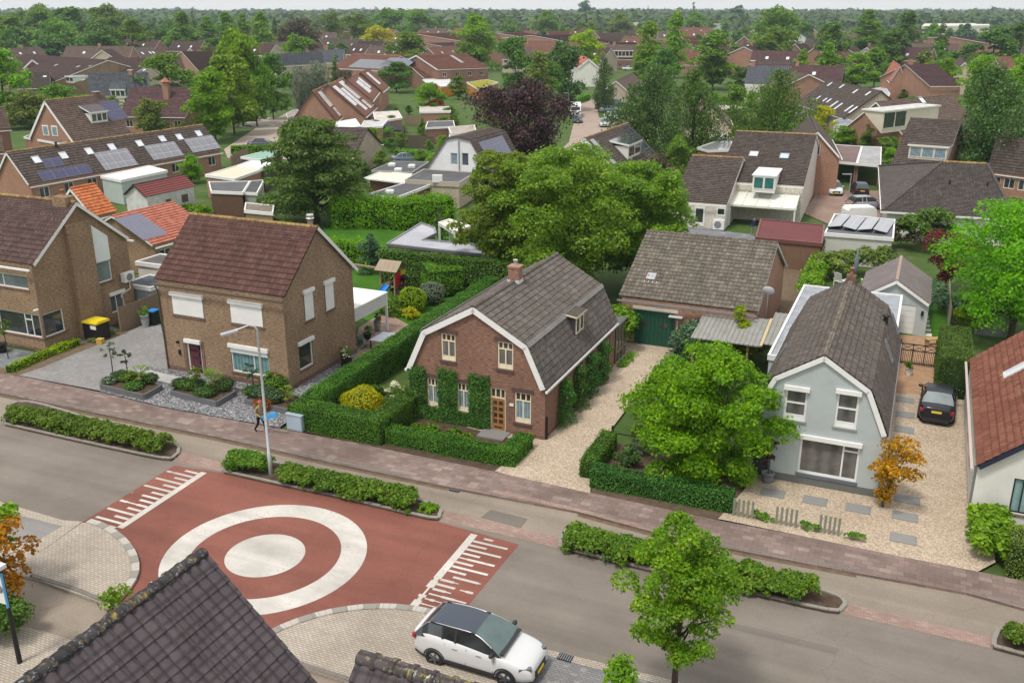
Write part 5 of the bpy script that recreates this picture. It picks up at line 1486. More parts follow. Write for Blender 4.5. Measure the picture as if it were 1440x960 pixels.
# hedges of the back gardens
hedge('hedge', 'clipped green wall hedge below the zigzag roof', [(534, 398), (612, 408), (716, 420)], 1.0, 2.75, LEAF['deep'], .08, 150, 13)
hedge('hedge', 'tall loose laurel hedge behind the lawn', [(467, 322), (520, 322), (575, 325), (640, 318)], 2.2, 2.9, LEAF['bright'], .11, 110, 14, rough=.22, bulge=.3)
hedge('hedge', 'bright laurel hedge left behind the playground', [(455, 370), (490, 372), (520, 378)], 1.6, 1.8, LEAF['bright'], .1, 110, 15, rough=.18)
hedge('hedge', 'clipped hedge under the dark red shed', [(1088, 372), (1156, 371)], 1.2, 2.2, HG, .08, 150, 16)
hedge('hedge', 'low clipped hedge near the flat black garage', [(555, 227), (606, 233)], 2.0, 1.6, LEAF['hedgel'], .12, 60, 17)
hedge('hedge', 'clipped hedge by the far cul de sac lawn', [(792, 148), (812, 147), (830, 141)], 3.0, 1.4, LEAF['hedgel'], .2, 30, 18)
hedge('hedge', 'clipped hedge beside the far left circle street', [(335, 172), (362, 171)], 2.0, 2.2, LEAF['deep'], .2, 30, 19)
hedge('hedge', 'hedge along the fence below the left parked car', [(325, 218), (380, 217)], 1.2, 1.3, LEAF['hedgel'], .14, 50, 20)
shrub_row('wild overgrown border behind the white garden chairs', [(1155, 392), (1190, 388), (1245, 386)], 2.6, 2.2, LEAF['olive'], 21, 5200, .13)
shrub_row('creeper covered fence left of the white garden chairs', [(1132, 432), (1142, 405), (1152, 385)], 1.4, 1.9, LEAF['fresh'], 22, 3400, .12)
shrub_row('rough weedy border behind the garden fence', [(1215, 418), (1235, 400)], 1.6, .9, LEAF['olive'], 23, 1600, .1)
shrub_row('garden shrubs right of the grey garage', [(1345, 440), (1362, 460), (1400, 470)], 2.2, 1.6, LEAF['blue'], 24, 3600, .1)
shrub_row('feathery tall grass beside the grey garage lawn', [(1318, 418), (1326, 445)], 1.2, 1.3, LEAF['blue'], 25, 1500, .1)
shrub_row('yellow green euonymus bush behind the hedge block', [(1340, 462), (1375, 468)], 2.0, 1.9, LEAF['lime'], 26, 2600, .1)
shrub_row('bright lime shrubs edging the brown yard', [(800, 232), (826, 228)], 2.2, 1.4, LEAF['bright'], 27, 1100, .2)
shrub_row('big green garden shrubs right of white flat garage', [(1265, 352), (1300, 352), (1325, 345)], 3.5, 3.4, LEAF['deep'], 28, 5200, .16)
shrub_row('rusty shrub beside the white flat garage', [(1262, 345), (1275, 350)], 2.0, 2.2, LEAF['brownleaf'], 29, 1600, .14)
shrub_row('bright green plants below the chestnut lawn', [(262, 300), (290, 305)], 2.0, 1.0, LEAF['bright'], 30, 1200, .16)
shrub_row('bright green plants behind the roof ridge', [(365, 318), (410, 325)], 2.2, .9, LEAF['bright'], 31, 1400, .16)
# ivy on the gambrel house
def ivy(label, f, s0, s1, z0, z1, seed, n, depth=.22, name='ivy', taper=.0):
    rng = np.random.default_rng(seed); u = rng.uniform(size=n); v = rng.uniform(size=n) ** .9
    edge = 1 - taper * v; S_ = s0 + (s1 - s0) * (.5 + (u - .5) * edge) + rng.normal(size=n) * .05; Z = z0 + (z1 - z0) * v + rng.normal(size=n) * .06
    O = rng.uniform(.03, depth, n) * (1 - .4 * np.abs(u - .5) * 2) * (1 + .25 * np.sin(Z * 5 + seed))
    o_, a_, n_ = f; o_, a_, n_ = np.array(o_), np.array(a_), np.array(n_)
    C = o_ + S_[:, None] * a_ + O[:, None] * n_; C[:, 2] = np.maximum(Z, .03)
    return leaf_mesh(name, C, n_ * .8 + rng.normal(size=(n, 3)) * .5 + np.array([0, 0, .25]), .055 * rng.uniform(.6, 1.35, n), rng, [LEAF['ivy']])
def ivy_on(h, side, label, items, seed, n):
    mes = []
    o0 = None
    for i, (s0, s1, z0, z1, k) in enumerate(items):
        me = ivy(label, h.side(side), s0, s1, z0, z1, seed + i, int(n * k)); mes.append(me)
    # one plant: its panels merged into one mesh
    bm = bmesh.new()
    for me in mes: bm.from_mesh(me)
    out = bpy.data.meshes.new('ivy'); bm.to_mesh(out); bm.free(); out.materials.append(LEAF['ivy'])
    for me in mes: bpy.data.meshes.remove(me)
    o = link_mesh('ivy', out); o.matrix_world = h.M.copy(); return tag(o, label, 'ivy')
def sx(px, py): return hc.on_wall('x0', px, py)[0]
ivy_on(hc, 'x0', 'ivy trained around the front windows of the gambrel house', [(sx(617, 550), sx(643, 550), .1, 3.15, 1), (sx(660, 560), sx(689, 570), .1, 3.1, 1.1), (sx(577, 550), sx(600, 550), .1, 3.05, .9), (sx(577, 560), sx(689, 580), .05, .85, 1.2)], 5, 3200)
for k, (s0, s1, zt) in enumerate(((1.5, 3.3, 2.5), (3.9, 5.4, 2.55), (5.9, 7.4, 2.6), (8.0, 9.5, 2.65))):
    me = ivy('', hc.side('y0'), s0, s1, 0, zt, 50 + k, 2300, .75, 'ivy', .45); o = link_mesh('ivy', me); o.matrix_world = hc.M.copy()
    tag(o, ('climber column nearest the street on the gravel drive wall', 'second climber column along the gravel drive wall', 'third climber column along the gravel drive wall', 'farthest climber column along the gravel drive wall')[k], 'climber', 'climbers on the drive wall')
shrub_row('climbers around the green workshop doors', [(868, 482), (886, 488)], 1.0, 2.6, LEAF['ivy'], 33, 2600, .1); shrub_row('pale green climber at the back corner of gambrel house', None, 1.3, 2.9, LEAF['fresh'], 34, 1700, .12, pts=P2((-16.1, 54.9), (-16.8, 56.6)))
shrub_row('grass strip beside the glazed lean to', None, .7, .3, LEAF['fresh'], 35, 900, .06, pts=P2((-15.5, 52.3), (-15.4, 55.2)))
# garden of the gambrel house
B = lambda s, t: ST(s, t)
bush('shrub', 'round golden yellow bush inside the tall hedge', B(-26.2, 39.9), 1.15, 1.75, LEAF['yellow'], 1, 5200, .06)
bush('shrub', 'white hydrangea beside the golden bush', B(-25.4, 42.1), .8, 1.35, LEAF['flower'], 2, 420, .07, smooth=False, K=16); bush('shrub', 'dark leafy plant behind the golden bush', B(-26.4, 41.6), .7, 1.3, LEAF['deep'], 3, 1300, .09, smooth=False)
bush('shrub', 'green hydrangea leaves under the white blooms', B(-25.3, 42.2), .85, 1.2, LEAF['mid'], 4, 900, .08, smooth=False); bush('shrub', 'yellow flowering plant near the house corner', B(-24.5, 42.9), .5, 1.5, LEAF['yellow'], 5, 800, .07, smooth=False)
for i, (s, t, r, h_, m, lb) in enumerate(((-22.6, 39.4, .35, .5, 'fresh', 'small pale shrub leftmost in front of the ivy'), (-21.7, 39.2, .55, .65, 'fresh', 'largest pale round shrub in front of the ivy'), (-20.4, 39.4, .45, .6, 'mid', 'mid green shrub in front of the ivy'), (-19.6, 39.2, .4, .55, 'fresh', 'pale shrub nearest the doorstep'))):
    bush('shrub', lb, B(s, t), r, h_, LEAF[m], 10 + i, None, .06)
shrub_row('low green edging with white flowers near the doorstep', None, .5, .25, LEAF['mid'], 36, 900, .06, pts=P2((-19.2, 38.6), (-17.0, 38.6)))
bush('shrub', 'dark rose bush with white blooms beside the gravel drive', B(-11.2, 40.0), .75, 1.1, LEAF['dark'], 20, 1800, .07, smooth=False); bush('shrub', 'lavender tuft behind the rose bush', B(-11.0, 41.6), .5, .7, LEAF['grey'], 21, 600, .07, smooth=False)
bush('shrub', 'large dark green rounded yew left of the carport', G(972, 507), 1.8, 2.6, LEAF['blue'], 22, 5200, .09, smooth=False, K=60); 
bush('shrub', 'yellow green conifer below the carport roof', G(1034, 510), 1.5, 3.7, LEAF['lime'], 23, 3400, .09, smooth=False, K=40, kind='pyramid')
bush('shrub', 'bare twiggy shrub below the carport', G(1062, 508), 1.1, 1.8, LEAF['brownleaf'], 24, 700, .06, smooth=False)
shrub_row('dense low planting between the gravel drive and the round tree', None, 1.5, 1.0, LEAF['mid'], 37, 6500, .085, pts=P2((-11.3, 42.4), (-11.1, 47), (-11.0, 53)))
# planters before the shuttered house
DKB = paint((.12, .125, .13), .7)
def planter(label, px, seed, plants):
    P = [G(x, y, .1) for x, y in px]; c = sum(P, Vector()) / len(P); root = empty('planter', (c.x, c.y, .1), 0, label, 'planter')
    Q = [Vector((p.x - c.x, p.y - c.y)) for p in P]; mb = MB()
    for a, b in zip(Q, Q[1:] + Q[:1]): mb.bar((a.x, a.y, .16), (b.x, b.y, .16), .1, .32)
    mb.build('kerb_edge', [DKB], root); mb = MB(); mb.prism([tuple(q) for q in Q], .02, .22); mb.build('soil', [SOIL], root)
    return c
def palm(label, p, h, seed, r=.75):
    rng = np.random.default_rng(seed); root = empty('palm', (p[0], p[1], .3), 0, label, 'palm')
    mb = MB(); mb.tube([(0, 0, 0), (.02, 0, h * .5), (0, .02, h)], [.13, .15, .1], 8); mb.build('trunk', [bark((.24, .15, .09))], root)
    C, N = [], []; mb = MB()
    for k in range(26):
        a = rng.uniform(0, 2 * PI); e = rng.uniform(-.2, 1.1); L = r * rng.uniform(.75, 1.05); d = Vector((math.cos(a) * math.cos(e), math.sin(a) * math.cos(e), math.sin(e)))
        b = Vector((0, 0, h)) + d * .1; tip = b + d * L * .55; side = d.cross(Vector((0, 0, 1))).normalized()
        for j in range(9):
            f = (j - 4) / 4; dd = (d + side * f * 1.1).normalized(); q = tip + dd * L * .5 + Vector((0, 0, -.12 * L)); w = side * .02
            mb.face([tip - w, tip + w, q])
        mb.bar(b, tip, .02)
    mb.build('fronds', [LEAF['fresh']], root)
c = planter('dark edged planter bed left of the stone path', [(142, 547), (203, 562), (228, 548), (190, 534), (168, 532)], 1, 0)
palm('small fan palm in the left planter', G(199, 545), .55, 1)
for x, y, r, h_, m, lb in ((170, 540, .42, .5, 'dark', 'dark clipped ball in the left planter'), (212, 545, .42, .55, 'dark', 'dark green ball beside the left palm'), (190, 553, .5, .4, 'deep', 'spreading green cushion in the left planter'), (182, 541, .5, .45, 'mid', 'feathery green tuft in the left planter'), (155, 545, .4, .35, 'grey', 'pale grassy tuft at the left planter corner')):
    bush('shrub', lb, G(x, y), r * 1.22, h_ * 1.1, LEAF[m], int(x), None, .05, z=.3)
c = planter('dark edged planter bed before the front door', [(241, 556), (305, 572), (332, 556), (300, 545), (262, 540)], 2, 0)
palm('fan palm in the middle planter', G(302, 556), .7, 2)
for x, y, r, h_, m, lb in ((257, 551, .5, .5, 'dark', 'dark ball at the left of the middle planter'), (268, 553, .5, .5, 'deep', 'second dark ball in the middle planter'), (290, 563, .55, .5, 'dark', 'dark cushion at the front of the middle planter'), (316, 554, .55, .6, 'dark', 'dark ball right of the middle palm'), (281, 552, .35, .5, 'blue', 'blue green tuft in the middle planter')):
    bush('shrub', lb, G(x, y), r * 1.22, h_ * 1.1, LEAF[m], int(x), None, .05, z=.3)
c = planter('dark edged planter bed behind the walking man', [(345, 568), (408, 583), (425, 566), (395, 556), (362, 553)], 3, 0)
palm('fan palm in the right planter', G(404, 572), .5, 3, .55)
for x, y, r, h_, m, lb in ((357, 562, .5, .5, 'dark', 'dark ball at the left of the right planter'), (372, 565, .55, .6, 'blue', 'blue green lavender behind the man'), (390, 570, .55, .6, 'blue', 'feathery green mound in the right planter'), (386, 553, .7, .8, 'mid', 'pale fern at the back of the right planter'), (372, 577, .5, .35, 'rust', 'russet low plant at the right planter edge')):
    bush('shrub', lb, G(x, y), r * 1.22, h_ * 1.1, LEAF[m], int(x), None, .055, z=.3)
def standard(label, x, y, h, r, m, seed, flowers=None, name='small_tree', cat='small tree', leaf=.055, n=700):
    p = G(x, y); root = empty(name, (p.x, p.y, .1), 0, label, cat); mb = MB(); mb.tube([(0, 0, 0), (.03, .02, h * .5), (0, 0, h - r * .6)], [.035, .03, .02], 6); mb.build('trunk', [bark()], root)
    me, cl = crown('crown', 'round', 2 * r, r, 16, n, leaf, seed, [LEAF[m]], z0=h - 2 * r); link_mesh('crown', me, root)
    if flowers: me, cl = crown('flowers', 'round', 2 * r, r * 1.05, 12, 60, .06, seed + 1, [LEAF[flowers]], z0=h - 2 * r); link_mesh('flowers', me, root)
standard('small olive tree beside the left planter', 160, 535, 2.3, .5, 'grey', 1); standard('airy standard shrub left of the palm', 180, 532, 1.7, .42, 'blue', 2)
standard('standard rose with pale pink blooms by the door', 279, 556, 1.75, .45, 'mid', 3, 'pink'); standard('feathery small tree right of the front window', 357, 556, 1.9, .5, 'blue', 4, None)
standard('pink flowering standard shrub near the lamp post', 384, 553, 1.3, .45, 'mid', 5, 'pink'); standard('young thin tree on the left front garden paving', 12, 506, 2.6, .5, 'mid', 6)
# pots
def pot(label, p, r, h, mat, plant=None, pr=.3, ph=.5, seed=1, z=.1, flowers=None, square=False, name='plant_pot'):
    root = empty(name, (p[0], p[1], z), R(20), label, 'plant pot'); mb = MB()
    if square: mb.box((0, 0, h / 2), (2 * r, 2 * r, h))
    else: mb.lathe([(r * .72, 0), (r * .95, h * .6), (r, h * .93), (r * 1.06, h * .94), (r * 1.06, h), (r * .85, h), (r * .8, h * .85)], n=16)
    mb.build('pot', [mat], root)
    if plant: o = bush('plant', None, (0, 0), pr, ph, LEAF[plant], seed, 500, .06, smooth=False, K=14, parent=root, z=h * .85)
    if flowers: o = bush('flowers', None, (0, 0), pr * 1.05, ph, LEAF[flowers], seed + 1, 90, .07, smooth=False, K=14, parent=root, z=h * .9)
pot('grey pot holding a small green tree by the plank fence', G(205.5, 461), .3, .85, paint((.3, .32, .34), .7), 'fresh', .38, .8, 3)
pot('black square pot of white roses at the gable wall', ST(-31.2, 46.0), .3, .6, BLACK, 'deep', .5, .7, 4, flowers='flower', square=True)
pot('dark pot with a red leaved maple beside the big window', ST(-4.75, 40.9), .3, .5, paint((.17, .18, .2), .7), None, z=.1)
root = empty('small_tree', ST(-4.75, 40.9, .55), 0, 'small purple red maple growing in the dark pot', 'small tree'); mb = MB(); mb.tube([(0, 0, 0), (.05, 0, .5), (-.05, .03, .9)], [.03, .025, .012], 6); mb.build('trunk', [bark()], root)
me, cl = crown('crown', 'vase', 1.3, .62, 14, 420, .07, 8, [LEAF['copper']], z0=.35); link_mesh('crown', me, root)
pot('white pot with a green plant beside the iron gate', ST(.85, 58.2), .22, .5, WHITE, 'mid', .32, .45, 5); pot('dark pot with a spiky plant on the terrace', G(517, 478), .28, .4, BLACK, 'fresh', .4, .5, 6); pot('tall zinc pot beside the terrace roof post', G(531, 466), .25, .75, metal((.4, .42, .43)), 'deep', .3, .6, 7)
pot('black pot at the left picture edge', G(3, 497), .38, .6, BLACK, None)
# back garden balls and topiary
hedge('topiary_block', 'large clipped rounded box of bright hedge', None, 2.6, 2.2, LEAF['hedgel'], .07, 190, 40, cat='topiary', pts=[tuple(G(604, 421)[:2]), tuple(G(652, 417)[:2])], bulge=.25, rough=.05)
bush('shrub', 'lime green ball shrub in the back garden', G(580, 438), 1.0, 1.9, LEAF['lime'], 41, 2200, .07); bush('shrub', 'grey green ball shrub in the back garden', G(608, 428), .95, 1.8, LEAF['grey'], 42, 2000, .07)
bush('shrub', 'dark red shrub beside the climbing frame', G(567, 421), .95, 1.9, LEAF['copper'], 43, 1800, .08, smooth=False); bush('shrub', 'yellow low shrub at the rockery', G(578, 448), .8, .8, LEAF['yellow'], 44, 900, .08, smooth=False)
bush('shrub', 'leafy green perennials beside the terrace', G(553, 440), 1.3, 1.1, LEAF['mid'], 45, 2200, .1, smooth=False); bush('shrub', 'small dark conifer beside the zigzag roof', G(620, 340), 1.1, 3.6, LEAF['deep'], 46, 2400, .1, smooth=False, kind='cone', K=40)
bush('shrub', 'dark purple shrub behind the zigzag roof', G(655, 348), 1.6, 2.4, LEAF['copper'], 47, 1800, .1, smooth=False)
bush('shrub', 'blue green shrub left of the zigzag roof', G(524, 385), 1.3, 3.4, LEAF['blue'], 48, 3600, .09, smooth=False, K=50); bush('shrub', 'pale hydrangeas near the roofed terrace', G(507, 488), .6, .7, LEAF['grey'], 49, 700, .07, smooth=False)
for i in range(4):
    a = [(960, 700), (1070, 729), (1190, 754), (1253, 766)][i]
G3 = 'grass tufts along the gravel yard edge'
for j, (x, y) in enumerate(((1074, 734), (1136, 748), (1200, 762))):
    shrub_row(('grass tufts nearest the hedge on the gravel edge', 'grass tufts between the two slatted screens', 'grass tufts rightmost on the gravel edge')[j], [(x - 12, y - 3), (x + 14, y + 3)], .3, .35, LEAF['mid'], 60 + j, 420, .06, group=G3, z=.1)
shrub_row('rounded evergreen shrub at the lower left corner', None, 2.2, 1.6, LEAF['deep'], 70, 6500, .075, pts=[tuple(G(10, 915)[:2]), tuple(G(-40, 880)[:2])], name='shrub', K=40)
shrub_row('leafy shoot rising behind the near roof ridge', [(160, 862), (172, 868)], 1.0, 1.3, LEAF['fresh'], 71, 300, .09, K=10); shrub_row('small bush tip at the bottom edge beside white car', [(860, 985), (880, 990)], 1.0, 1.6, LEAF['fresh'], 72, 900, .09, K=12)
# ---------------------------------------------------------------- houses behind, each from its ridge and eave
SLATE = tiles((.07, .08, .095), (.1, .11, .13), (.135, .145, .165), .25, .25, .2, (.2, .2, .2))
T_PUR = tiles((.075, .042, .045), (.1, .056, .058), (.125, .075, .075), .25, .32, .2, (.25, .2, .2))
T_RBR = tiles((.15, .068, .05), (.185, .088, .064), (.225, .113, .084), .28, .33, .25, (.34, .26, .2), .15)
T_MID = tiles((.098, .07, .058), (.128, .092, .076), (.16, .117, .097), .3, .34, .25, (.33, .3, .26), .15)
SOLB = solar((.03, .028, .09), (.12, .13, .25), 1.0); SOLG = solar((.2, .2, .225), (.42, .42, .43), .8, .3, .03); SOLD = solar((.035, .04, .055), (.16, .17, .19), .9, .12, .02)
WSTRIP = paint((.66, .67, .68), .4); SKYP = glass((.62, .66, .7), .08); SKYD = glass((.1, .12, .13), .08)
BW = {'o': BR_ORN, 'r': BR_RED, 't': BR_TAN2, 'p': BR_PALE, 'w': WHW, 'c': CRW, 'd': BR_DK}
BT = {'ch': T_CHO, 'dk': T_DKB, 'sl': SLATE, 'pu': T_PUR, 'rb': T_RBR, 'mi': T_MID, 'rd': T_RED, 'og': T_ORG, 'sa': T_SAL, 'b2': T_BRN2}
def bg(label, rl, rr, ev, zr, ze, roof, wall, wins=0, gwin=0, group=None, sky=(), lich=False, build=True, z2=None, zw=(1.0, 2.2), name='house', back=1.0, **k):
    h = house_by_ridge(name, label, name.replace('_', ' '), rl, rr, ev, zr, ze, BT[roof], BW[wall], group, back, ridge=RIDGE_L if lich else None, **k)
    w = 'y0'
    if wins: auto_windows(h, w, wins, *zw, z2=z2, sill=None)
    if gwin:
        for e in ('x0', 'x1'):
            W_ = h.prof[-1][0]
            for i in range(gwin):
                c = W_ / 2 + (i - (gwin - 1) / 2) * 1.7
                if zr > ze + 2.5: h.win(e, (c - .5, c + .5, ze + .1, ze + 1.4))
    h.build()
    for p in sky:
        h.skylight(0, p[:2], *(p[2:4] if len(p) > 2 else (.9, 1.2)), fr=GREYP, pane=SKYP)
    return h
# left
h = bg('long brown tiled bungalow row carrying five solar arrays', (8, 215), (285, 176), (194, 233), 6.0, 2.7, 'ch', 'o', 9, 0, lich=True, kind='none', name='bungalow_row')
h.panels(0, (57, 224), (91, 232), 2, 1, SOLB); h.panels(0, (52, 242), (131, 242.5), 4, 1, SOLB)
for a, b in (((131, 215), (195, 231.5)), ((202, 205), (259, 218)), ((258, 195.5), (311, 208))): h.panels(0, a, b, 4, 2, SOLG)
for p in ((51, 225), (89, 219), (125, 213), (157, 207), (196, 202), (228, 195.5), (252, 193), (279, 188)): h.skylight(0, p, .9, .9, paint((.62, .64, .66)), SKYP)
for p in ((80, 209), (225, 184)): h.vent(0, p, h=.7, r=.12)
h = bg('brown gabled house with white bargeboards, dormer and blue solar panels', (62, 142), (146, 133.5), (105, 197), 8.4, 3.0, 'mi', 'o', 4, 0, lich=True, vt=.35)
h.panels(0, (138, 143), (181, 166), 2, 2, SOLB); h.dormer(0, (127, 160), (152, 172), felt((.1, .09, .1)), WHW, WHITE, 3, slopeup=.9)
r1, r2 = h.rect('x0', (61, 167.5), (72, 183)), h.rect('x0', (73, 168), (84.5, 184))
h.chimney(h.L - 1.2, h.w, .9, .7, 6.8, 8.9, BR_DK, paint((.3, .28, .26)), 0, flash=WHITE)
for i in (-.9, .9):
    mb = MB(); F = h.frame('x0', h.w + i, 3.4, .03); mb.box((0, 0, .75), (1.2, .06, 1.5), F, 0); o = mb.build('window', [WHITE], h.root)
    mb = MB(); mb.box((0, -.035, .72), (.9, .02, 1.2), F); mb.build('pane', [CURT], o)
flatbox('annex', 'flat roofed porch with white edge under the white bargeboard gable', 'annex', [(33, 193), (50, 186), (106, 197), (84, 202)], 2.7, BR_ORN, felt((.1, .09, .09)))
h = bg('blue grey slate roofed house with a broad rear dormer', (124, 103), (208, 103), (125, 133), 7.5, 3.0, 'sl', 'c', 4)
h.dormer(0, (155, 127), (177, 138), SLATE, WHW, WHITE, 3, slopeup=1.6)
h.chimney(h.L * .72, h.w, .9, .7, 7, 8.1, BR_ORN, WHITE, 0)
h = bg('dark purple roofed house with tall hat topped chimney', (186, 123), (278, 124), (277, 164), 7.4, 3.0, 'pu', 'o', 4)
x, d = h.slope_xy(0, 235, 138); mb = MB(); p, e, n, ln = h.seg(0); q = p + Vector((x, 0, 0)) + e * d
mb.box((q.x, q.y, q.z + 1.1), (1.0, .9, 3.4)); o = mb.build('chimney', [BR_ORN], h.root)
mb = MB(); mb.lathe([(.95, 0), (.06, .75)], (q.x, q.y, q.z + 2.85), 4, smooth=False); mb.build('chimney_hat', [paint((.36, .12, .08))], o)
h = bg('long dark brown roof with four roof windows at far left', (38, 77), (152, 85), (120, 119), 8.0, 3.4, 'b2', 't', 5, sky=((79, 92), (110, 94), (127, 93, .8, .8), (117, 113)))
h.dormer(0, (92, 108), (104, 117), felt((.2, .24, .24)), WHW, WHITE, 2)
bg('brown roofed house with two small roof windows, next along', (155, 81), (223, 83), (190, 104), 8.0, 4.6, 'b2', 'p', 3, sky=((173, 98), (203, 99)))
bg('low brown roof with two roof windows behind left trees', (26, 102), (70, 101), (62, 124), 6.0, 3.0, 'ch', 'o', 3, sky=((37, 109), (63, 108)))
bg('brick gable with white bargeboards at far left', (45, 84), (52, 76), (66, 98), 7.5, 4.6, 'b2', 'r', vt=.4)
bg('brown roofed house with white fascia cut by left picture edge', (-60, 156), (6, 152), (20, 180), 7.0, 4.2, 'mi', 'r', 4, vt=.4)
bg('lower brown roofed wing at the left picture edge', (-70, 196), (2, 192), (10, 213), 4.6, 2.8, 'mi', 'r', 2)
# far left and far middle
FAR = [
 ('small brown roof among the left trees', (66, 61), (98, 60), (90, 74), 7.5, 4, 'mi', 'o'), ('brown roof with pale end wall near the left woods', (143, 71), (158, 70), (152, 82), 8, 5, 'b2', 'p'),
 ('brown roof with bright roof lights left of the tall poplars', (182, 68), (214, 66), (206, 82), 7.5, 4, 'mi', 'r'), ('pale far row behind the left poplars', (208, 38), (250, 40), (240, 50), 8, 5, 'b2', 'p'),
 ('wide brown roof behind the bright round tree', (255, 73), (312, 72), (280, 101), 8, 4, 'mi', 'o'), ('slate roofed house right of the dark cypresses', (384, 77), (452, 74), (440, 90), 8, 4.8, 'sl', 'p'),
 ('slate roofed house with brick chimney beside grey willow', (448, 70), (484, 70), (474, 86), 8.5, 4.8, 'sl', 'p'), ('red roof left of the yellow tree', (480, 42), (508, 43), (495, 60), 8, 4.5, 'rb', 'r'),
 ('black roofed house with white roof windows below yellow tree', (504, 58), (541, 58), (530, 75), 8, 4, 'dk', 'o'), ('narrow black roof joined to the black roofed house', (543, 59), (557, 60), (552, 70), 7.5, 4.5, 'dk', 'w'),
 ('long red roof row with a line of white windows', (585, 48), (643, 47), (625, 61), 8.5, 5.6, 'rb', 'o'), ('lower red roof in front of the long red row', (598, 61), (640, 60), (622, 73), 5.2, 2.8, 'mi', 'o'),
 ('hipped brown roof on the skyline trees edge', (726, 38), (741, 38), (748, 49), 9, 5, 'mi', 'o'), ('red brown row right of the broad far tree', (700, 47), (735, 46), (720, 60), 8, 4.6, 'rb', 'o'),
 ('dark brown row with roof lights in the middle distance', (748, 50), (808, 49), (780, 66), 8, 4.4, 'pu', 'o'), ('red brown roof behind yellow green tree', (770, 45), (800, 45), (785, 57), 8.5, 5, 'rb', 'o'),
 ('brown roof row left of the twin poplars', (838, 47), (893, 47), (868, 61), 8.5, 5, 'mi', 'o'), ('brick side house beside the cream dormer house', (838, 58), (850, 60), (846, 78), 8, 4.6, 'rb', 'r'),
 ('low grey brown bungalow beyond the parked cars', (866, 114), (889, 103), (893, 124), 5.2, 2.8, 'mi', 'p'), ('far pale house behind the round far trees', (880, 29), (895, 31), (893, 38), 8, 5, 'mi', 'w'),
 ('red roof at far right of twin poplars', (958, 52), (976, 52), (970, 66), 8.5, 5, 'rb', 'r'), ('dark sloping roof beside the great lime tree', (960, 63), (974, 62), (968, 86), 8, 4, 'dk', 'r'),
 ('steep grey roof with brick chimney between the limes', (1046, 66), (1062, 64), (1058, 88), 8.5, 4.5, 'b2', 'o'), ('red gable house between two far round trees', (1118, 62), (1134, 62), (1126, 76), 8.5, 5.5, 'b2', 'r'),
 ('low far roof left of the right hand poplar', (1183, 62), (1198, 62), (1192, 76), 8, 5, 'mi', 'r'), ('red house front between right hand poplars', (1288, 54), (1298, 58), (1296, 80), 8.5, 5, 'rb', 'r'),
 ('purple brown roof with three white roof windows, far right', (1336, 52), (1369, 52), (1350, 79), 9, 5, 'pu', 'o'), ('white edged gable at far right', (1357, 88), (1350, 80), (1364, 98), 8, 5.5, 'pu', 'p'),
 ('small orange brown roof near right picture edge', (1398, 80), (1422, 80), (1412, 94), 8, 5, 'rb', 'o'), ('small far roof with grey panels right of lime', (1125, 48), (1132, 48), (1128, 58), 8, 5, 'sl', 'w')]
for i, (lb, a, b, e, zr, ze, rf, wl) in enumerate(FAR):
    h = bg(lb, a, b, e, zr, ze, rf, wl, 0 if ze < 3 else 3, 0, z2=3.2 if ze > 4.5 else None, sky=())
    if i in (0, 2, 8, 10, 14, 26):
        for k in (.25, .6, .75): h.skylight(0, xy=(h.L * k, 2.6), w=1.1, h=1.3, pane=SKYP)
    if i in (6, 22): h.chimney(h.L * .7, h.w, 1.0, .9, zr - 1, zr + 1.3, BR_ORN, None, 0)
# stepped terrace with white roof strips
ST4 = [('terrace house with stepped white roof strips, nearest of four', (439, 129), (459, 120), (474, 168), 7.6, 2.8), ('terrace house with two rows of white roof strips, second of four', (461, 120), (482, 110), (516, 161), 8.2, 2.8),
       ('terrace house with cream end wall and roof opening, third of four', (489, 114), (502, 104), (528, 134), 8, 4.4), ('terrace house with one broad white roof strip, farthest of four', (507, 103), (518, 97), (546, 121), 8, 4.2)]
for i, (lb, a, b, e, zr, ze) in enumerate(ST4):
    h = bg(lb, a, b, e, zr, ze, 'rb', 'o', 0, 0, lich=i < 2, verge=paint((.12, .06, .05)), vt=.14)
    L, sl = h.L, h.seg(0)[3]
    st_ = [[(.2, .08, .46, .62), (.5, .05, .72, .6), (.3, .66, .8, .97)], [(.06, .08, .26, .7), (.3, .2, .48, .92), (.55, .05, .82, .62), (.6, .68, .95, .95)], [(.3, .2, .6, .8), (.65, .15, .85, .7)], [(.35, .1, .6, .75)]][i]
    for x0, d0, x1, d1 in st_: h.panels(0, (L * x0, sl * (1 - d1)), (L * x1, sl * (1 - d0)), 1, 2, WSTRIP, px=False, h=.1)
h = bg('red tiled house with dormers and solar in middle distance', (585, 78), (656, 76), (640, 97), 8.6, 5.4, 'rb', 'r', 4, 0, zw=(1, 2.2), z2=3.4, vt=.35)
h.panels(0, (632, 78), (653, 88), 3, 2, SOLG)
bg('lower red tiled wing with white doors in middle distance', (574, 91), (612, 90), (602, 110), 6, 3, 'rb', 'r', 3)
h = bg('red roofed house with two solar arrays, middle distance', (497, 76), (564, 79), (530, 99), 8, 4.4, 'rb', 'o', 3, lich=True)
h.panels(0, (507, 83), (534, 97), 4, 2, SOLD); h.panels(0, (549, 81), (571, 95), 3, 2, SOLB)
h = bg('brick house with long cream dormer and dark roof', (856, 60), (894, 60), (880, 84), 8.5, 3.6, 'b2', 'r', 4)
h.dormer(0, (859, 72), (890, 81), T_DKB, CRW, paint((.74, .7, .55)), 6, slopeup=1.2)
bg('small white gabled house with salmon roof', (828, 83), (815, 77), (838, 93), 7.6, 5.2, 'sa', 'w', vt=.4, gwin=1)
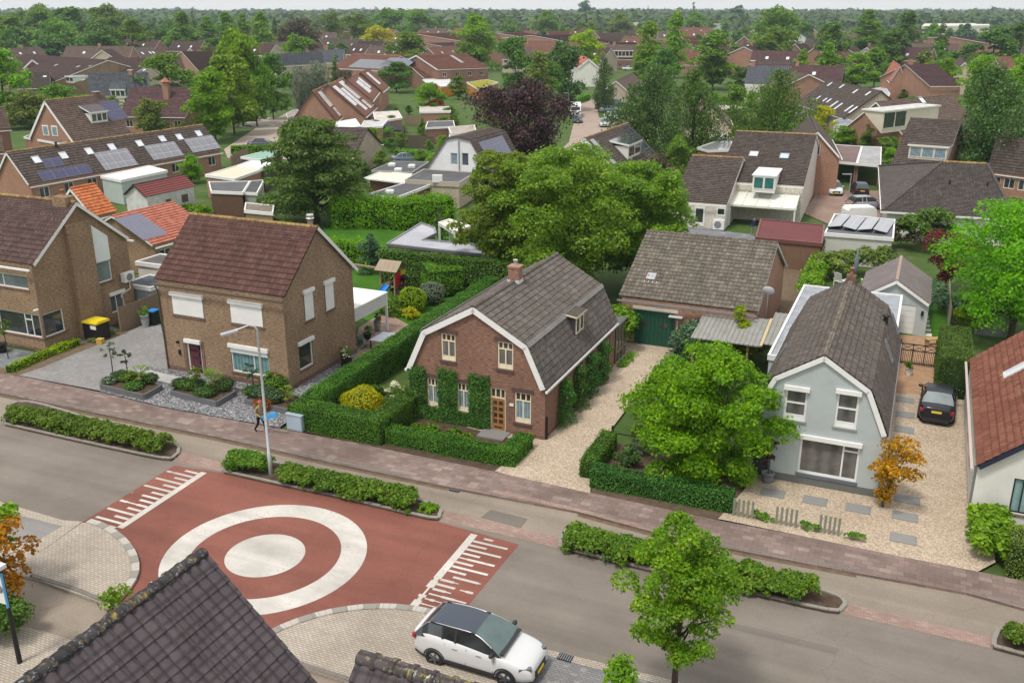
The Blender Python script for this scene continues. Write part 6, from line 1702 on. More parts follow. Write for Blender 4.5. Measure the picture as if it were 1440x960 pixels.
# right
bg('tan brick gable house beside the dark birches', (998, 145), (993, 130), (1033, 184), 7.2, 2.8, 'mi', 'p', verge=None)
h = bg('blue grey roofed house with brick chimney behind birch', (1052, 93), (1109, 94), (1100, 113), 8, 4.4, 'sl', 'w', 4); h.chimney(h.L - .8, h.w, 1.0, .8, 7, 9.2, BR_ORN, WHITE, 0)
bg('brown roof with roof windows left of the skylight roof', (1113, 102), (1138, 105), (1150, 121), 7.2, 4, 'mi', 'o', 2, sky=((1119, 108), (1127, 111)))
h = bg('dark roofed row with eleven white roof windows', (1164, 113), (1240, 129), (1196, 168), 7.4, 3.0, 'ch', 'p', 5, verge=None, sky=((1167, 119), (1184, 122), (1203, 129), (1221, 132), (1151, 138), (1166, 142), (1173, 147, .9, 1.9), (1179, 150, .9, 1.9), (1194, 153, .9, 1.9), (1200, 155, .9, 1.9), (1160, 141)))
h = bg('brick church like house with plum coloured roof', (1273, 91), (1316, 91), (1292, 121), 9, 5.4, 'pu', 'o', 3, verge=paint((.5, .45, .42))); h.chimney(.9, h.w, .9, .9, 8, 10, BR_ORN, None, 0)
bg('brick gable wing with pinkish roof beside plum roof', (1266, 93), (1256, 86), (1250, 112), 8.6, 5.2, 'sa', 'o', verge=paint((.5, .45, .42)))
h = bg('brown roofed house with long flat cream dormer', (1232, 144), (1338, 134), (1262, 190), 7.2, 2.8, 'mi', 'o', 4, sky=((1296, 141, 1.2, 1.5), (1231, 164, .9, 1.6), (1236, 165, .9, 1.6)))
h.dormer(0, (1243, 158), (1317, 178), felt((.5, .5, .48)), CRW, paint((.7, .68, .6)), 5, only=2)
h = bg('large dark tiled house with cream dormer beside the carport', (1280, 167), (1352, 171), (1272, 241), 8, 2.9, 'ch', 'o', 2)
h.dormer(0, (1279, 205), (1330, 228), T_DKB, CRW, paint((.72, .69, .6)), 3, pane=CURT)
bg('cream dormered house at the right picture edge', (1424, 162), (1490, 166), (1440, 182), 7, 4.6, 'mi', 'c', 3)
bg('brown roofed wing at the right picture edge below birch', (1402, 193), (1470, 200), (1425, 243), 6.6, 2.8, 'ch', 'o', 3)
bg('narrow dark gable roof between house and carport', (1140, 163), (1150, 186), (1165, 190), 7.4, 4.6, 'ch', 'o', gwin=1)
# cream house right of the middle
CB = brick((.58, .54, .46), (.66, .61, .53), (.56, .53, .47), stain=.15); BW['k'] = CB
h = bg('cream brick house with orange lichen along its ridge', (1036, 185), (1149, 190), (1134, 262), 7.7, 3.9, 'ch', 'k', 0, lich=True, vo=.1, verge=WHITE)
h.skylight(0, (1060, 217), 1.0, 1.25, pane=glass((.6, .5, .5), .1)); h.skylight(0, (1103, 220), 1.0, 1.25, pane=glass((.35, .45, .58), .1))
h.dormer(0, (1059, 247), (1089, 272), WHITE, WHW, WHITE, 2, eo=.1, rh=.12, pane=glass((.02, .12, .1)))
mb = MB(); x0 = h.L - 6.8
mb.face([(x0, -3.4, 2.2), (h.L - .2, -3.4, 2.2), (h.L - .2, -.06, 2.95), (x0, -.06, 2.95)]); mb.face([(x0, -.06, 2.9), (h.L - .2, -.06, 2.9), (h.L - .2, -3.4, 2.15), (x0, -3.4, 2.15)]); mb.box((x0 + 3.3, -3.42, 2.1), (6.7, .1, .2))
for i in range(6): mb.bar((x0 + 6.5 * i / 5, -3.4, 2.25), (x0 + 6.5 * i / 5, -.06, 3.0), .09, .08)
o = mb.build('veranda_roof', [paint((.66, .67, .6))], h.root)
for x in (x0 + .1, h.L - .3): mb = MB(); mb.box((x, -3.35, 1.05), (.14, .14, 2.1)); mb.build('post', [WHITE], h.root)
h = bg('low cream wing with long brown roof and white door', (973, 219), (1046, 223), (1000, 286), 5.9, 2.6, 'ch', 'k', 0, lich=True, vo=.1)
for a, b in (((977, 290), (990, 318)), ((1008, 292), (1020, 304))):
    r = h.rect('y0', a, b); F = h.frame('y0', r[0], max(.1, r[2]), .03); mb = MB(); H_ = r[3] - max(.1, r[2]); mb.box(((r[1] - r[0]) / 2, 0, H_ / 2), (r[1] - r[0], .06, H_), F); o = mb.build('window', [WHITE], h.root)
    mb = MB(); mb.box(((r[1] - r[0]) / 2, -.03, H_ * .55), ((r[1] - r[0]) * .7, .02, H_ * .7), F); mb.build('pane', [GLD], o)
mb = MB(); F = h.frame('y0', h.rect('y0', (1005, 308), (1019, 322))[0], .1); mb.box((.5, -.3, .5), (1.1, .4, 1.0), F, 0); mb.lathe([(.36, 0), (.36, .03)], (0, 0, 0), 14, 1, M=F @ Matrix.Translation((.42, -.5, .5)) @ Matrix.Rotation(PI / 2, 4, 'X')); mb.build('heat_pump', [WHITE, GREYP], h.root)
flatbox('shed', 'low shed with dark red felt roof and white edge', 'shed', [(1069, 308), (1160, 317), (1157, 343), (1062, 334)], 2.5, wood((.2, .12, .08)), felt((.13, .035, .035), 0, .15), rim=paint((.16, .06, .055)))
root, ro, c = flatbox('flat_garage', 'flat roofed white garage carrying four tilted grey solar panels', 'garage', [(1173, 301), (1259, 309), (1257, 335.5), (1159, 328)], 2.7, paint((.55, .54, .5)), felt((.13, .14, .15)))
a, b, d = G(1173, 301, 2.7), G(1259, 309, 2.7), G(1159, 328, 2.7)
for i in range(4):
    u = (b - a); v = (d - a); p = a + u * (.15 + .235 * i) + v * .47
    ang = math.atan2(u.y, u.x); M = Matrix.Translation((p.x - c[0], p.y - c[1], 2.95)) @ Matrix.Rotation(ang, 4, 'Z') @ Matrix.Rotation(R(10 if i % 2 else -10), 4, 'Y')
    mb = MB(); W_ = u.length * .215; L_ = v.length * .62; mb.box((0, 0, 0), (W_, L_, .05), M, 1); mb.face([M @ Vector(q) for q in ((-W_ / 2, -L_ / 2, .028), (W_ / 2, -L_ / 2, .028), (W_ / 2, L_ / 2, .028), (-W_ / 2, L_ / 2, .028))], [(0, 0), (W_, 0), (W_, L_), (0, L_)]); mb.build('solar_panel', [solar((.22, .22, .24), (.38, .38, .4), .6, .25, .02), BLACK], root)
# hipped bungalow
def hip_house(name, label, rl, rr, ev, fl, fr, zr, ze, roof, wall):
    a, b = G(*rl, zr), G(*rr, zr); d = b - a; d.normalize(); n = Vector((-d.y, d.x, 0)); w = -(G(*ev, ze) - a).dot(n)
    xl = (G(*fl, ze) - a).dot(d); xr = (G(*fr, ze) - a).dot(d); Lr = (b - a).length
    o = empty(name, tuple(a), math.atan2(d.y, d.x), label, 'bungalow'); o.location.z = 0
    mb = MB(); mb.prism([(xl + .5, -w + .5), (xr - .5, -w + .5), (xr - .5, w - .5), (xl + .5, w - .5)], 0, ze - .03, bottom=False); mb.build('wall', [wall], o)
    mb = MB(); X = Vector((1, 0, 0))
    for sg in (-1, 1):
        e = Vector((0, -sg * w, zr - ze)); ln = e.length; e.normalize(); nn = Vector((0, sg * e.z, abs(e.y)))
        tile_sheet(mb, Vector((0, sg * w, ze)), X, e, nn, xl, xr, ln, .3, .34, 'none', xt0=0, xt1=Lr)
    for x, xe, sg in ((xl, 0, -1), (xr, Lr, 1)):
        e = Vector((xe - x, 0, zr - ze)); ln = e.length; e.normalize(); nn = Vector((sg * e.z, 0, abs(e.x)))
        tile_sheet(mb, Vector((x, 0, ze)), Vector((0, 1, 0)), e, nn, -w, w, ln, .3, .34, 'none', xt0=-.02, xt1=.02)
    mb.face([(xl, -w, ze - .02), (xl, w, ze - .02), (xr, w, ze - .02), (xr, -w, ze - .02)], None, 1)
    ro = mb.build('roof', [roof, WHITE], o)
    mb = MB(); ridge_caps(mb, (0, 0, zr + .05), (Lr, 0, zr + .05), .16, collar=False); mb.build('ridge_tiles', [RIDGE_L], ro); mb = MB()
    for x, xe in ((xl, 0), (xr, Lr)):
        for sg in (-1, 1): mb = MB(); ridge_caps(mb, (x, sg * w, ze + .06), (xe, 0, zr + .06), .15, collar=False); mb.build('hip_tiles', [roof], ro)
    mb = MB()
    for y in (-w - .06, w + .06): mb.box(((xl + xr) / 2, y, ze - .06), (xr - xl + .24, .12, .16))
    for x in (xl - .06, xr + .06): mb.box((x, 0, ze - .06), (.12, 2 * w, .16))
    mb.build('gutter', [WHITE], ro)
    for x in (Lr * .1, Lr * .9):
        mb = MB(); mb.tube([(x, -w * .45, zr - (zr - ze) * .45), (x, -w * .45, zr - (zr - ze) * .45 + .5)], .08); mb.build('roof_vent', [BLACK], o)
    return o
hip_house('hipped_bungalow', 'white bungalow with dark hipped roof flecked with lichen', (1325, 228), (1388, 231), (1300, 301), (1240, 296), (1428, 308), 5.6, 2.7,
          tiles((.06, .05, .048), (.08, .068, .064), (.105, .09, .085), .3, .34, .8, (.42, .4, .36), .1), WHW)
# white gambrel with solar and the flat roofs before it
TRUNK_P = [G(*p) for p in ((598, 238), (690, 233))]
a = G(598, 237.5, 2.9); ang = TA; Wd = 3.0
while PX((a.x + Wd * math.cos(SA), a.y + Wd * math.sin(SA), 3.0))[0] < 690: Wd += .05
b = a + Vector((math.cos(SA), math.sin(SA), 0)) * Wd
o_ = (b.x, b.y)
h = House('white_mansard_house', 'white boarded house with clipped dark roof and blue solar panels', 'house', o_, ang, 9.5, [(0, 2.7), (Wd * .29, 6.6), (Wd * .5, 6.9), (Wd * .66, 6.6), (Wd, 2.7)], render_wall((.7, .71, .72)), T_CHO, eo=.2, vo=.15, kind='none', collar=False, verge=paint((.12, .1, .09)), gutter=None)
for tl, br in (((633.5, 215), (643.5, 232)), ((649, 215), (659, 233.5))): h.wpx('x0', tl, br, pane=glass((.05, .06, .09)) if tl[0] > 640 else CURT, fr=paint((.6, .58, .5)))
h.build(ridge=False); h.panels(0, (1.2, .5), (8.0, h.seg(0)[3] - .5), 5, 2, SOLB, px=False)
mb = MB(); F = h.frame('x0', Wd * .47, 2.9); mb.tube([F @ Vector((0, -.1, 0)), F @ Vector((0, -.1, 3.6))], .07); mb.build('flue', [ZINC], h.root)
DF = felt((.085, .085, .09)); PV = paint((.62, .58, .48))
root, ro, c = flatbox('flat_extension', 'dark flat roofed extension in front of the white boarded house', 'extension', [(596, 238), (670, 243), (646, 257), (569, 253)], 2.9, BR_PALE, DF, rim=paint((.45, .4, .33)), rimh=.5)
p = G(615, 262, 2.4)
mb = MB(); mb.box((p.x - c[0], p.y - c[1] + .3, 3.2), (1.1, .5, .8)); mb.build('air_conditioner', [WHITE], root)
root, ro, c = flatbox('flat_shed', 'dark flat roof with one skylight beside the beech hedge', 'shed', [(518, 273), (570, 257), (610, 258), (556, 279)], 2.5, wood((.14, .08, .05)), DF); rooflight(root, c, G(548, 271, 2.5), 2.5)
flatbox('patio_cover', 'pale cream patio cover on the left of the flat extension', 'patio cover', [(511, 251), (536, 241), (580, 245), (569, 258)], 2.6, wood((.2, .12, .07)), paint((.7, .64, .5)), over=.6, rim=WHITE, rimh=.1)
root, ro, c = flatbox('flat_shed', 'black flat roofed garage with three domed skylights', 'garage', [(522, 240), (553, 227), (604, 228), (580, 243)], 2.7, BR_PALE, DF, rim=paint((.3, .3, .3))); [rooflight(root, c, G(*q, 2.7), 2.7) for q in ((551, 233), (579, 235), (560, 240))]
h = bg('brown roofed bungalow half hidden by the horse chestnut', (470, 180), (518, 181), (548, 222), 5.6, 2.7, 'ch', 'p', 3, verge=None)
# solar roofed gable house before the cul-de-sac
h = bg('brown gabled house covered with dark solar panels and dormer', (822, 195), (882, 174), (905, 232), 7.0, 3.0, 'ch', 'o', 0, lich=True, vt=.4)
L, sl = h.L, h.seg(0)[3]
h.panels(0, (.3, .5), (1.6, sl - .4), 1, 4, SOLG, px=False); h.panels(0, (L - 3.0, .4), (L - .4, sl - .3), 2, 4, SOLD, px=False)
h.dormer(0, (L * .35, 3.9), (L * .68, 5.6), SOLD, WHW, WHITE, 2, px=False, slopeup=.4)
# low buildings between
FB = [('shed', 'brown flat roofed garage with white rim behind the copper beech', [(601, 171), (638, 170), (640, 178), (598, 180)], 2.6, BR_RED, DF), ('shed', 'white edged flat roof with cream fascia left of the copper beech', [(630, 179), (668, 176), (670, 186), (634, 188)], 2.6, WHW, felt((.35, .3, .25))),
      ('shed', 'pale flat roof behind the white boarded house', [(632, 190), (668, 187), (664, 196), (630, 198)], 3.4, WHW, felt((.24, .25, .24))), ('shed', 'low white flat roof beside terrace gardens', [(590, 150), (632, 150), (634, 157), (590, 158)], 2.4, BR_ORN, felt((.45, .42, .38))),
      ('garden_house', 'orange timber garden house with yellow green sedum roof', [(656, 116), (684, 112), (701, 116), (672, 126)], 2.8, wood((.5, .22, .05)), grass((.2, .2, .02), (.3, .27, .03), (.38, .33, .06))), ('shed', 'bright orange panelled shed with white flat roof', [(612, 117), (640, 114), (644, 119), (620, 122)], 2.6, paint((.55, .24, .03)), WHITE),
      ('extension', 'white flat roofed extension on the red tiled house', [(594, 112), (630, 110), (640, 116), (600, 118)], 2.8, BR_RED, paint((.6, .6, .6))), ('extension', 'cluttered pale flat roof at the foot of stepped terrace', [(524, 158), (560, 156), (566, 166), (528, 172)], 2.7, BR_ORN, felt((.5, .46, .42))),
      ('extension', 'pale flat roof with glass strips behind the chestnut', [(512, 170), (546, 168), (538, 178), (506, 180)], 2.8, BR_ORN, felt((.45, .45, .45))), ('extension', 'white dormer topped flat roof on nearest terrace house', [(470, 172), (500, 167), (508, 178), (478, 182)], 3.6, WHW, WHITE),
      ('shed', 'flat grey roof left of the stepped terrace', [(402, 160), (418, 154), (424, 160), (404, 166)], 2.6, WHW, felt((.3, .26, .26))), ('extension', 'white tent like roof beside the tan gable', [(998, 190), (1030, 187), (1032, 194), (998, 198)], 2.6, WHW, WHITE),
      ('extension', 'blue grey tilted panels on the flat roof left of cream house', [(980, 208), (1006, 199), (1030, 199), (1028, 211), (995, 212)], 3.0, BR_ORN, SOLG), ('carport', 'open carport with dark roof sheltering white hatchback', [(1166, 203), (1212, 206), (1205, 230), (1163, 226)], 2.7, None, felt((.16, .11, .1))),
      ('carport', 'open carport with grey roof sheltering black hatchback', [(1212, 206), (1240, 207), (1239, 233), (1205, 230)], 2.7, None, felt((.33, .33, .33))), ('extension', 'blue flat roof before the skylight row', [(1172, 170), (1186, 166), (1204, 172), (1178, 177)], 2.7, WHW, felt((.2, .23, .28))),
      ('extension', 'flat roof behind the brick church like house', [(1218, 126), (1245, 122), (1252, 132), (1248, 140)], 3.0, WHW, felt((.4, .4, .42))), ('shed', 'dark flat roof with white edge left of the hipped bungalow', [(1180, 176), (1214, 176), (1216, 182), (1176, 184)], 2.6, BR_ORN, felt((.36, .36, .36))),
      ('shed', 'narrow white flat shed in the gardens near the birch', [(1012, 149), (1036, 148), (1044, 153), (1016, 156)], 2.4, BR_ORN, felt((.36, .3, .28))),
      ('glasshouse', 'white roofed glazed veranda behind the orange roof', [(141, 248), (209, 233), (236, 240), (170, 254)], 2.8, paint((.42, .47, .45)), paint((.72, .71, .68))), ('shed', 'cream flat roofed outbuilding left of the chestnut', [(288, 246), (333, 233), (372, 237), (330, 252)], 2.7, BR_ORN, paint((.62, .55, .42))),
      ('shed', 'white flat roof beneath the chestnut crown', [(333, 233), (352, 226), (386, 228), (372, 238)], 2.8, wood((.08, .06, .05)), paint((.66, .67, .68))), ('shed', 'low shed with pale green roof by bungalow row', [(338, 221), (379, 211), (396, 216), (366, 225)], 2.7, wood((.1, .08, .06)), paint((.2, .38, .3))),
      ('shed', 'dark felt roofed brown timber shed right of white outbuilding', [(293, 256), (352, 255), (342, 271), (296, 269)], 2.6, wood((.13, .075, .05)), felt((.1, .1, .105))), ('shed', 'black tilted roof shed beside the brown timber shed', [(352, 255), (372, 253), (362, 272), (342, 271)], 2.5, paint((.3, .31, .27)), felt((.07, .07, .075))),
      ('shed', 'small tan brick privy with white door below the chestnut', [(345, 285), (386, 289), (384, 300), (343, 296)], 2.3, BR_TAN, felt((.2, .17, .13))), ('shed', 'grey plank shed with flat roof between tan houses', None, 3.0, WHW, felt((.09, .08, .08))),
      ('extension', 'dark flat roof low behind the plank fence', None, 2.3, paint((.3, .32, .34)), felt((.07, .085, .1))), ('tent', 'cream awning roof beside the zigzag flat roof', [(616, 313), (632, 308), (662, 318), (640, 327)], 2.5, None, paint((.68, .62, .48)))]
for nm, lb, px, z, wl, rf in FB:
    root, ro, c = flatbox(nm, lb, nm.replace('_', ' '), px, z, wl or WHITE, rf, walls=wl is not None, pts=None if px else (P2((-53.5, 51.8), (-50.3, 51.8), (-50.3, 54.5), (-53.5, 54.5)) if z == 3 else P2((-51.8, 48.7), (-49.15, 48.7), (-49.15, 51.4), (-51.8, 51.4))))
    if wl is None:
        for x, y in px:
            p = G(x, y, z); q = Vector((c[0], c[1])) + (Vector((p.x, p.y)) - Vector((c[0], c[1]))) * .92
            mb = MB(); mb.box((q.x - c[0], q.y - c[1], z / 2 - .15), (.2, .2, z - .3)); mb.build('post', [BR_ORN if nm == 'carport' else WHITE], root)
# back walls that close the two carports
for lb, px in (('dark back wall of the left open carport', ((1166, 203), (1212, 206))), ('dark back wall of the right open carport', ((1212, 206), (1240, 207)))):
    a, b = G(*px[0], 2.7), G(*px[1], 2.7); mb = MB(); mb.bar((a.x, a.y, 1.2), (b.x, b.y, 1.2), .12, 2.4); tag(mb.build('carport_back_wall', [BR_DK]), lb, 'wall')
root, ro, c = flatbox('pond_roof_building', 'zigzag flat roof with rain puddles behind the clipped hedge', 'garden building', [(543, 343), (592, 313), (612, 320), (614, 328), (596, 337), (666, 343), (694, 360)], 2.6, paint((.12, .12, .12)), felt((.36, .36, .4), 1, .1), rim=paint((.13, .13, .13)), rimh=.2, rimt=paint((.2, .2, .21)))
# red sheds behind the tan houses
h = bg('salmon ribbed roof bungalow with a block of solar panels', (157, 305), (244, 285), (212, 346.5), 4.7, 2.7, 'sa', 't', 3, vt=.12); h.panels(0, (160, 307.5), (237, 328), 3, 4, solar((.1, .1, .16), (.3, .3, .36), 1.0, .25, .015))
bg('small orange tiled roof behind the white gable strip', (98, 266), (133, 259), (152, 300), 5.2, 2.8, 'og', 't')
h = bg('worn white outbuilding with rusty red sheet roof', (187, 261), (258, 246.5), (252, 267), 3.7, 2.6, 'pu', 'w', 0, eo=.1, verge=None, gutter=None, name='outbuilding')
h.roofo.data.materials[0] = sheetm((.2, .045, .04), .2, .6, .5, (.14, .06, .05)); h.wallo.data.materials[0] = paint((.56, .56, .54), .9, .22)
for f, w_, z in ((.42, .7, 1.5), (.78, .9, 1.6)):
    mb = MB(); F = h.frame('y0', h.L * f, z, .02); mb.box((0, 0, 0), (w_, .05, .8), F); mb.build('window', [paint((.12, .1, .08))], h.root)
# far industry
def hall(label, px, z, wall, roof): return flatbox('factory_hall', label, 'factory hall', px, z, wall, roof, rim=paint((.62, .6, .5)), rimh=1.2)
hall('long cream factory hall below the right hand skyline', [(1296, 37), (1392, 36), (1390, 33), (1300, 33.5)], 8, paint((.6, .56, .45)), paint((.6, .58, .5)))
hall('low brown factory wing before the cream hall', [(1332, 45), (1372, 45), (1376, 43), (1330, 43)], 5, BR_RED, felt((.3, .28, .26)))
hall('white warehouse with green roof far behind the lime trees', [(998, 34), (1042, 33), (1040, 31), (1002, 31)], 7, paint((.62, .62, .6)), paint((.3, .35, .28)))
# ---------------------------------------------------------------- trees
rnd = random.Random(21)
proto('round', 'round', 10, 4.2, 80, 7000, .25, 1, .9, rc=.33); proto('round2', 'round', 10, 4.2, 70, 7000, .25, 2, .8, jag=.2, rc=.33)
proto('oval', 'oval', 12, 3.6, 80, 7000, .25, 3, 1.0, rc=.36); proto('oval2', 'oval', 12, 3.6, 74, 7000, .25, 4, 1.0, jag=.18, rc=.36)
proto('poplar', 'column', 16, 3.2, 90, 7500, .26, 5, .8, rc=.42); proto('poplar2', 'birch', 16, 3.4, 90, 7500, .26, 6, .8, rc=.42, jag=.2)
proto('pyramid', 'pyramid', 11, 3.2, 90, 7000, .22, 7, .4, rc=.34); proto('spruce', 'cone', 12, 2.6, 90, 5200, .2, 8, .6, rc=.26, drop=.4)
proto('birch', 'birch', 13, 4.0, 110, 9500, .17, 9, 1.2, rc=.24, drop=.9, jag=.2, up=.2); proto('willow', 'round', 10, 4.4, 90, 6500, .2, 10, .8, rc=.24, drop=1.3, up=.1)
proto('broad', 'broad', 10, 5.5, 100, 7600, .28, 11, .6, rc=.3); proto('cypress', 'column', 8, 1.1, 40, 2600, .14, 12, .2, rc=.5)
proto('far', 'round', 10, 4.4, 44, 3600, .42, 13, .3, jag=.18, rc=.4); proto('far2', 'oval', 12, 3.8, 44, 3600, .42, 14, .3, rc=.42); proto('far3', 'broad', 9, 5.6, 48, 3800, .44, 15, .2, rc=.36)
def unique(name, label, p, h, r, z0, kind, K, n, leaf, seed, mat, cat='tree', tr=.16, rz=0, **k):
    me, cl = crown('crown', kind, h - z0, r, K, n, leaf, seed, [mat], z0=z0, **k)
    o = empty(name, (p[0], p[1], 0), rz, label, cat); link_mesh('crown', me, o)
    t = trunk_mesh('trunk', h, z0, tr, cl, seed, bark(), 12, lean=k.get('lean', 0) * r * .5); t.parent = o; return o
p = G(948, 992); h_ = HT(948, 992, 722)
unique('street_tree', 'young green street tree standing over the road, lower right', p, h_, 1.8, h_ * .28, 'oval', 120, 20000, .062, 31, leafm((.07, .17, .014), (.14, .27, .024), (.28, .38, .06), .42), tr=.1, rc=.22, jag=.22, sparse=.08)
p = ST(-7.65, 40.1)
unique('garden_tree', 'bright round headed tree in front of the grey gambrel house', p, 6.4, 3.15, .3, 'round', 140, 46000, .088, 32, LEAF['bright'], tr=.16, rc=.24, jag=.26, sparse=.08)
p = G(446, 312); unique('chestnut_tree', 'broad dark horse chestnut beside the red sheds', p, HT(446, 312, 166), 6.5, 1.0, 'broad', 150, 30000, .17, 33, LEAF['deep'], tr=.3, rc=.22, flat=.5, jag=.12)
for x, yt, yb, w, lb, s, m in ((714, 212, 398, 140, 'left crown of the light green tree group behind the gambrel house', 34, 'fresh'), (790, 206, 418, 228, 'largest light green tree behind the gambrel house', 35, 'fresh'), (890, 230, 402, 165, 'right crown of the light green tree group above the workshop', 36, 'mid')):
    p = G(x, yb); unique('locust_tree', lb, p, HT(x, yb, yt), w / 2 * MPP((p.x, p.y, 5)), 1.2, 'round', 230, 60000, .115, s, leafm((.095, .17, .02), (.15, .25, .034), (.23, .33, .056), .38), tr=.22, rc=.2, jag=.18, sparse=.08)
p = G(1420, 478); unique('garden_tree', 'spreading light green tree at the right above white house', p, 9.2, 5.6, 1.2, 'round', 130, 30000, .115, 37, LEAF['bright'], tr=.2, rc=.22, jag=.2, sparse=.06)
p = G(1328, 408); unique('maple_tree', 'dark red maple beside the grey garage', p, 4.6, 2.3, .8, 'vase', 60, 5200, .1, 38, LEAF['redleaf'], tr=.09, rc=.28)
p = G(1255, 700); unique('maple_tree', 'orange and gold leaved maple at the grey house corner', ST(.35, 40.6), 3.3, 1.45, .3, 'vase', 36, 2300, .085, 39, LEAF['autumn'], tr=.06, rc=.3, sparse=.12, lean=.35, jag=.25)
p = G(8, 850); unique('maple_tree', 'yellow orange tree at the left edge above evergreen shrub', G(-8, 862), 3.6, 1.8, .6, 'round', 46, 4200, .1, 40, LEAF['autumn'], tr=.08, rc=.3, jag=.2)
unique('garden_tree', 'green tree tip at the left picture edge above parking bay', G(-22, 842), 4.4, 1.5, 1.5, 'round', 40, 2600, .1, 41, LEAF['fresh'], tr=.09)
p = G(735, 236); unique('beech_tree', 'large dark copper beech beside the cul de sac', p, HT(735, 236, 111), 7.2, 1.0, 'round', 130, 22000, .2, 42, LEAF['copper'], tr=.3, rc=.23, drop=.5, jag=.2)
p = G(910, 236); unique('birch_tree', 'tall dark weeping birch, left of the pair by solar roof', p, HT(910, 236, 88), 6.0, .8, 'birch', 150, 22000, .15, 43, LEAF['dark'], tr=.24, rc=.2, drop=1.1, up=.15, jag=.2)
p = G(972, 226); unique('birch_tree', 'dark weeping birch, right of the pair beside tan gable', p, HT(972, 226, 92), 4.6, .8, 'birch', 120, 15000, .15, 44, LEAF['deep'], tr=.22, rc=.22, drop=1.1, up=.15, jag=.2)
p = G(1380, 262); unique('birch_tree', 'big dark weeping birch above the hipped bungalow', p, HT(1380, 262, 84), 6.2, 1.2, 'birch', 140, 20000, .16, 45, LEAF['dark'], tr=.24, rc=.22, drop=1.0, up=.15, jag=.18)
p = G(1085, 226); unique('birch_tree', 'loose weeping birch behind the orange ridged house', p, HT(1085, 226, 92), 6.4, 1.0, 'birch', 110, 15000, .16, 46, LEAF['deep'], tr=.22, rc=.2, drop=1.2, up=.15, jag=.3, sparse=.1)
L = LEAF
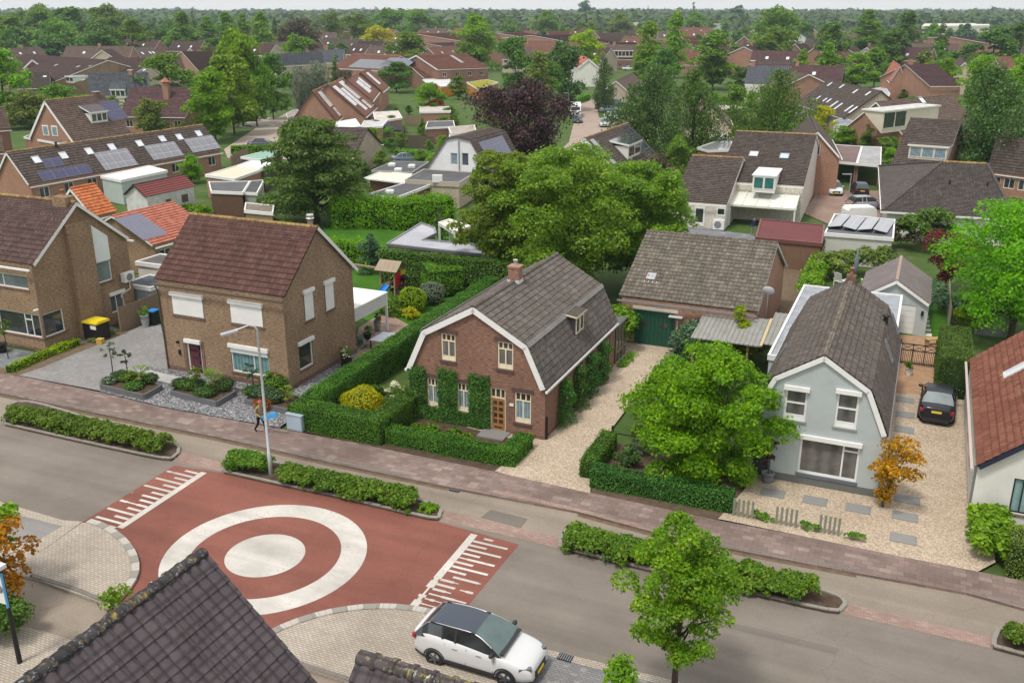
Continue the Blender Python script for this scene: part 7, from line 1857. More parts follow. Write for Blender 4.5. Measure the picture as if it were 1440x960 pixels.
TREES = [
 # x, top, foot, width, proto, leaf, label
 (304, 93, 200, 62, 'oval', 'bright', 'vivid light green tree by the left circle street'), (330, 74, 190, 70, 'oval2', 'fresh', 'green tree just behind the vivid light green one'), (342, 42, 178, 68, 'round', 'fresh', 'tallest rounded tree of the left avenue'), (385, 78, 168, 52, 'round2', 'deep', 'dark round tree right of the left avenue'), (362, 80, 178, 60, 'round', 'mid', 'mid green tree in the middle of left avenue'),
 (242, 78, 150, 68, 'round2', 'mid', 'dark topped round tree behind the purple roof'), (215, 140, 198, 48, 'round', 'olive', 'small loose tree before the purple roof'), (12, 72, 175, 70, 'round2', 'fresh', 'bright tree at the far left picture edge'), (90, 120, 172, 74, 'broad', 'mid', 'broad low tree behind the white bargeboard gable'), (45, 130, 180, 70, 'broad', 'olive', 'broad bushy tree left of the bargeboard gable'),
 (270, 218, 258, 34, 'round', 'bright', 'small bright tree over the white veranda roof'), (448, 84, 158, 46, 'willow', 'grey', 'grey green willow behind the stepped terrace'), (425, 92, 160, 34, 'willow', 'grey', 'thin grey willow beside the street lamp'), (473, 75, 130, 16, 'cypress', 'deep', 'narrow dark conifer by the slate roofs'), (420, 50, 110, 46, 'round', 'mid', 'round tree behind the slate roofs'),
 (505, 20, 75, 46, 'round', 'mid', 'broad tree above the yellow tree'), (533, 38, 80, 54, 'broad', 'yellow', 'yellow tree among red roofs in the middle distance'), (575, 46, 105, 56, 'round2', 'mid', 'green tree between the black roof and red row'), (668, 22, 100, 64, 'round', 'fresh', 'great rounded lime tree right of the red row'), (725, 55, 140, 56, 'round2', 'deep', 'dark tree behind the copper beech'),
 (757, 70, 170, 52, 'poplar2', 'olive', 'loose olive poplar behind the copper beech'), (792, 60, 155, 62, 'round', 'dark', 'dark dense tree at the end of cul de sac'), (775, 88, 160, 40, 'round2', 'deep', 'shadowy tree left of the dense cul de sac tree'), (824, 44, 110, 48, 'round', 'lime', 'yellow green tree beside the small white gable'), (848, 80, 158, 36, 'birch', 'dark', 'slim dark tree over the parked cars'),
 (910, 30, 120, 40, 'poplar', 'fresh', 'left of the twin green poplars'), (948, 16, 110, 34, 'poplar', 'fresh', 'right and taller of the twin green poplars'), (930, 70, 140, 44, 'round2', 'deep', 'rounded tree under the twin poplars'), (1002, 40, 126, 62, 'oval', 'mid', 'great lime tree left of the blue grey roof'), (1085, 40, 100, 66, 'round', 'mid', 'broad lime tree above the blue grey roof'), (1090, 12, 80, 72, 'broad', 'mid', 'wide tree behind the broad lime'),
 (1126, 66, 120, 36, 'pyramid', 'fresh', 'conical lime left of the avenue of limes'), (1160, 56, 125, 50, 'pyramid', 'fresh', 'first tall lime beside the skylight roof'), (1202, 73, 128, 46, 'oval', 'fresh', 'second lime behind the skylight roof'), (1228, 66, 124, 40, 'oval2', 'mid', 'third lime behind the skylight roof'), (1163, 34, 110, 50, 'round2', 'deep', 'dark tree behind the avenue of limes'),
 (1215, 12, 90, 50, 'poplar2', 'mid', 'tall green poplar on the right'), (1250, 38, 108, 50, 'oval', 'deep', 'dark tree right of the tall poplar'), (1270, 15, 88, 44, 'poplar', 'deep', 'second tall poplar on the right'), (1318, 24, 95, 34, 'spruce', 'deep', 'dark spruce before the factory hall'), (1318, 54, 100, 38, 'pyramid', 'mid', 'lighter conical tree before the dark spruce'), (1322, 83, 142, 52, 'round', 'bright', 'bright round tree beside the plum roofed house'),
 (1392, 36, 105, 60, 'oval2', 'deep', 'large dark tree right of the purple brown roof'), (1425, 30, 98, 50, 'oval', 'deep', 'dark tree at the upper right edge'), (1425, 82, 175, 60, 'round', 'fresh', 'light green tree at the right edge behind birch'), (1375, 80, 160, 56, 'round2', 'fresh', 'light crown behind the big right birch'), (1220, 152, 208, 20, 'cypress', 'deep', 'narrow dark conifer column beside the carport'), (1268, 122, 150, 24, 'spruce', 'deep', 'small dark spruce before the brick church like house'),
 (1152, 150, 200, 34, 'round2', 'yellow', 'yellow flowering tree behind narrow gable'), (952, 192, 260, 46, 'round', 'mid', 'green tree between the solar roof and cream wing'), (925, 218, 275, 52, 'round2', 'brownleaf', 'greyish brown leaved tree behind the light group'), (1185, 178, 206, 40, 'broad', 'bright', 'bright low tree behind the carports'), (1248, 250, 285, 26, 'round', 'mid', 'small round tree beside the black hatchback'),
 (605, 118, 165, 44, 'round2', 'bright', 'bright low tree among terrace gardens'), (612, 141, 166, 32, 'round2', 'rust', 'red orange shrub tree in the terrace gardens'), (634, 150, 172, 22, 'round', 'mid', 'small round tree right of the red orange one'), (594, 162, 190, 18, 'spruce', 'mid', 'small conifer in the terrace gardens'), (558, 88, 130, 48, 'round2', 'deep', 'dark tree before the red tiled house'), (645, 105, 140, 24, 'oval', 'mid', 'slim tree beside the sedum roof garden house'), (1005, 130, 150, 24, 'round', 'bright', 'bright ball tree beside the tan gable'), (1030, 120, 175, 40, 'round2', 'mid', 'tree behind the tan gable'), (1040, 95, 128, 34, 'round2', 'deep', 'grey green tree left of the blue grey roof'), (487, 100, 130, 40, 'round2', 'brownleaf', 'dull brown green tree left of the stepped terrace'),
 (145, 34, 92, 60, 'round', 'deep', 'dark domed tree in the left wood'), (190, 28, 90, 46, 'round2', 'mid', 'right hand tree of the left wood'), (128, 46, 84, 40, 'pyramid', 'fresh', 'light pointed tree in the left wood'), (118, 50, 82, 30, 'pyramid', 'fresh', 'second light pointed tree in the left wood'), (170, 50, 86, 30, 'pyramid', 'mid', 'third pointed tree in the left wood'), (55, 52, 84, 34, 'round', 'deep', 'small dark tree at the foot of left wood'), (20, 24, 84, 64, 'round2', 'mid', 'big tree at the left picture edge wood'), (65, 8, 70, 60, 'round', 'mid', 'tall crown in the left wood skyline'), (105, 12, 76, 64, 'round2', 'deep', 'middle crown of the left wood'), (155, 8, 70, 60, 'round', 'mid', 'right crown of the left wood skyline'), (85, 28, 84, 56, 'broad', 'mid', 'wide front crown of the left wood'), (35, 16, 66, 40, 'round', 'mid', 'hazy tall crown behind left edge wood'),
 (262, 16, 80, 40, 'poplar', 'mid', 'first tall tree of the middle left row'), (296, 22, 84, 36, 'poplar2', 'mid', 'second tall tree of the middle left row'), (322, 17, 80, 32, 'poplar', 'mid', 'third tall tree of the middle left row'), (346, 18, 84, 30, 'poplar2', 'mid', 'fourth tall tree of the middle left row'), (371, 15, 86, 40, 'poplar2', 'fresh', 'tallest tree of the middle left row'), (390, 17, 76, 22, 'spruce', 'dark', 'dark spruce right of the middle left row'), (428, 28, 84, 50, 'round2', 'brownleaf', 'brownish dark tree behind the slate roofs'), (402, 40, 84, 30, 'round', 'brownleaf', 'second brownish tree behind the slate roofs'), (470, 18, 70, 34, 'round', 'mid', 'rounded tree left of the broad middle row'), (275, 14, 60, 8, 'cypress', 'dark', 'dark narrow cypress in the left distance'),
 (550, 13, 58, 56, 'round', 'mid', 'left crown of the broad middle row'), (590, 15, 60, 48, 'round2', 'mid', 'right crown of the broad middle row'), (767, 16, 60, 44, 'round', 'mid', 'dark round tree in the middle distance'), (823, 2, 35, 26, 'round', 'dark', 'big dark dome rising above the skyline'), (870, 20, 60, 44, 'round', 'olive', 'pale green tree left of the twin poplars'), (888, 13, 40, 22, 'round', 'deep', 'dark round tree under the tower crane'), (790, 34, 62, 24, 'pyramid', 'mid', 'small pointed tree in the middle distance'), (975, 18, 58, 38, 'round', 'mid', 'round tree right of the twin poplars'), (974, 2, 40, 7, 'cypress', 'dark', 'lone dark poplar column on the skyline'), (1035, 8, 40, 28, 'far2', 'blue', 'bluish far tree on the right skyline'), (995, 14, 40, 12, 'spruce', 'deep', 'small dark spruce far right of poplar column')]
for x, yt, yb, w, key, m, lb in TREES:
    big = key in ('spruce', 'cypress')
    tree_px('conifer' if big else 'tree', lb, x, yt, yb, w * 1.08, key, LEAF[m], cat='conifer' if big else 'tree', rnd=rnd)
# gardens between the houses: shrubs and small trees one can tell apart only by where they stand
def scatter(n, xr, yr, hr, keys, mats, label, group, seed, name='garden_tree', avoid=()):
    r = random.Random(seed); k = 0; tries = 0
    while k < n and tries < n * 30:
        tries += 1; x, y = r.uniform(*xr), r.uniform(*yr)
        if any(a[0] < x < a[2] and a[1] < y < a[3] for a in avoid): continue
        p = G(x, y)
        if any(abs((h.Mi @ p).x - h.L / 2) < h.L / 2 + .6 and h.prof[0][0] - .6 < (h.Mi @ p).y < h.prof[-1][0] + .6 for h in HOUSES): continue
        h = r.uniform(*hr); plant_tree(name, label, 'tree', p, r.choice(keys), h, h * r.uniform(.36, .55), LEAF[r.choice(mats)], None, group, r); k += 1
# ---------------------------------------------------------------- cars
def cat(P, n):
    out = []
    for i in range(len(P) - 1):
        p0, p1, p2, p3 = [np.array(P[max(0, min(len(P) - 1, k))], float) for k in (i - 1, i, i + 1, i + 2)]
        for j in range(n):
            t = j / n; out.append(.5 * (2 * p1 + (p2 - p0) * t + (2 * p0 - 5 * p1 + 4 * p2 - p3) * t * t + (3 * p1 - p0 - 3 * p2 + p3) * t ** 3))
    out.append(np.array(P[-1], float)); return out
TYRE = paint((.02, .02, .022), .8); RIM = metal((.5, .51, .53), .3); RIMD = metal((.2, .2, .21), .3); CARGL = glass((.012, .016, .018), .04); WSGL = glass((.06, .09, .09), .04)
LAMP = glass((.5, .52, .54), .1); TAIL = paint((.35, .015, .02), .25); PLATE_Y = paint((.75, .55, .03), .5); TRIM = paint((.025, .025, .028), .5)
SHAPE = {  # length, width, top line of the body (x,z), greenhouse: base front x, roof front, roof rear, base rear, roof z, belt z, wheel x, wheel r, sill
 'suv': (4.5, 1.86, [(-2.25, .62), (-2.21, 1.0), (-2.12, 1.2), (-1.0, 1.21), (.0, 1.16), (.75, 1.1), (1.4, 1.0), (1.95, .88), (2.18, .74), (2.25, .55)], (1.12, .1, -1.6, -2.14, 1.62, 1.14), (-1.36, 1.33), .36, .27),
 'saloon': (4.66, 1.84, [(-2.33, .6), (-2.28, .92), (-2.1, 1.0), (-1.5, 1.02), (.0, .98), (.8, .95), (1.5, .86), (2.0, .76), (2.24, .66), (2.33, .5)], (1.05, .3, -1.0, -1.72, 1.44, .96), (-1.4, 1.42), .34, .22),
 'hatch': (4.0, 1.74, [(-2.0, .6), (-1.96, .9), (-1.88, .99), (-1.0, 1.0), (.0, .98), (.75, .96), (1.3, .9), (1.75, .78), (1.95, .66), (2.0, .5)], (1.1, .35, -1.35, -1.9, 1.48, .96), (-1.25, 1.25), .32, .22)}
def car(label, p, ang, kind, col, roofcol=None, group=None, rim=RIM, detail=True, name='car', glassm=None):
    Lc, Wc, top, (gf, rf, rr, gr, zr, zb), (w0, w1), wr, sill = SHAPE[kind]
    root = empty(name, (p[0], p[1], p[2] if len(p) > 2 else 0), ang, label, 'car', group); paintm = carpaint(col)
    T = cat(top, 4); mb = MB(); rows = []; hl = Lc / 2
    for x, zt in T:
        e = max(0, (abs(x) / hl - .55) / .45); w = Wc / 2 * (1 - .2 * e ** 2.6); z0 = sill + .1 * e ** 3
        s = [(-w * .9, z0), (-w * .985, z0 + .1), (-w, z0 + .3 * (zt - z0) + .05), (-w * .985, z0 + .72 * (zt - z0)), (-w * .93, zt - .035), (-w * .84, zt), (-w * .45, zt + .02), (0, zt + .028)]
        s = s + [(-y, z) for y, z in reversed(s[:-1])]
        rows.append([(x, y, z) for y, z in s])
    mb.grid(rows, 0, True); mb.face(rows[0]); mb.face(list(reversed(rows[-1])))
    mb.face([(-hl * .9, -Wc * .42, sill), (-hl * .9, Wc * .42, sill), (hl * .9, Wc * .42, sill), (hl * .9, -Wc * .42, sill)], None, 1)
    mb.build('body', [paintm, TRIM], root)
    # greenhouse
    wb, wt = Wc / 2 * .92, Wc / 2 * .68
    mb = MB()
    def st(x, z, w, n=6): return [(x, w * (2 * k / n - 1), z + .03 * (1 - (2 * k / n - 1) ** 2)) for k in range(n + 1)]
    xs = cat([(gf, zb, wb), (gf * .55 + rf * .45, zb + (zr - zb) * .55, wb * .5 + wt * .5), (rf, zr - .02, wt), ((rf + rr) / 2, zr + .02, wt * 1.02), (rr, zr - .03, wt * .98), (rr * .5 + gr * .5, zb + (zr - zb) * .6, wb * .45 + wt * .52), (gr, zb, wb * .95)], 4)
    grid = [st(x, z, w) for x, z, w in xs]
    roof_i = [i for i, q in enumerate(xs) if rr - .02 <= q[0] <= rf + .02]
    mb.grid(grid[:roof_i[0] + 1], 1); mb.grid([r for i, r in enumerate(grid) if i in roof_i], 0); mb.grid(grid[roof_i[-1]:], 2)
    o = mb.build('cabin', [carpaint(roofcol or col), glassm or WSGL, glassm if kind == 'saloon' and glassm else CARGL], root)
    mb = MB()
    for sg in (-1, 1):
        row_t = [Vector((x, sg * (w - .0), z)) for x, z, w in xs]; k = len(row_t)
        base = [Vector((gf + (gr - gf) * i / (k - 1), sg * wb * (1.0), zb - .05)) for i in range(k)]
        base = [Vector((x, sg * wb, zb - .05)) for x, z, w in xs]
        mb.grid([base, row_t], 0, True)
    mb.build('side_windows', [CARGL], root)
    mb = MB()
    for sg in (-1, 1):
        for f in ((rf * .3 + rr * .7) if kind != 'saloon' else rr * .8, (rf + rr) / 2 + .15): mb.bar((f + .04, sg * (wb + .006), zb - .03), (f, sg * (wt + .02), zr - .04), .09, .03, up=(0, 1, 0))
        mb.bar((rf + .02, sg * (wt + .005), zr - .015), (rr, sg * (wt + .0), zr - .02), .05, .05)
    mb.build('pillars', [paintm if kind != 'suv' else TRIM], root)
    if kind == 'suv':
        for sg in (-1, 1): mb = MB(); mb.tube([(x, sg * (w + .012), z + .0) for x, z, w in xs[3:-2]], .016, 6); mb.build('roof_rail', [metal((.6, .6, .6), .3)], root)
        mb = MB(); mb.box((gf + .03, 0, zb + .03), (.16, Wc * .84, .03)); mb.build('cowl', [TRIM], root)
        mb = MB(); mb.box((-hl + .02, 0, .62), (.1, Wc * .72, .3)); mb.build('tailgate_trim', [TRIM], root)
    for i, (x, sg) in enumerate(((w0, -1), (w0, 1), (w1, -1), (w1, 1))):
        M = Matrix.Translation((x, sg * (Wc / 2 - .1), wr)) @ Matrix.Rotation(-sg * PI / 2, 4, 'X'); mb = MB()
        mb.lathe([(wr * .6, -.1), (wr * .97, -.1), (wr, -.05), (wr, .06), (wr * .95, .105), (wr * .66, .11), (wr * .62, .07)], n=20, M=M); wo = mb.build('wheel', [TYRE], root)
        mb = MB(); mb.lathe([(wr * .64, .06), (wr * .6, .1), (wr * .55, .07), (wr * .2, .08)], n=20, m=1, M=M)
        for q in range(5):
            a = 2 * PI * q / 5; mb.bar(M @ Vector((0, 0, .105)), M @ Vector((math.cos(a) * wr * .6, math.sin(a) * wr * .6, .1)), .075, .03, 0, (0, 1, 0))
        mb.build('rim', [rim, TRIM], wo)
        if detail:
            mb = MB(); rows = []
            for q in range(13):
                a = PI * q / 12 - .08; rows.append([(x + math.cos(a) * r_, sg * (Wc / 2 + .008), wr + math.sin(a) * r_) for r_ in (wr * 1.02, wr * 1.17)])
            mb.grid(rows, 0, False); mb.build('wheel_arch', [TRIM], root)
    for sg in (-1, 1):
        mb = MB(); mb.box((0, 0, 0), (.44, .16, .13), Matrix.Translation((hl - .27, sg * Wc * .375, .7 * zb - .02)) @ Matrix.Rotation(-sg * .5, 4, 'Z')); mb.build('headlight', [LAMP if kind != 'suv' else glass((.1, .11, .12), .08)], root)
        mb = MB(); mb.box((0, 0, 0), (.14, .36, .17), Matrix.Translation((-hl + .1, sg * Wc * .35, zb - .15)) @ Matrix.Rotation(sg * .3, 4, 'Z')); mb.build('taillight', [TAIL], root)
        mb = MB(); mb.ball((gf - .25, sg * (Wc / 2 + .06), zb + .06), (.09, .13, .085), 6); mb.build('wing_mirror', [TRIM if kind == 'suv' else paintm], root)
        if detail:
            mb = MB(); mb.box((0, sg * (Wc / 2 - .005), sill + .12), (w1 - w0 - 2 * wr - .1, .03, .12)); mb.build('sill_trim', [TRIM], root)
            for x in (-.55, .35): mb = MB(); mb.box((x, sg * (Wc / 2 - .015), zb - .17), (.19, .035, .035)); mb.build('door_handle', [metal()], root)
            mb = MB()
            for x in (-.15, .88, -.98): mb.bar((x, sg * (Wc / 2 - .0), sill + .16), (x + .03, sg * (Wc / 2 * .955), zb - .06), .012, .012, up=(1, 0, 0))
            mb.build('door_seams', [TRIM], root)
    mb = MB(); mb.box((hl - .06, 0, .5), (.14, Wc * .5, .22)); mb.box((hl - .1, 0, .29), (.16, Wc * .7, .14)); mb.build('grille', [TRIM], root)
    mb = MB(); mb.box((-hl + .07, 0, .32), (.16, Wc * .7, .2)); mb.build('rear_bumper', [TRIM], root)
    for x, z in ((hl + .02, .42), (-hl - .0, .72 if kind != 'saloon' else .78)): mb = MB(); mb.box((x, 0, z), (.03, .5, .11)); mb.build('number_plate', [PLATE_Y], root)
    return root
a, b = G(608, 935), G(715, 967); mid = (a + b) / 2; ang = math.atan2((b - a).y, (b - a).x)
pm = mid + Vector((-(b - a).y, (b - a).x, 0)).normalized() * .86
pm = car('white crossover with dark roof parked beside the bump out', pm, ang, 'suv', (.6, .61, .62), (.05, .062, .085), rim=RIMD, glassm=glass((.055, .095, .09), .05))
pm.scale = (.97,) * 3
car('black saloon parked on the gravel right of grey house', ST(2.45, 53.15, .1), R(64.5), 'saloon', (.006, .007, .014), None, glassm=glass((.16, .19, .19), .05))
def at_px(x, y, dx, dy): 
    p, q = G(x, y), G(x + dx, y + dy); return p, math.atan2((q - p).y, (q - p).x)
p, _ = at_px(1171, 272, 0, 1); car('silver white hatchback facing out of the left carport', p, R(-97), 'hatch', (.62, .64, .67), detail=False)
p, _ = at_px(1208, 273, 0, 1); car('black hatchback with red lights before the right carport', p, R(80), 'hatch', (.02, .02, .03), (.03, .03, .05), detail=False)
for x, y, a, k, c, lb in ((812, 172, -92, 'saloon', (.07, .09, .15), 'dark blue car in front of the white caravan'), (858, 158, 5, 'saloon', (.3, .36, .45), 'silver blue car parked in the cul de sac'), (864, 149, 20, 'hatch', (.06, .1, .2), 'dark blue car farthest back in the cul de sac'),
                          (863, 168, 5, 'hatch', (.6, .66, .62), 'white car beside the birch in the cul de sac'), (850, 178, -96, 'hatch', (.5, .55, .6), 'pale silver car nearest in the cul de sac'), (370, 208, 8, 'saloon', (.06, .07, .1), 'dark grey car parked behind the chestnut tree'),
                          (397, 149, -10, 'hatch', (.3, .35, .45), 'blue grey car near the left circle street'), (573, 229, 12, 'saloon', (.12, .16, .22), 'dark blue car behind the flat roofs'), (884, 99, 5, 'saloon', (.7, .7, .7), 'white car before the cream dormer house'), (1216, 294, 10, 'hatch', (.3, .3, .33), 'grey car beside the white trailer')):
    car(lb, G(x, y), R(a), k, c, detail=False)
def caravan(label, p, ang):
    root = empty('caravan', tuple(p), ang, label, 'caravan'); mb = MB()
    prof = [(-3.0, .55), (3.0, .55), (3.1, 1.2), (2.85, 2.3), (2.4, 2.6), (-2.6, 2.6), (-3.05, 2.2), (-3.1, 1.0)]
    A = [(x, -1.1, z) for x, z in prof]; B_ = [(x, 1.1, z) for x, z in prof]
    mb.face(A); mb.face(list(reversed(B_)))
    for i in range(len(prof)): j = (i + 1) % len(prof); mb.face([A[i], B_[i], B_[j], A[j]])
    mb.build('body', [paint((.75, .75, .74), .4)], root)
    for x0 in (3.02,): mb = MB(); mb.box((x0, 0, 1.75), (.06, 1.7, .6), Matrix.Rotation(0, 4, 'Z')); mb.build('window', [GLD], root)
    mb = MB()
    for s in (-1, 1): mb.lathe([(.2, -.1), (.33, -.1), (.33, .1), (.2, .1)], M=Matrix.Translation((0, s * .98, .33)) @ Matrix.Rotation(PI / 2, 4, 'X'))
    mb.build('wheels', [TYRE], root); mb = MB(); mb.bar((2.9, 0, .5), (4.2, 0, .5), .1); mb.build('drawbar', [TRIM], root); return root
caravan('white caravan parked along the cul de sac', G(809, 163), R(-93)); caravan('white trailer van behind the flat garage', G(1206, 318), R(5)).scale = (.5, .75, .8)
# ---------------------------------------------------------------- people
def person(label, p, h, face, coat, legs, hat=None, skin=(.42, .26, .19), stride=.3, hold=None, arm=.25):
    root = empty('person', tuple(p), face, label, 'person'); k = h / 1.75
    J = {'pel': (0, 0, .95, .15), 'waist': (.02, 0, 1.12, .15), 'chest': (.04, 0, 1.34, .17), 'neck': (.06, 0, 1.5, .06), 'head0': (.08, 0, 1.58, .075), 'head': (.1, 0, 1.66, .098), 'crown': (.1, 0, 1.73, .07),
         'hl': (0, .1, .9, .1), 'kl': (stride * .6, .1, .5, .07), 'al': (stride * .8, .1, .1, .05), 'tl': (stride * .8 + .17, .11, .05, .045), 'hr': (0, -.1, .9, .1), 'kr': (-stride * .15, -.1, .5, .07), 'ar': (-stride, -.1, .14, .05), 'tr': (-stride + .14, -.11, .05, .045),
         'sl': (.04, .2, 1.42, .075), 'el': (-arm * .4, .27, 1.15, .055), 'wl': (arm * .2, .26, .92, .042), 'fl': (arm * .35, .25, .84, .04), 'sr': (.04, -.2, 1.42, .075), 'er': (-.05, -.27, 1.15, .055), 'wr': (.2, -.24, 1.0, .042), 'fr': (.28, -.22, .97, .04)}
    E = [('pel', 'waist'), ('waist', 'chest'), ('chest', 'neck'), ('neck', 'head0'), ('head0', 'head'), ('head', 'crown'), ('pel', 'hl'), ('hl', 'kl'), ('kl', 'al'), ('al', 'tl'), ('pel', 'hr'), ('hr', 'kr'), ('kr', 'ar'), ('ar', 'tr'), ('chest', 'sl'), ('sl', 'el'), ('el', 'wl'), ('wl', 'fl'), ('chest', 'sr'), ('sr', 'er'), ('er', 'wr'), ('wr', 'fr')]
    N = list(J); me = bpy.data.meshes.new('body'); me.from_pydata([tuple(c * k for c in J[n][:3]) for n in N], [(N.index(a), N.index(b)) for a, b in E], [])
    o = link_mesh('body', me, root); sk = o.modifiers.new('skin', 'SKIN'); o.modifiers.new('sub', 'SUBSURF').render_levels = 2
    for i, n in enumerate(N): me.skin_vertices[0].data[i].radius = (J[n][3] * k,) * 2
    me.skin_vertices[0].data[0].use_root = True
    t = NT('clothes_and_skin'); s = t.n('ShaderNodeSeparateXYZ'); t.l(t.obj(), s.inputs[0])
    t.fin(t.ramp(t.math('DIVIDE', s.outputs[2], 2.0), [(.0, (.015, .015, .016)), (.045, legs), (.455 * k, legs), (.458 * k, coat), (.755 * k, coat), (.76 * k, skin)]), .85, .15)
    for e in t.t.nodes:
        if e.type == 'VALTORGB': e.color_ramp.interpolation = 'CONSTANT'
    me.materials.append(t.m)
    if hat: mb = MB(); mb.lathe([(.135 * k, 0), (.12 * k, .02), (.115 * k, .07), (.06 * k, .12), (.01, .125)], (.1 * k, 0, 1.68 * k), 12); mb.build('cap', [paint(hat, .8)], root)
    for sg in (-1, 1):                                              # five curled fingers at each hand
        n0 = Vector(J['fl' if sg > 0 else 'fr'][:3]) * k; mb = MB()
        for q, (dy, ln) in enumerate(((-.03, .06), (-.01, .075), (.01, .07), (.03, .055))): mb.tube([n0 + Vector((.0, dy, -.01)), n0 + Vector((.02, dy, -.01 - ln * .6)), n0 + Vector((.0, dy, -.01 - ln))], .011, 5)
        mb.tube([n0 + Vector((.02, -sg * .02, .02)), n0 + Vector((.055, -sg * .03, -.02)), n0 + Vector((.05, -sg * .03, -.05))], .011, 5)
        ho = mb.build('hand', [paint(skin, .6)], root)
    return root
w = person('man in khaki jacket and red cap walking along the pavement', G(367, 607, .1), 1.76, R(-23), (.3, .24, .13), (.015, .015, .02), (.3, .08, .07))
q = Vector(w.location); o = empty('blue_board', q + Vector((.42, -.32, .98)), R(-23), 'light blue board carried under the walking man arm', 'board'); mb = MB(); M = Matrix.Rotation(R(-22), 4, 'Y'); mb.box((.25, 0, .0), (1.0, .07, .26), M); mb.box((.25, -.04, .0), (.96, .015, .03), M); mb.build('board', [paint((.06, .36, .72), .4)], o)
person('person in dark blue top on the veranda patio', G(1058, 331, .03), 1.72, R(-60), (.03, .04, .1), (.25, .22, .2), None, stride=.08)
person('person in white clothes on the left circle street', G(426, 147, .03), 1.75, R(180), (.7, .7, .7), (.6, .6, .6), None, stride=.12)
# ---------------------------------------------------------------- street furniture
p = G(381, 668); H_ = HT(381, 668, 456)
o = empty('street_lamp', p, 0, 'tall pale grey street lamp with a flat arm head', 'street lamp'); LG = metal((.55, .56, .57), .5)
hd = G(331, 463, H_ - .35) - p; hd.z = H_ - .32; hd = Vector((hd.x * .5, hd.y * .5, hd.z))
dirx = Vector((-.93, -.36, 0)).normalized() 
mb = MB(); mb.tube([(0, 0, 0), (0, 0, 1.2), (0, 0, 1.22), (0, 0, H_ - .5)], [.1, .1, .075, .055], 12); mb.build('pole', [LG], o)
mb = MB(); mb.tube([(0, 0, H_ - .5), (0, 0, H_ - .25), tuple(dirx * .12 + Vector((0, 0, H_ - .08))), tuple(dirx * .35 + Vector((0, 0, H_))), tuple(dirx * .9 + Vector((0, 0, H_ - .16)))], [.05, .05, .045, .04, .035], 10); mb.build('arm', [LG], o)
M = Matrix.Translation(dirx * 1.22 + Vector((0, 0, H_ - .25))) @ Matrix.Rotation(math.atan2(dirx.y, dirx.x), 4, 'Z') @ Matrix.Rotation(R(10), 4, 'Y'); mb = MB(); mb.box((0, 0, 0), (.75, .32, .09), M, 0); mb.box((.05, 0, -.05), (.4, .24, .02), M, 1); mb.build('lamp_head', [LG, glass((.05, .06, .08), .1)], o)
o = empty('utility_cabinet', G(417, 604, .1), R(-23.5), 'light blue grey utility cabinet at the tall hedge corner', 'utility cabinet'); mb = MB(); mb.box((0, 0, .45), (.95, .35, .85)); mb.box((0, 0, .9), (1.02, .42, .06)); mb.build('body', [paint((.33, .42, .48), .6)], o); mb = MB(); mb.box((0, -.18, .45), (.85, .015, .72)); mb.build('door', [paint((.36, .45, .51), .6)], o)
# sign lamp, lower left
p = G(28, 931, .1); o = empty('sign_post', p, R(-23.5), 'black post with white lamp head and white blue sign, lower left', 'sign post'); Hs = HT(28, 931, 797)
mb = MB(); mb.tube([(0, 0, 0), (0, 0, Hs)], [.085, .06], 10); mb.build('post', [BLACK], o)
mb = MB(); mb.box((-.05, -.12, Hs + .08), (.62, .34, .14)); mb.build('lamp_head', [paint((.68, .69, .7), .4)], o)
mb = MB(); mb.box((-.12, -.12, Hs - .75), (.5, .05, 1.15)); mb.build('sign_panel', [WHITE], o); mb = MB(); mb.box((.16, -.12, Hs - .8), (.05, .07, 1.3)); mb.build('blue_edge', [paint((.1, .35, .6))], o)
mb = MB(); mb.lathe([(.1, 0), (.14, 0), (.14, .012), (.1, .012)], n=14, M=Matrix.Translation((-.2, -.16, Hs - .75)) @ Matrix.Rotation(PI / 2, 4, 'X')); mb.lathe([(.1, 0), (.14, 0), (.14, .012), (.1, .012)], n=14, M=Matrix.Translation((-.02, -.16, Hs - .75)) @ Matrix.Rotation(PI / 2, 4, 'X')); mb.bar((-.2, -.16, Hs - .75), (-.06, -.16, Hs - .55), .02); mb.build('emblem', [GREYP], o)
for x, yb, yt, lb in ((413, 138, 108, 'thin grey street lamp near the grey willows'), (812, 152, 117, 'thin grey street lamp right at cul de sac end'), (799, 166, 131, 'thin grey street lamp beside the caravan'), (1193, 281, 245, 'thin grey lamp post before the carports')):
    p = G(x, yb); h_ = HT(x, yb, yt); o = empty('street_lamp', p, 0, lb, 'street lamp', 'thin lamp posts far behind'); mb = MB(); mb.tube([(0, 0, 0), (0, 0, h_)], [.09, .06], 8); mb.build('pole', [LG], o); mb = MB(); mb.box((-.5, 0, h_), (1.1, .2, .1)); mb.build('lamp_head', [LG], o)
# drains
for i, ((x, y), a) in enumerate((((640, 688), 0), ((925, 752), 0), ((795, 924), 0))):
    o = empty('drain_grate', G(x, y, .02), SA, ('cast iron drain at the pavement near the gravel drive', 'cast iron drain at the kerb behind the young tree', 'cast iron drain before the white crossover')[i], 'drain'); mb = MB(); mb.box((0, 0, 0), (.5, .35, .03)); 
    for k in range(6): mb.box((-.2 + .08 * k, 0, .02), (.03, .3, .02), None, 1)
    mb.build('grate', [BLACK, GREYP], o)
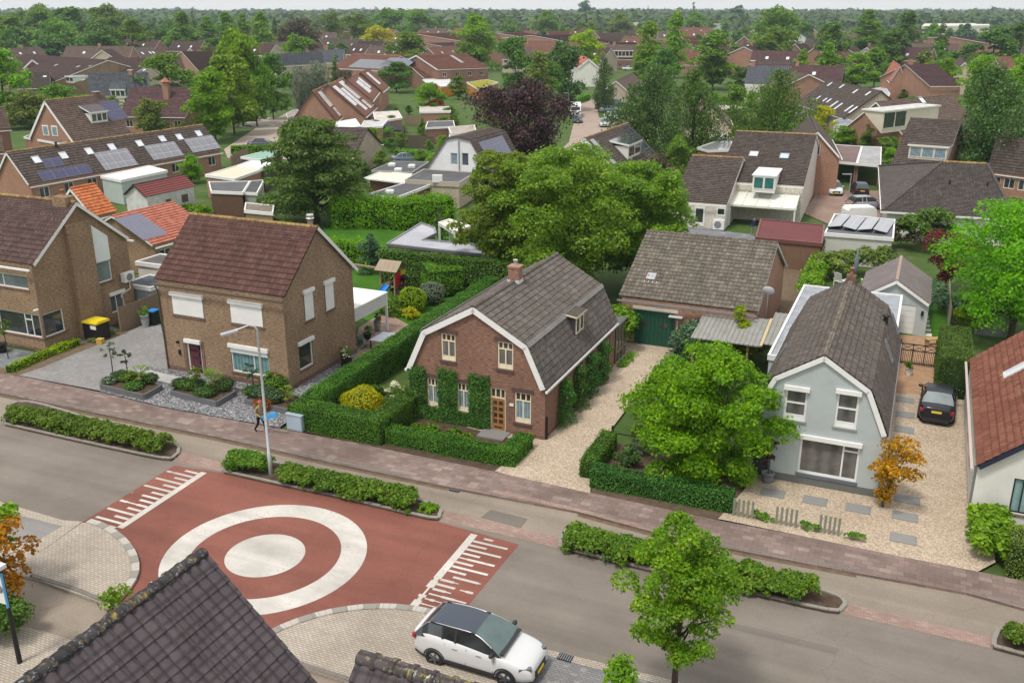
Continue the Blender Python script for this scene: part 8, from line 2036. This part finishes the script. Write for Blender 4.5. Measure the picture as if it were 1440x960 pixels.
# stepping slabs
SLB = paver((.27, .27, .265), (.31, .31, .3), (.2, .2, .2), 2.0, 2.0, .005); 
def slab(p, w, d, mat, label, group, ang=SA):
    mb = MB(); mb.box((0, 0, .0), (w, d, .05)); o = mb.build('stepping_slab', [mat]); o.location = p; o.rotation_euler = (0, 0, ang); tag(o, label, 'stepping slab', group)
for x, y in ((1087, 693), (1146, 704), (1207, 715), (1276, 702), (1273, 726), (1270, 757)): slab(G(x, y, .115), 1.05, .75, SLB, 'grey stone slab set in the gravel before the grey house', 'grey slabs before the grey house')
for x, y in ((1273, 562), (1273, 583), (1272, 604)): slab(G(x, y, .115), .95, .8, SLB, 'grey stone slab in the gravel beside the black saloon', 'grey slabs beside the black saloon')
a, b = G(1292, 435), G(1297, 472)
for i in range(7): slab(a.lerp(b, i / 6) + Vector((0, 0, .115)), 1.15, .62, paint((.62, .6, .55), .8), 'pale slab laid across the small garage lawn', 'pale slabs on the garage lawn')
# slatted screens
for i, (a, b) in enumerate((((1031, 727), (1057, 732)), ((1091, 739), (1118, 744)), ((1152, 751), (1178, 756)))):
    p, q = G(*a), G(*b); o = empty('slat_screen', (p.x, p.y, .1), math.atan2((q - p).y, (q - p).x), ('low screen of grey slats beside the hedge end', 'low screen of grey slats, middle of three', 'low screen of grey slats nearest the drive')[i], 'screen'); L_ = (q - p).length
    for k in range(5): mb = MB(); mb.box((L_ * k / 4, 0, .42), (.1, .05, .84 + .02 * (k % 2))); mb.build('slat', [paint((.2, .21, .16), .8)], o)
# iron gate
o = empty('iron_gate', ST(.2, 60.1, .1), SA, 'black iron double gate with crossed top panels', 'gate'); GM = paint((.03, .025, .022), .5); mb = MB()
for z in (.12, .95, 1.35): mb.box((1.75, 0, z), (3.4, .05, .06))
for k in range(6):
    x = .05 + 3.4 * k / 5; mb.box((x, 0, .75), (.06, .06, 1.3))
    if k < 5: mb.bar((x, .0, .97), (x + .68, 0, 1.33), .03); mb.bar((x, .012, 1.33), (x + .68, .012, .97), .03)
for k in range(34): mb.box((.1 + .1 * k, 0, .53), (.025, .025, .8))
mb.build('gate_bars', [GM], o)
for x in (-.03, 3.53): mb = MB(); mb.box((x, 0, .8), (.12, .12, 1.6)); mb.build('post', [GM], o)
# plank fences
def fence(label, px, h, mat, step=2.0, z=.0, pts=None, rail=True, gap=.025, pw=.16, name='plank_fence'):
    P = [G(*p) for p in px] if pts is None else pts; root = empty(name, (P[0].x, P[0].y, z), 0, label, 'fence'); mb = MB(); pm_ = MB()
    for a, b in zip(P[:-1], P[1:]):
        a, b = a - P[0], b - P[0]; L_ = (b - a).length; u = (b - a).normalized(); n = max(1, int(L_ / pw)); M0 = math.atan2(u.y, u.x)
        for k in range(n):
            c = a + u * (pw * (k + .5)); M = Matrix.Translation((c.x, c.y, h / 2)) @ Matrix.Rotation(M0, 4, 'Z'); mb.box((0, .01 * (k % 2), 0), (pw - gap, .03, h - .02 * (k % 3)), M)
        for k in range(int(L_ / step) + 1):
            c = a + u * min(L_, step * k); po = MB(); po.box((c.x, c.y, h / 2), (.09, .09, h + .08)); po.build('post', [mat], root)
    mb.build('planks', [mat], root); return root
WG = wood((.27, .2, .14)); WD = wood((.12, .09, .07))
fence('brown plank fence between the two tan brick houses', None, 1.85, WG, pts=[ST(-48.9, 45.3), ST(-49.0, 49.6)])
fence('grey brown plank fence behind the clipped low hedge', [(540, 206), (612, 210)], 2.0, WD); fence('dark plank fence left of the white boarded house', [(536, 199), (566, 200)], 2.0, paint((.1, .1, .11), .8))
fence('pale plank fence behind the white garden chairs', [(1134, 430), (1163, 352)], 1.7, wood((.4, .32, .24))); fence('weathered board fence right of the garage lawn', [(1333, 462), (1331, 420)], 1.6, wood((.38, .32, .25)))
fence('low board fence beside the hedge block', [(1370, 470), (1420, 476)], 1.6, paint((.22, .22, .22), .8)); fence('plank fence by the bungalow row end', [(326, 238), (350, 224)], 1.8, WG); fence('brown board fence in the terrace gardens', [(570, 176), (600, 178)], 1.8, WG)
o = empty('rail_fence', ST(-12.6, 41.7, .1), SA, 'black post with a low rail beside the gravel drive', 'rail fence')
mb = MB(); mb.box((0, 0, .55), (.1, .1, 1.1)); mb.build('post', [BLACK], o); mb = MB(); mb.bar((0, 0, .75), (1.6, 0, .72), .05); mb.build('rail', [BLACK], o)
# bins and crates by the fence
p = ST(-49.35, 43.7, .1); o = empty('crate', p, SA, 'large black container with a yellow lid beside the brick wall', 'container'); mb = MB(); mb.box((0, 0, .6), (1.25, 1.05, 1.15)); mb.build('body', [BLACK], o); mb = MB(); mb.box((0, 0, 1.24), (1.35, 1.15, .12)); mb.box((.1, .05, 1.32), (1.1, .9, .08)); mb.build('lid', [paint((.75, .58, .02), .5)], o); mb = MB(); mb.box((.3, -.54, .95), (.5, .02, .25)); mb.build('paper_label', [WHITE], o)
p = ST(-48.4, 43.0, .1); o = empty('crate', p, SA + .2, 'small yellow brown crate beside the black container', 'crate'); mb = MB(); mb.box((0, 0, .16), (.4, .35, .3)); mb.build('box', [paint((.5, .33, .05))], o); mb = MB(); mb.box((0, 0, .325), (.44, .39, .03)); mb.build('lid', [paint((.55, .38, .08))], o)
o = empty('wheelie_bin', G(217.5, 456, .1), SA + .1, 'black wheelie bin with a blue lid beside the grey pot', 'wheelie bin'); mb = MB(); mb.prism([(-.27, -.3), (.27, -.3), (.27, .3), (-.27, .3)], .06, .98); mb.build('body', [BLACK], o); mb = MB(); mb.box((0, 0, 1.03), (.6, .68, .08)); mb.build('lid', [paint((.02, .2, .55), .5)], o)
for s_ in (-.25, .25): mb = MB(); mb.lathe([(.03, -.03), (.1, -.03), (.1, .03), (.03, .03)], M=Matrix.Translation((s_, .3, .1)) @ Matrix.Rotation(PI / 2, 4, 'Y')); mb.build('wheel', [TYRE], o)
# playground
p = G(552, 421); WO = wood((.36, .26, .15)); o = empty('climbing_frame', p, SA, 'wooden climbing tower with blue slide, red and yellow panels', 'climbing frame')
for x, y in ((-.6, -.6), (.6, -.6), (.6, .6), (-.6, .6)): mb = MB(); mb.box((x, y, 1.25), (.1, .1, 2.5)); mb.build('post', [WO], o)
mb = MB(); mb.box((0, 0, 1.2), (1.3, 1.3, .08)); mb.build('platform', [WO], o)
mb = MB(); mb.face([(-.95, -.9, 2.45), (.95, -.9, 2.45), (.95, 0, 3.1), (-.95, 0, 3.1)], [(0, 0), (2, 0), (2, 1), (0, 1)]); mb.face([(.95, .9, 2.45), (-.95, .9, 2.45), (-.95, 0, 3.1), (.95, 0, 3.1)], [(0, 0), (2, 0), (2, 1), (0, 1)]); mb.build('roof', [wood((.34, .27, .2))], o)
mb = MB(); rows = [[(-.28, -.6 - 2.2 * t, 1.25 * (1 - t) ** .9 + .25), (-.26, -.6 - 2.2 * t, 1.25 * (1 - t) ** .9 + .06), (.26, -.6 - 2.2 * t, 1.25 * (1 - t) ** .9 + .06), (.28, -.6 - 2.2 * t, 1.25 * (1 - t) ** .9 + .25)] for t in [k / 8 for k in range(9)]]; mb.grid(rows); so = mb.build('slide', [paint((.02, .22, .62), .3)], o)
mb = MB(); mb.box((.66, -.2, 1.75), (.05, .75, .95)); mb.build('red_panel', [paint((.55, .02, .03))], o); mb = MB(); mb.box((.72, .5, 1.75), (.05, .6, 1.1)); mb.build('yellow_panel', [paint((.7, .42, .02))], o)
mb = MB()
for k in range(6): mb.bar((.66, -.6, .2 + .18 * k), (.66, .6, .2 + .18 * k), .05, .1)
mb.build('climbing_boards', [WO], o)
o = empty('swing_frame', p + Vector((0, 0, 0)), SA, 'wooden swing beam on slanted legs beside the climbing tower', 'swing frame')
mb = MB(); mb.bar((-.7, 0, 2.35), (-4.2, .3, 2.35), .12); mb.build('beam', [WO], o)
for y in (-.9, 1.2): mb = MB(); mb.bar((-4.1, .3, 2.3), (-4.3, y, 0), .1); mb.build('leg', [WO], o)
# terrace furniture
o = empty('garden_table', ST(-30.9, 49.9, .06), SA, 'black terrace table set with pale crockery', 'table'); mb = MB(); mb.box((0, 0, .72), (1.0, 1.8, .05)); mb.build('tabletop', [paint((.35, .38, .42), .3)], o)
for x in (-.44, .44):
    for y in (-.8, .8): mb = MB(); mb.box((x, y, .35), (.07, .07, .7)); mb.build('leg', [BLACK], o)
def chair(label, p, a):
    o = empty('garden_chair', p, a, label, 'garden chair'); mb = MB(); mb.box((0, 0, .42), (.7, .65, .06)); mb.build('seat', [WHITE], o); mb = MB(); M = Matrix.Translation((0, .38, .8)) @ Matrix.Rotation(R(-18), 4, 'X')
    for k in range(5): mb.box((-.28 + .14 * k, 0, 0), (.12, .03, .85 - .06 * abs(k - 2)), M)
    mb.build('backrest', [WHITE], o)
    for s_ in (-1, 1):
        mb = MB(); mb.box((s_ * .38, 0, .62), (.1, .75, .04)); mb.build('armrest', [WHITE], o)
        for y in (-.3, .32): mb = MB(); mb.box((s_ * .36, y, .3), (.06, .06, .62)); mb.build('leg', [WHITE], o)
p = G(1181, 402, 0); chair('white garden chair left behind the grey house chimney', p, SA + R(150)); chair('white garden chair right behind the grey house chimney', G(1219, 404), SA + R(205))
o = empty('parasol', G(1201, 398), 0, 'closed dark grey parasol between the white garden chairs', 'parasol'); mb = MB(); mb.tube([(0, 0, 0), (0, 0, 2.9)], .03); mb.build('pole', [GREYP], o); mb = MB(); mb.lathe([(.1, .9), (.2, 1.1), (.17, 2.0), (.06, 2.75), (.01, 2.85)], n=10); mb.build('canopy', [paint((.16, .19, .22), .8)], o)
o = empty('bench', G(1311, 485, .1), SA + R(40), 'small wooden bench at the edge of garage lawn', 'bench'); mb = MB(); mb.box((0, 0, .45), (1.1, .4, .06)); mb.build('seat', [wood((.5, .33, .15))], o)
for x in (-.45, .45): mb = MB(); mb.box((x, 0, .22), (.06, .36, .42)); mb.build('leg', [wood((.4, .26, .12))], o)
o = empty('garden_pavilion', G(550, 199), 0, 'black pyramid roofed garden pavilion beside the fence', 'pavilion'); mb = MB(); mb.lathe([(2.6, 2.0), (.05, 3.2)], n=4, smooth=False); mb.build('canopy', [paint((.035, .035, .045), .8)], o)
for k in range(4): mb = MB(); mb.box((math.cos(PI / 2 * k) * 2.3, math.sin(PI / 2 * k) * 2.3, 1.0), (.1, .1, 2.0)); mb.build('post', [BLACK], o)
o = empty('garden_arch', G(183, 436), SA, 'dark brown woven shelter behind the plank fence', 'shelter'); mb = MB(); mb.prism([(-1.2, -.8), (1.2, -.8), (1.2, .8), (-1.2, .8)], 0, 1.5); mb.build('wall', [paint((.05, .025, .02), .9)], o); mb = MB(); mb.lathe([(1.5, 1.5), (1.1, 2.0), (.05, 2.5)], n=4, smooth=False); mb.build('roof', [paint((.045, .022, .02), .9)], o)
o = empty('parasol', G(242, 372), 0, 'closed black parasol between the salmon roof and house', 'parasol'); mb = MB(); mb.tube([(0, 0, 0), (0, 0, 3.4)], .04); mb.build('pole', [BLACK], o); mb = MB(); mb.lathe([(.22, 1.7), (.34, 2.0), (.3, 2.9), (.1, 3.4)], n=8); mb.build('canopy', [BLACK], o)
# skyline
o = empty('tower_crane', G(881, 16), 0, 'tiny tower crane on the skyline', 'tower crane'); k = MPP(G(881, 16)); mb = MB(); mb.box((0, 0, 22), (1.2, 1.2, 44)); mb.build('mast', [paint((.5, .5, .5))], o); mb = MB(); mb.box((-6, 0, 41), (34, 1.0, 1.0)); mb.build('jib', [paint((.6, .5, .45))], o)
o = empty('church_spire', G(911, 20), 0, 'tiny dark church spire on the skyline', 'spire'); mb = MB(); mb.box((0, 0, 11), (3.4, 3.4, 22)); mb.build('tower', [paint((.2, .2, .22))], o); mb = MB(); mb.lathe([(2.2, 22), (.05, 34)], n=4, smooth=False); mb.build('roof', [SLATE], o)
# ---------------------------------------------------------------- garden greenery, woods, haze
AV = [(770, 130, 910, 250), (310, 135, 460, 225), (1125, 262, 1255, 330)]
scatter(46, (480, 900), (160, 260), (1.6, 3.6), ['round', 'round2', 'oval'], ['mid', 'fresh', 'deep', 'olive'], 'small leafy tree in the gardens behind the gambrel house', 'small garden trees in the middle', 1, avoid=AV)
scatter(36, (130, 420), (120, 205), (1.8, 4.5), ['round', 'round2', 'broad'], ['mid', 'fresh', 'deep'], 'small leafy tree among the left hand gardens', 'small garden trees on the left', 2, avoid=AV)
scatter(42, (940, 1440), (110, 250), (1.8, 4.5), ['round', 'round2', 'oval'], ['mid', 'fresh', 'deep', 'olive'], 'small leafy tree among the right hand gardens', 'small garden trees on the right', 3, avoid=AV)
scatter(64, (-20, 1460), (60, 118), (4, 9), ['far', 'far2', 'far3', 'round2'], ['mid', 'fresh', 'deep', 'olive'], 'leafy tree among the more distant roofs', 'trees among the distant roofs', 4, avoid=AV)
def belt(n, xr, yr, hr, mats, label, group, seed, wide=(.36, .5)):
    r = random.Random(seed)
    for i in range(n):
        x = xr[0] + (xr[1] - xr[0]) * (i + r.uniform(-.3, 1.3)) / n; y = r.uniform(*yr); p = G(x, y); h = r.uniform(*hr)
        plant_tree('tree', label, 'tree', p, r.choice(['far', 'far2', 'far3']), h, h * r.uniform(*wide), LEAF[r.choice(mats)], None, group, r)
rr2 = random.Random(5)
def house_scatter(n, xr, yr, label, group, rf):
    k = 0; t = 0
    while k < n and t < 400:
        t += 1; x, y = rr2.uniform(*xr), rr2.uniform(*yr); p = G(x, y)
        if any((h.O + Vector((0, 0, 0)) - p).length < 13 + h.L * .5 or (h.M @ Vector((h.L / 2, h.prof[-1][0] / 2, 0)) - p).length < 7 + h.L * .7 for h in HOUSES): continue
        L_ = rr2.choice((10, 16, 24)); w_ = rr2.uniform(3.8, 4.8); ze = rr2.choice((2.9, 4.6, 5.4)); a = SA + rr2.choice((0, PI / 2, .35, -.3))
        h = House('house', label, 'house', (p.x, p.y), a, L_, [(0, ze), (w_, ze + 3.6), (2 * w_, ze)], BW[rr2.choice('orop')], BT[rr2.choice(rf)], group, kind='none', th=.36, collar=False); auto_windows(h, 'y0', 4, z2=3.2 if ze > 4 else None)
        for c in (.3, .7): h.skylight(0, xy=(L_ * c, 2.4), w=1.0, h=1.2, pane=SKYP)
        if rr2.random() < .5: h.chimney(L_ * .5, w_, .9, .8, ze + 3, ze + 4.7, BR_ORN, None, 0)
        h.build(); k += 1
house_scatter(34, (10, 480), (58, 112), 'brown roofed house packed among the left hand trees', 'packed houses on the left', ('mi', 'b2', 'ch', 'pu'))
house_scatter(46, (480, 960), (58, 105), 'red brown roofed house packed among the middle trees', 'packed houses in the middle', ('rb', 'mi', 'b2', 'rb'))
house_scatter(34, (960, 1430), (60, 130), 'brown roofed house packed among the right hand trees', 'packed houses on the right', ('mi', 'ch', 'pu', 'b2'))
belt(30, (-40, 260), (54, 90), (9, 15), ['mid', 'deep', 'fresh'], 'tall wood tree at the upper left below the skyline', 'trees of the upper left wood', 5)
belt(34, (240, 740), (42, 62), (8, 14), ['mid', 'deep', 'olive'], 'hazy tree in the belt behind the middle roofs', 'trees of the middle belt', 6)
belt(30, (720, 1000), (40, 62), (8, 13), ['mid', 'deep', 'fresh', 'olive'], 'hazy tree in the belt around the twin poplars', 'trees of the belt by the twin poplars', 7)
belt(28, (980, 1460), (44, 78), (8, 14), ['deep', 'mid', 'blue'], 'hazy tree in the belt before the right hand skyline', 'trees of the right hand belt', 8)
# the far wooded plain: clumps of crowns out to the horizon, one mass
rng = np.random.default_rng(77); C, N, Sz = [], [], []
for k in range(2300):
    y = 18.5 + 26 * rng.uniform() ** 1.7; x = rng.uniform(-420, 1860); p = G(x, y)
    if p.y > 3400: continue
    hh = rng.uniform(7, 15) * (1.0 if p.y < 1500 else 1.15); rr_ = rng.uniform(.6, 1.8) * hh * (1 + p.y / 2500)
    n = 150; d = rng.normal(size=(n, 3)); d /= np.linalg.norm(d, axis=1, keepdims=True); d[:, 2] = np.abs(d[:, 2])
    lob = 1 + .25 * np.sin(d[:, :1] * 6 + k) * np.cos(d[:, 1:2] * 5)
    C.append(np.array([p.x, p.y, 0]) + d * lob * np.array([rr_, rr_ * .8, hh])); N.append(d + rng.normal(size=(n, 3)) * .4 + np.array([0, 0, .3])); Sz.append(np.full(n, rr_ * .17) * rng.uniform(.7, 1.3, n))
C, N, Sz = np.concatenate(C), np.concatenate(N), np.concatenate(Sz)
o = link_mesh('far_woods', leaf_mesh('far_woods', C, N, Sz, rng, [leafm((.045, .085, .026), (.065, .115, .03), (.1, .15, .045), .2)])); tag(o, 'hazy wooded plain stretching to the horizon', 'woods', None, 'stuff')
# air
mb = MB(); mb.box((0, 1650, 27), (7000, 3700, 58)); hz = mb.build('haze', [])
t = NT('haze'); t.t.nodes.remove(t.b); v = t.n('ShaderNodeVolumePrincipled'); v.inputs['Color'].default_value = (.74, .87, 1.0, 1); v.inputs['Density'].default_value = .00015; v.inputs['Anisotropy'].default_value = .2
t.l(v.outputs[0], t.out.inputs['Volume']); hz.data.materials.clear(); hz.data.materials.append(t.m); hz.scale = (1, 1, 1); tag(hz, None, None, None, 'stuff')
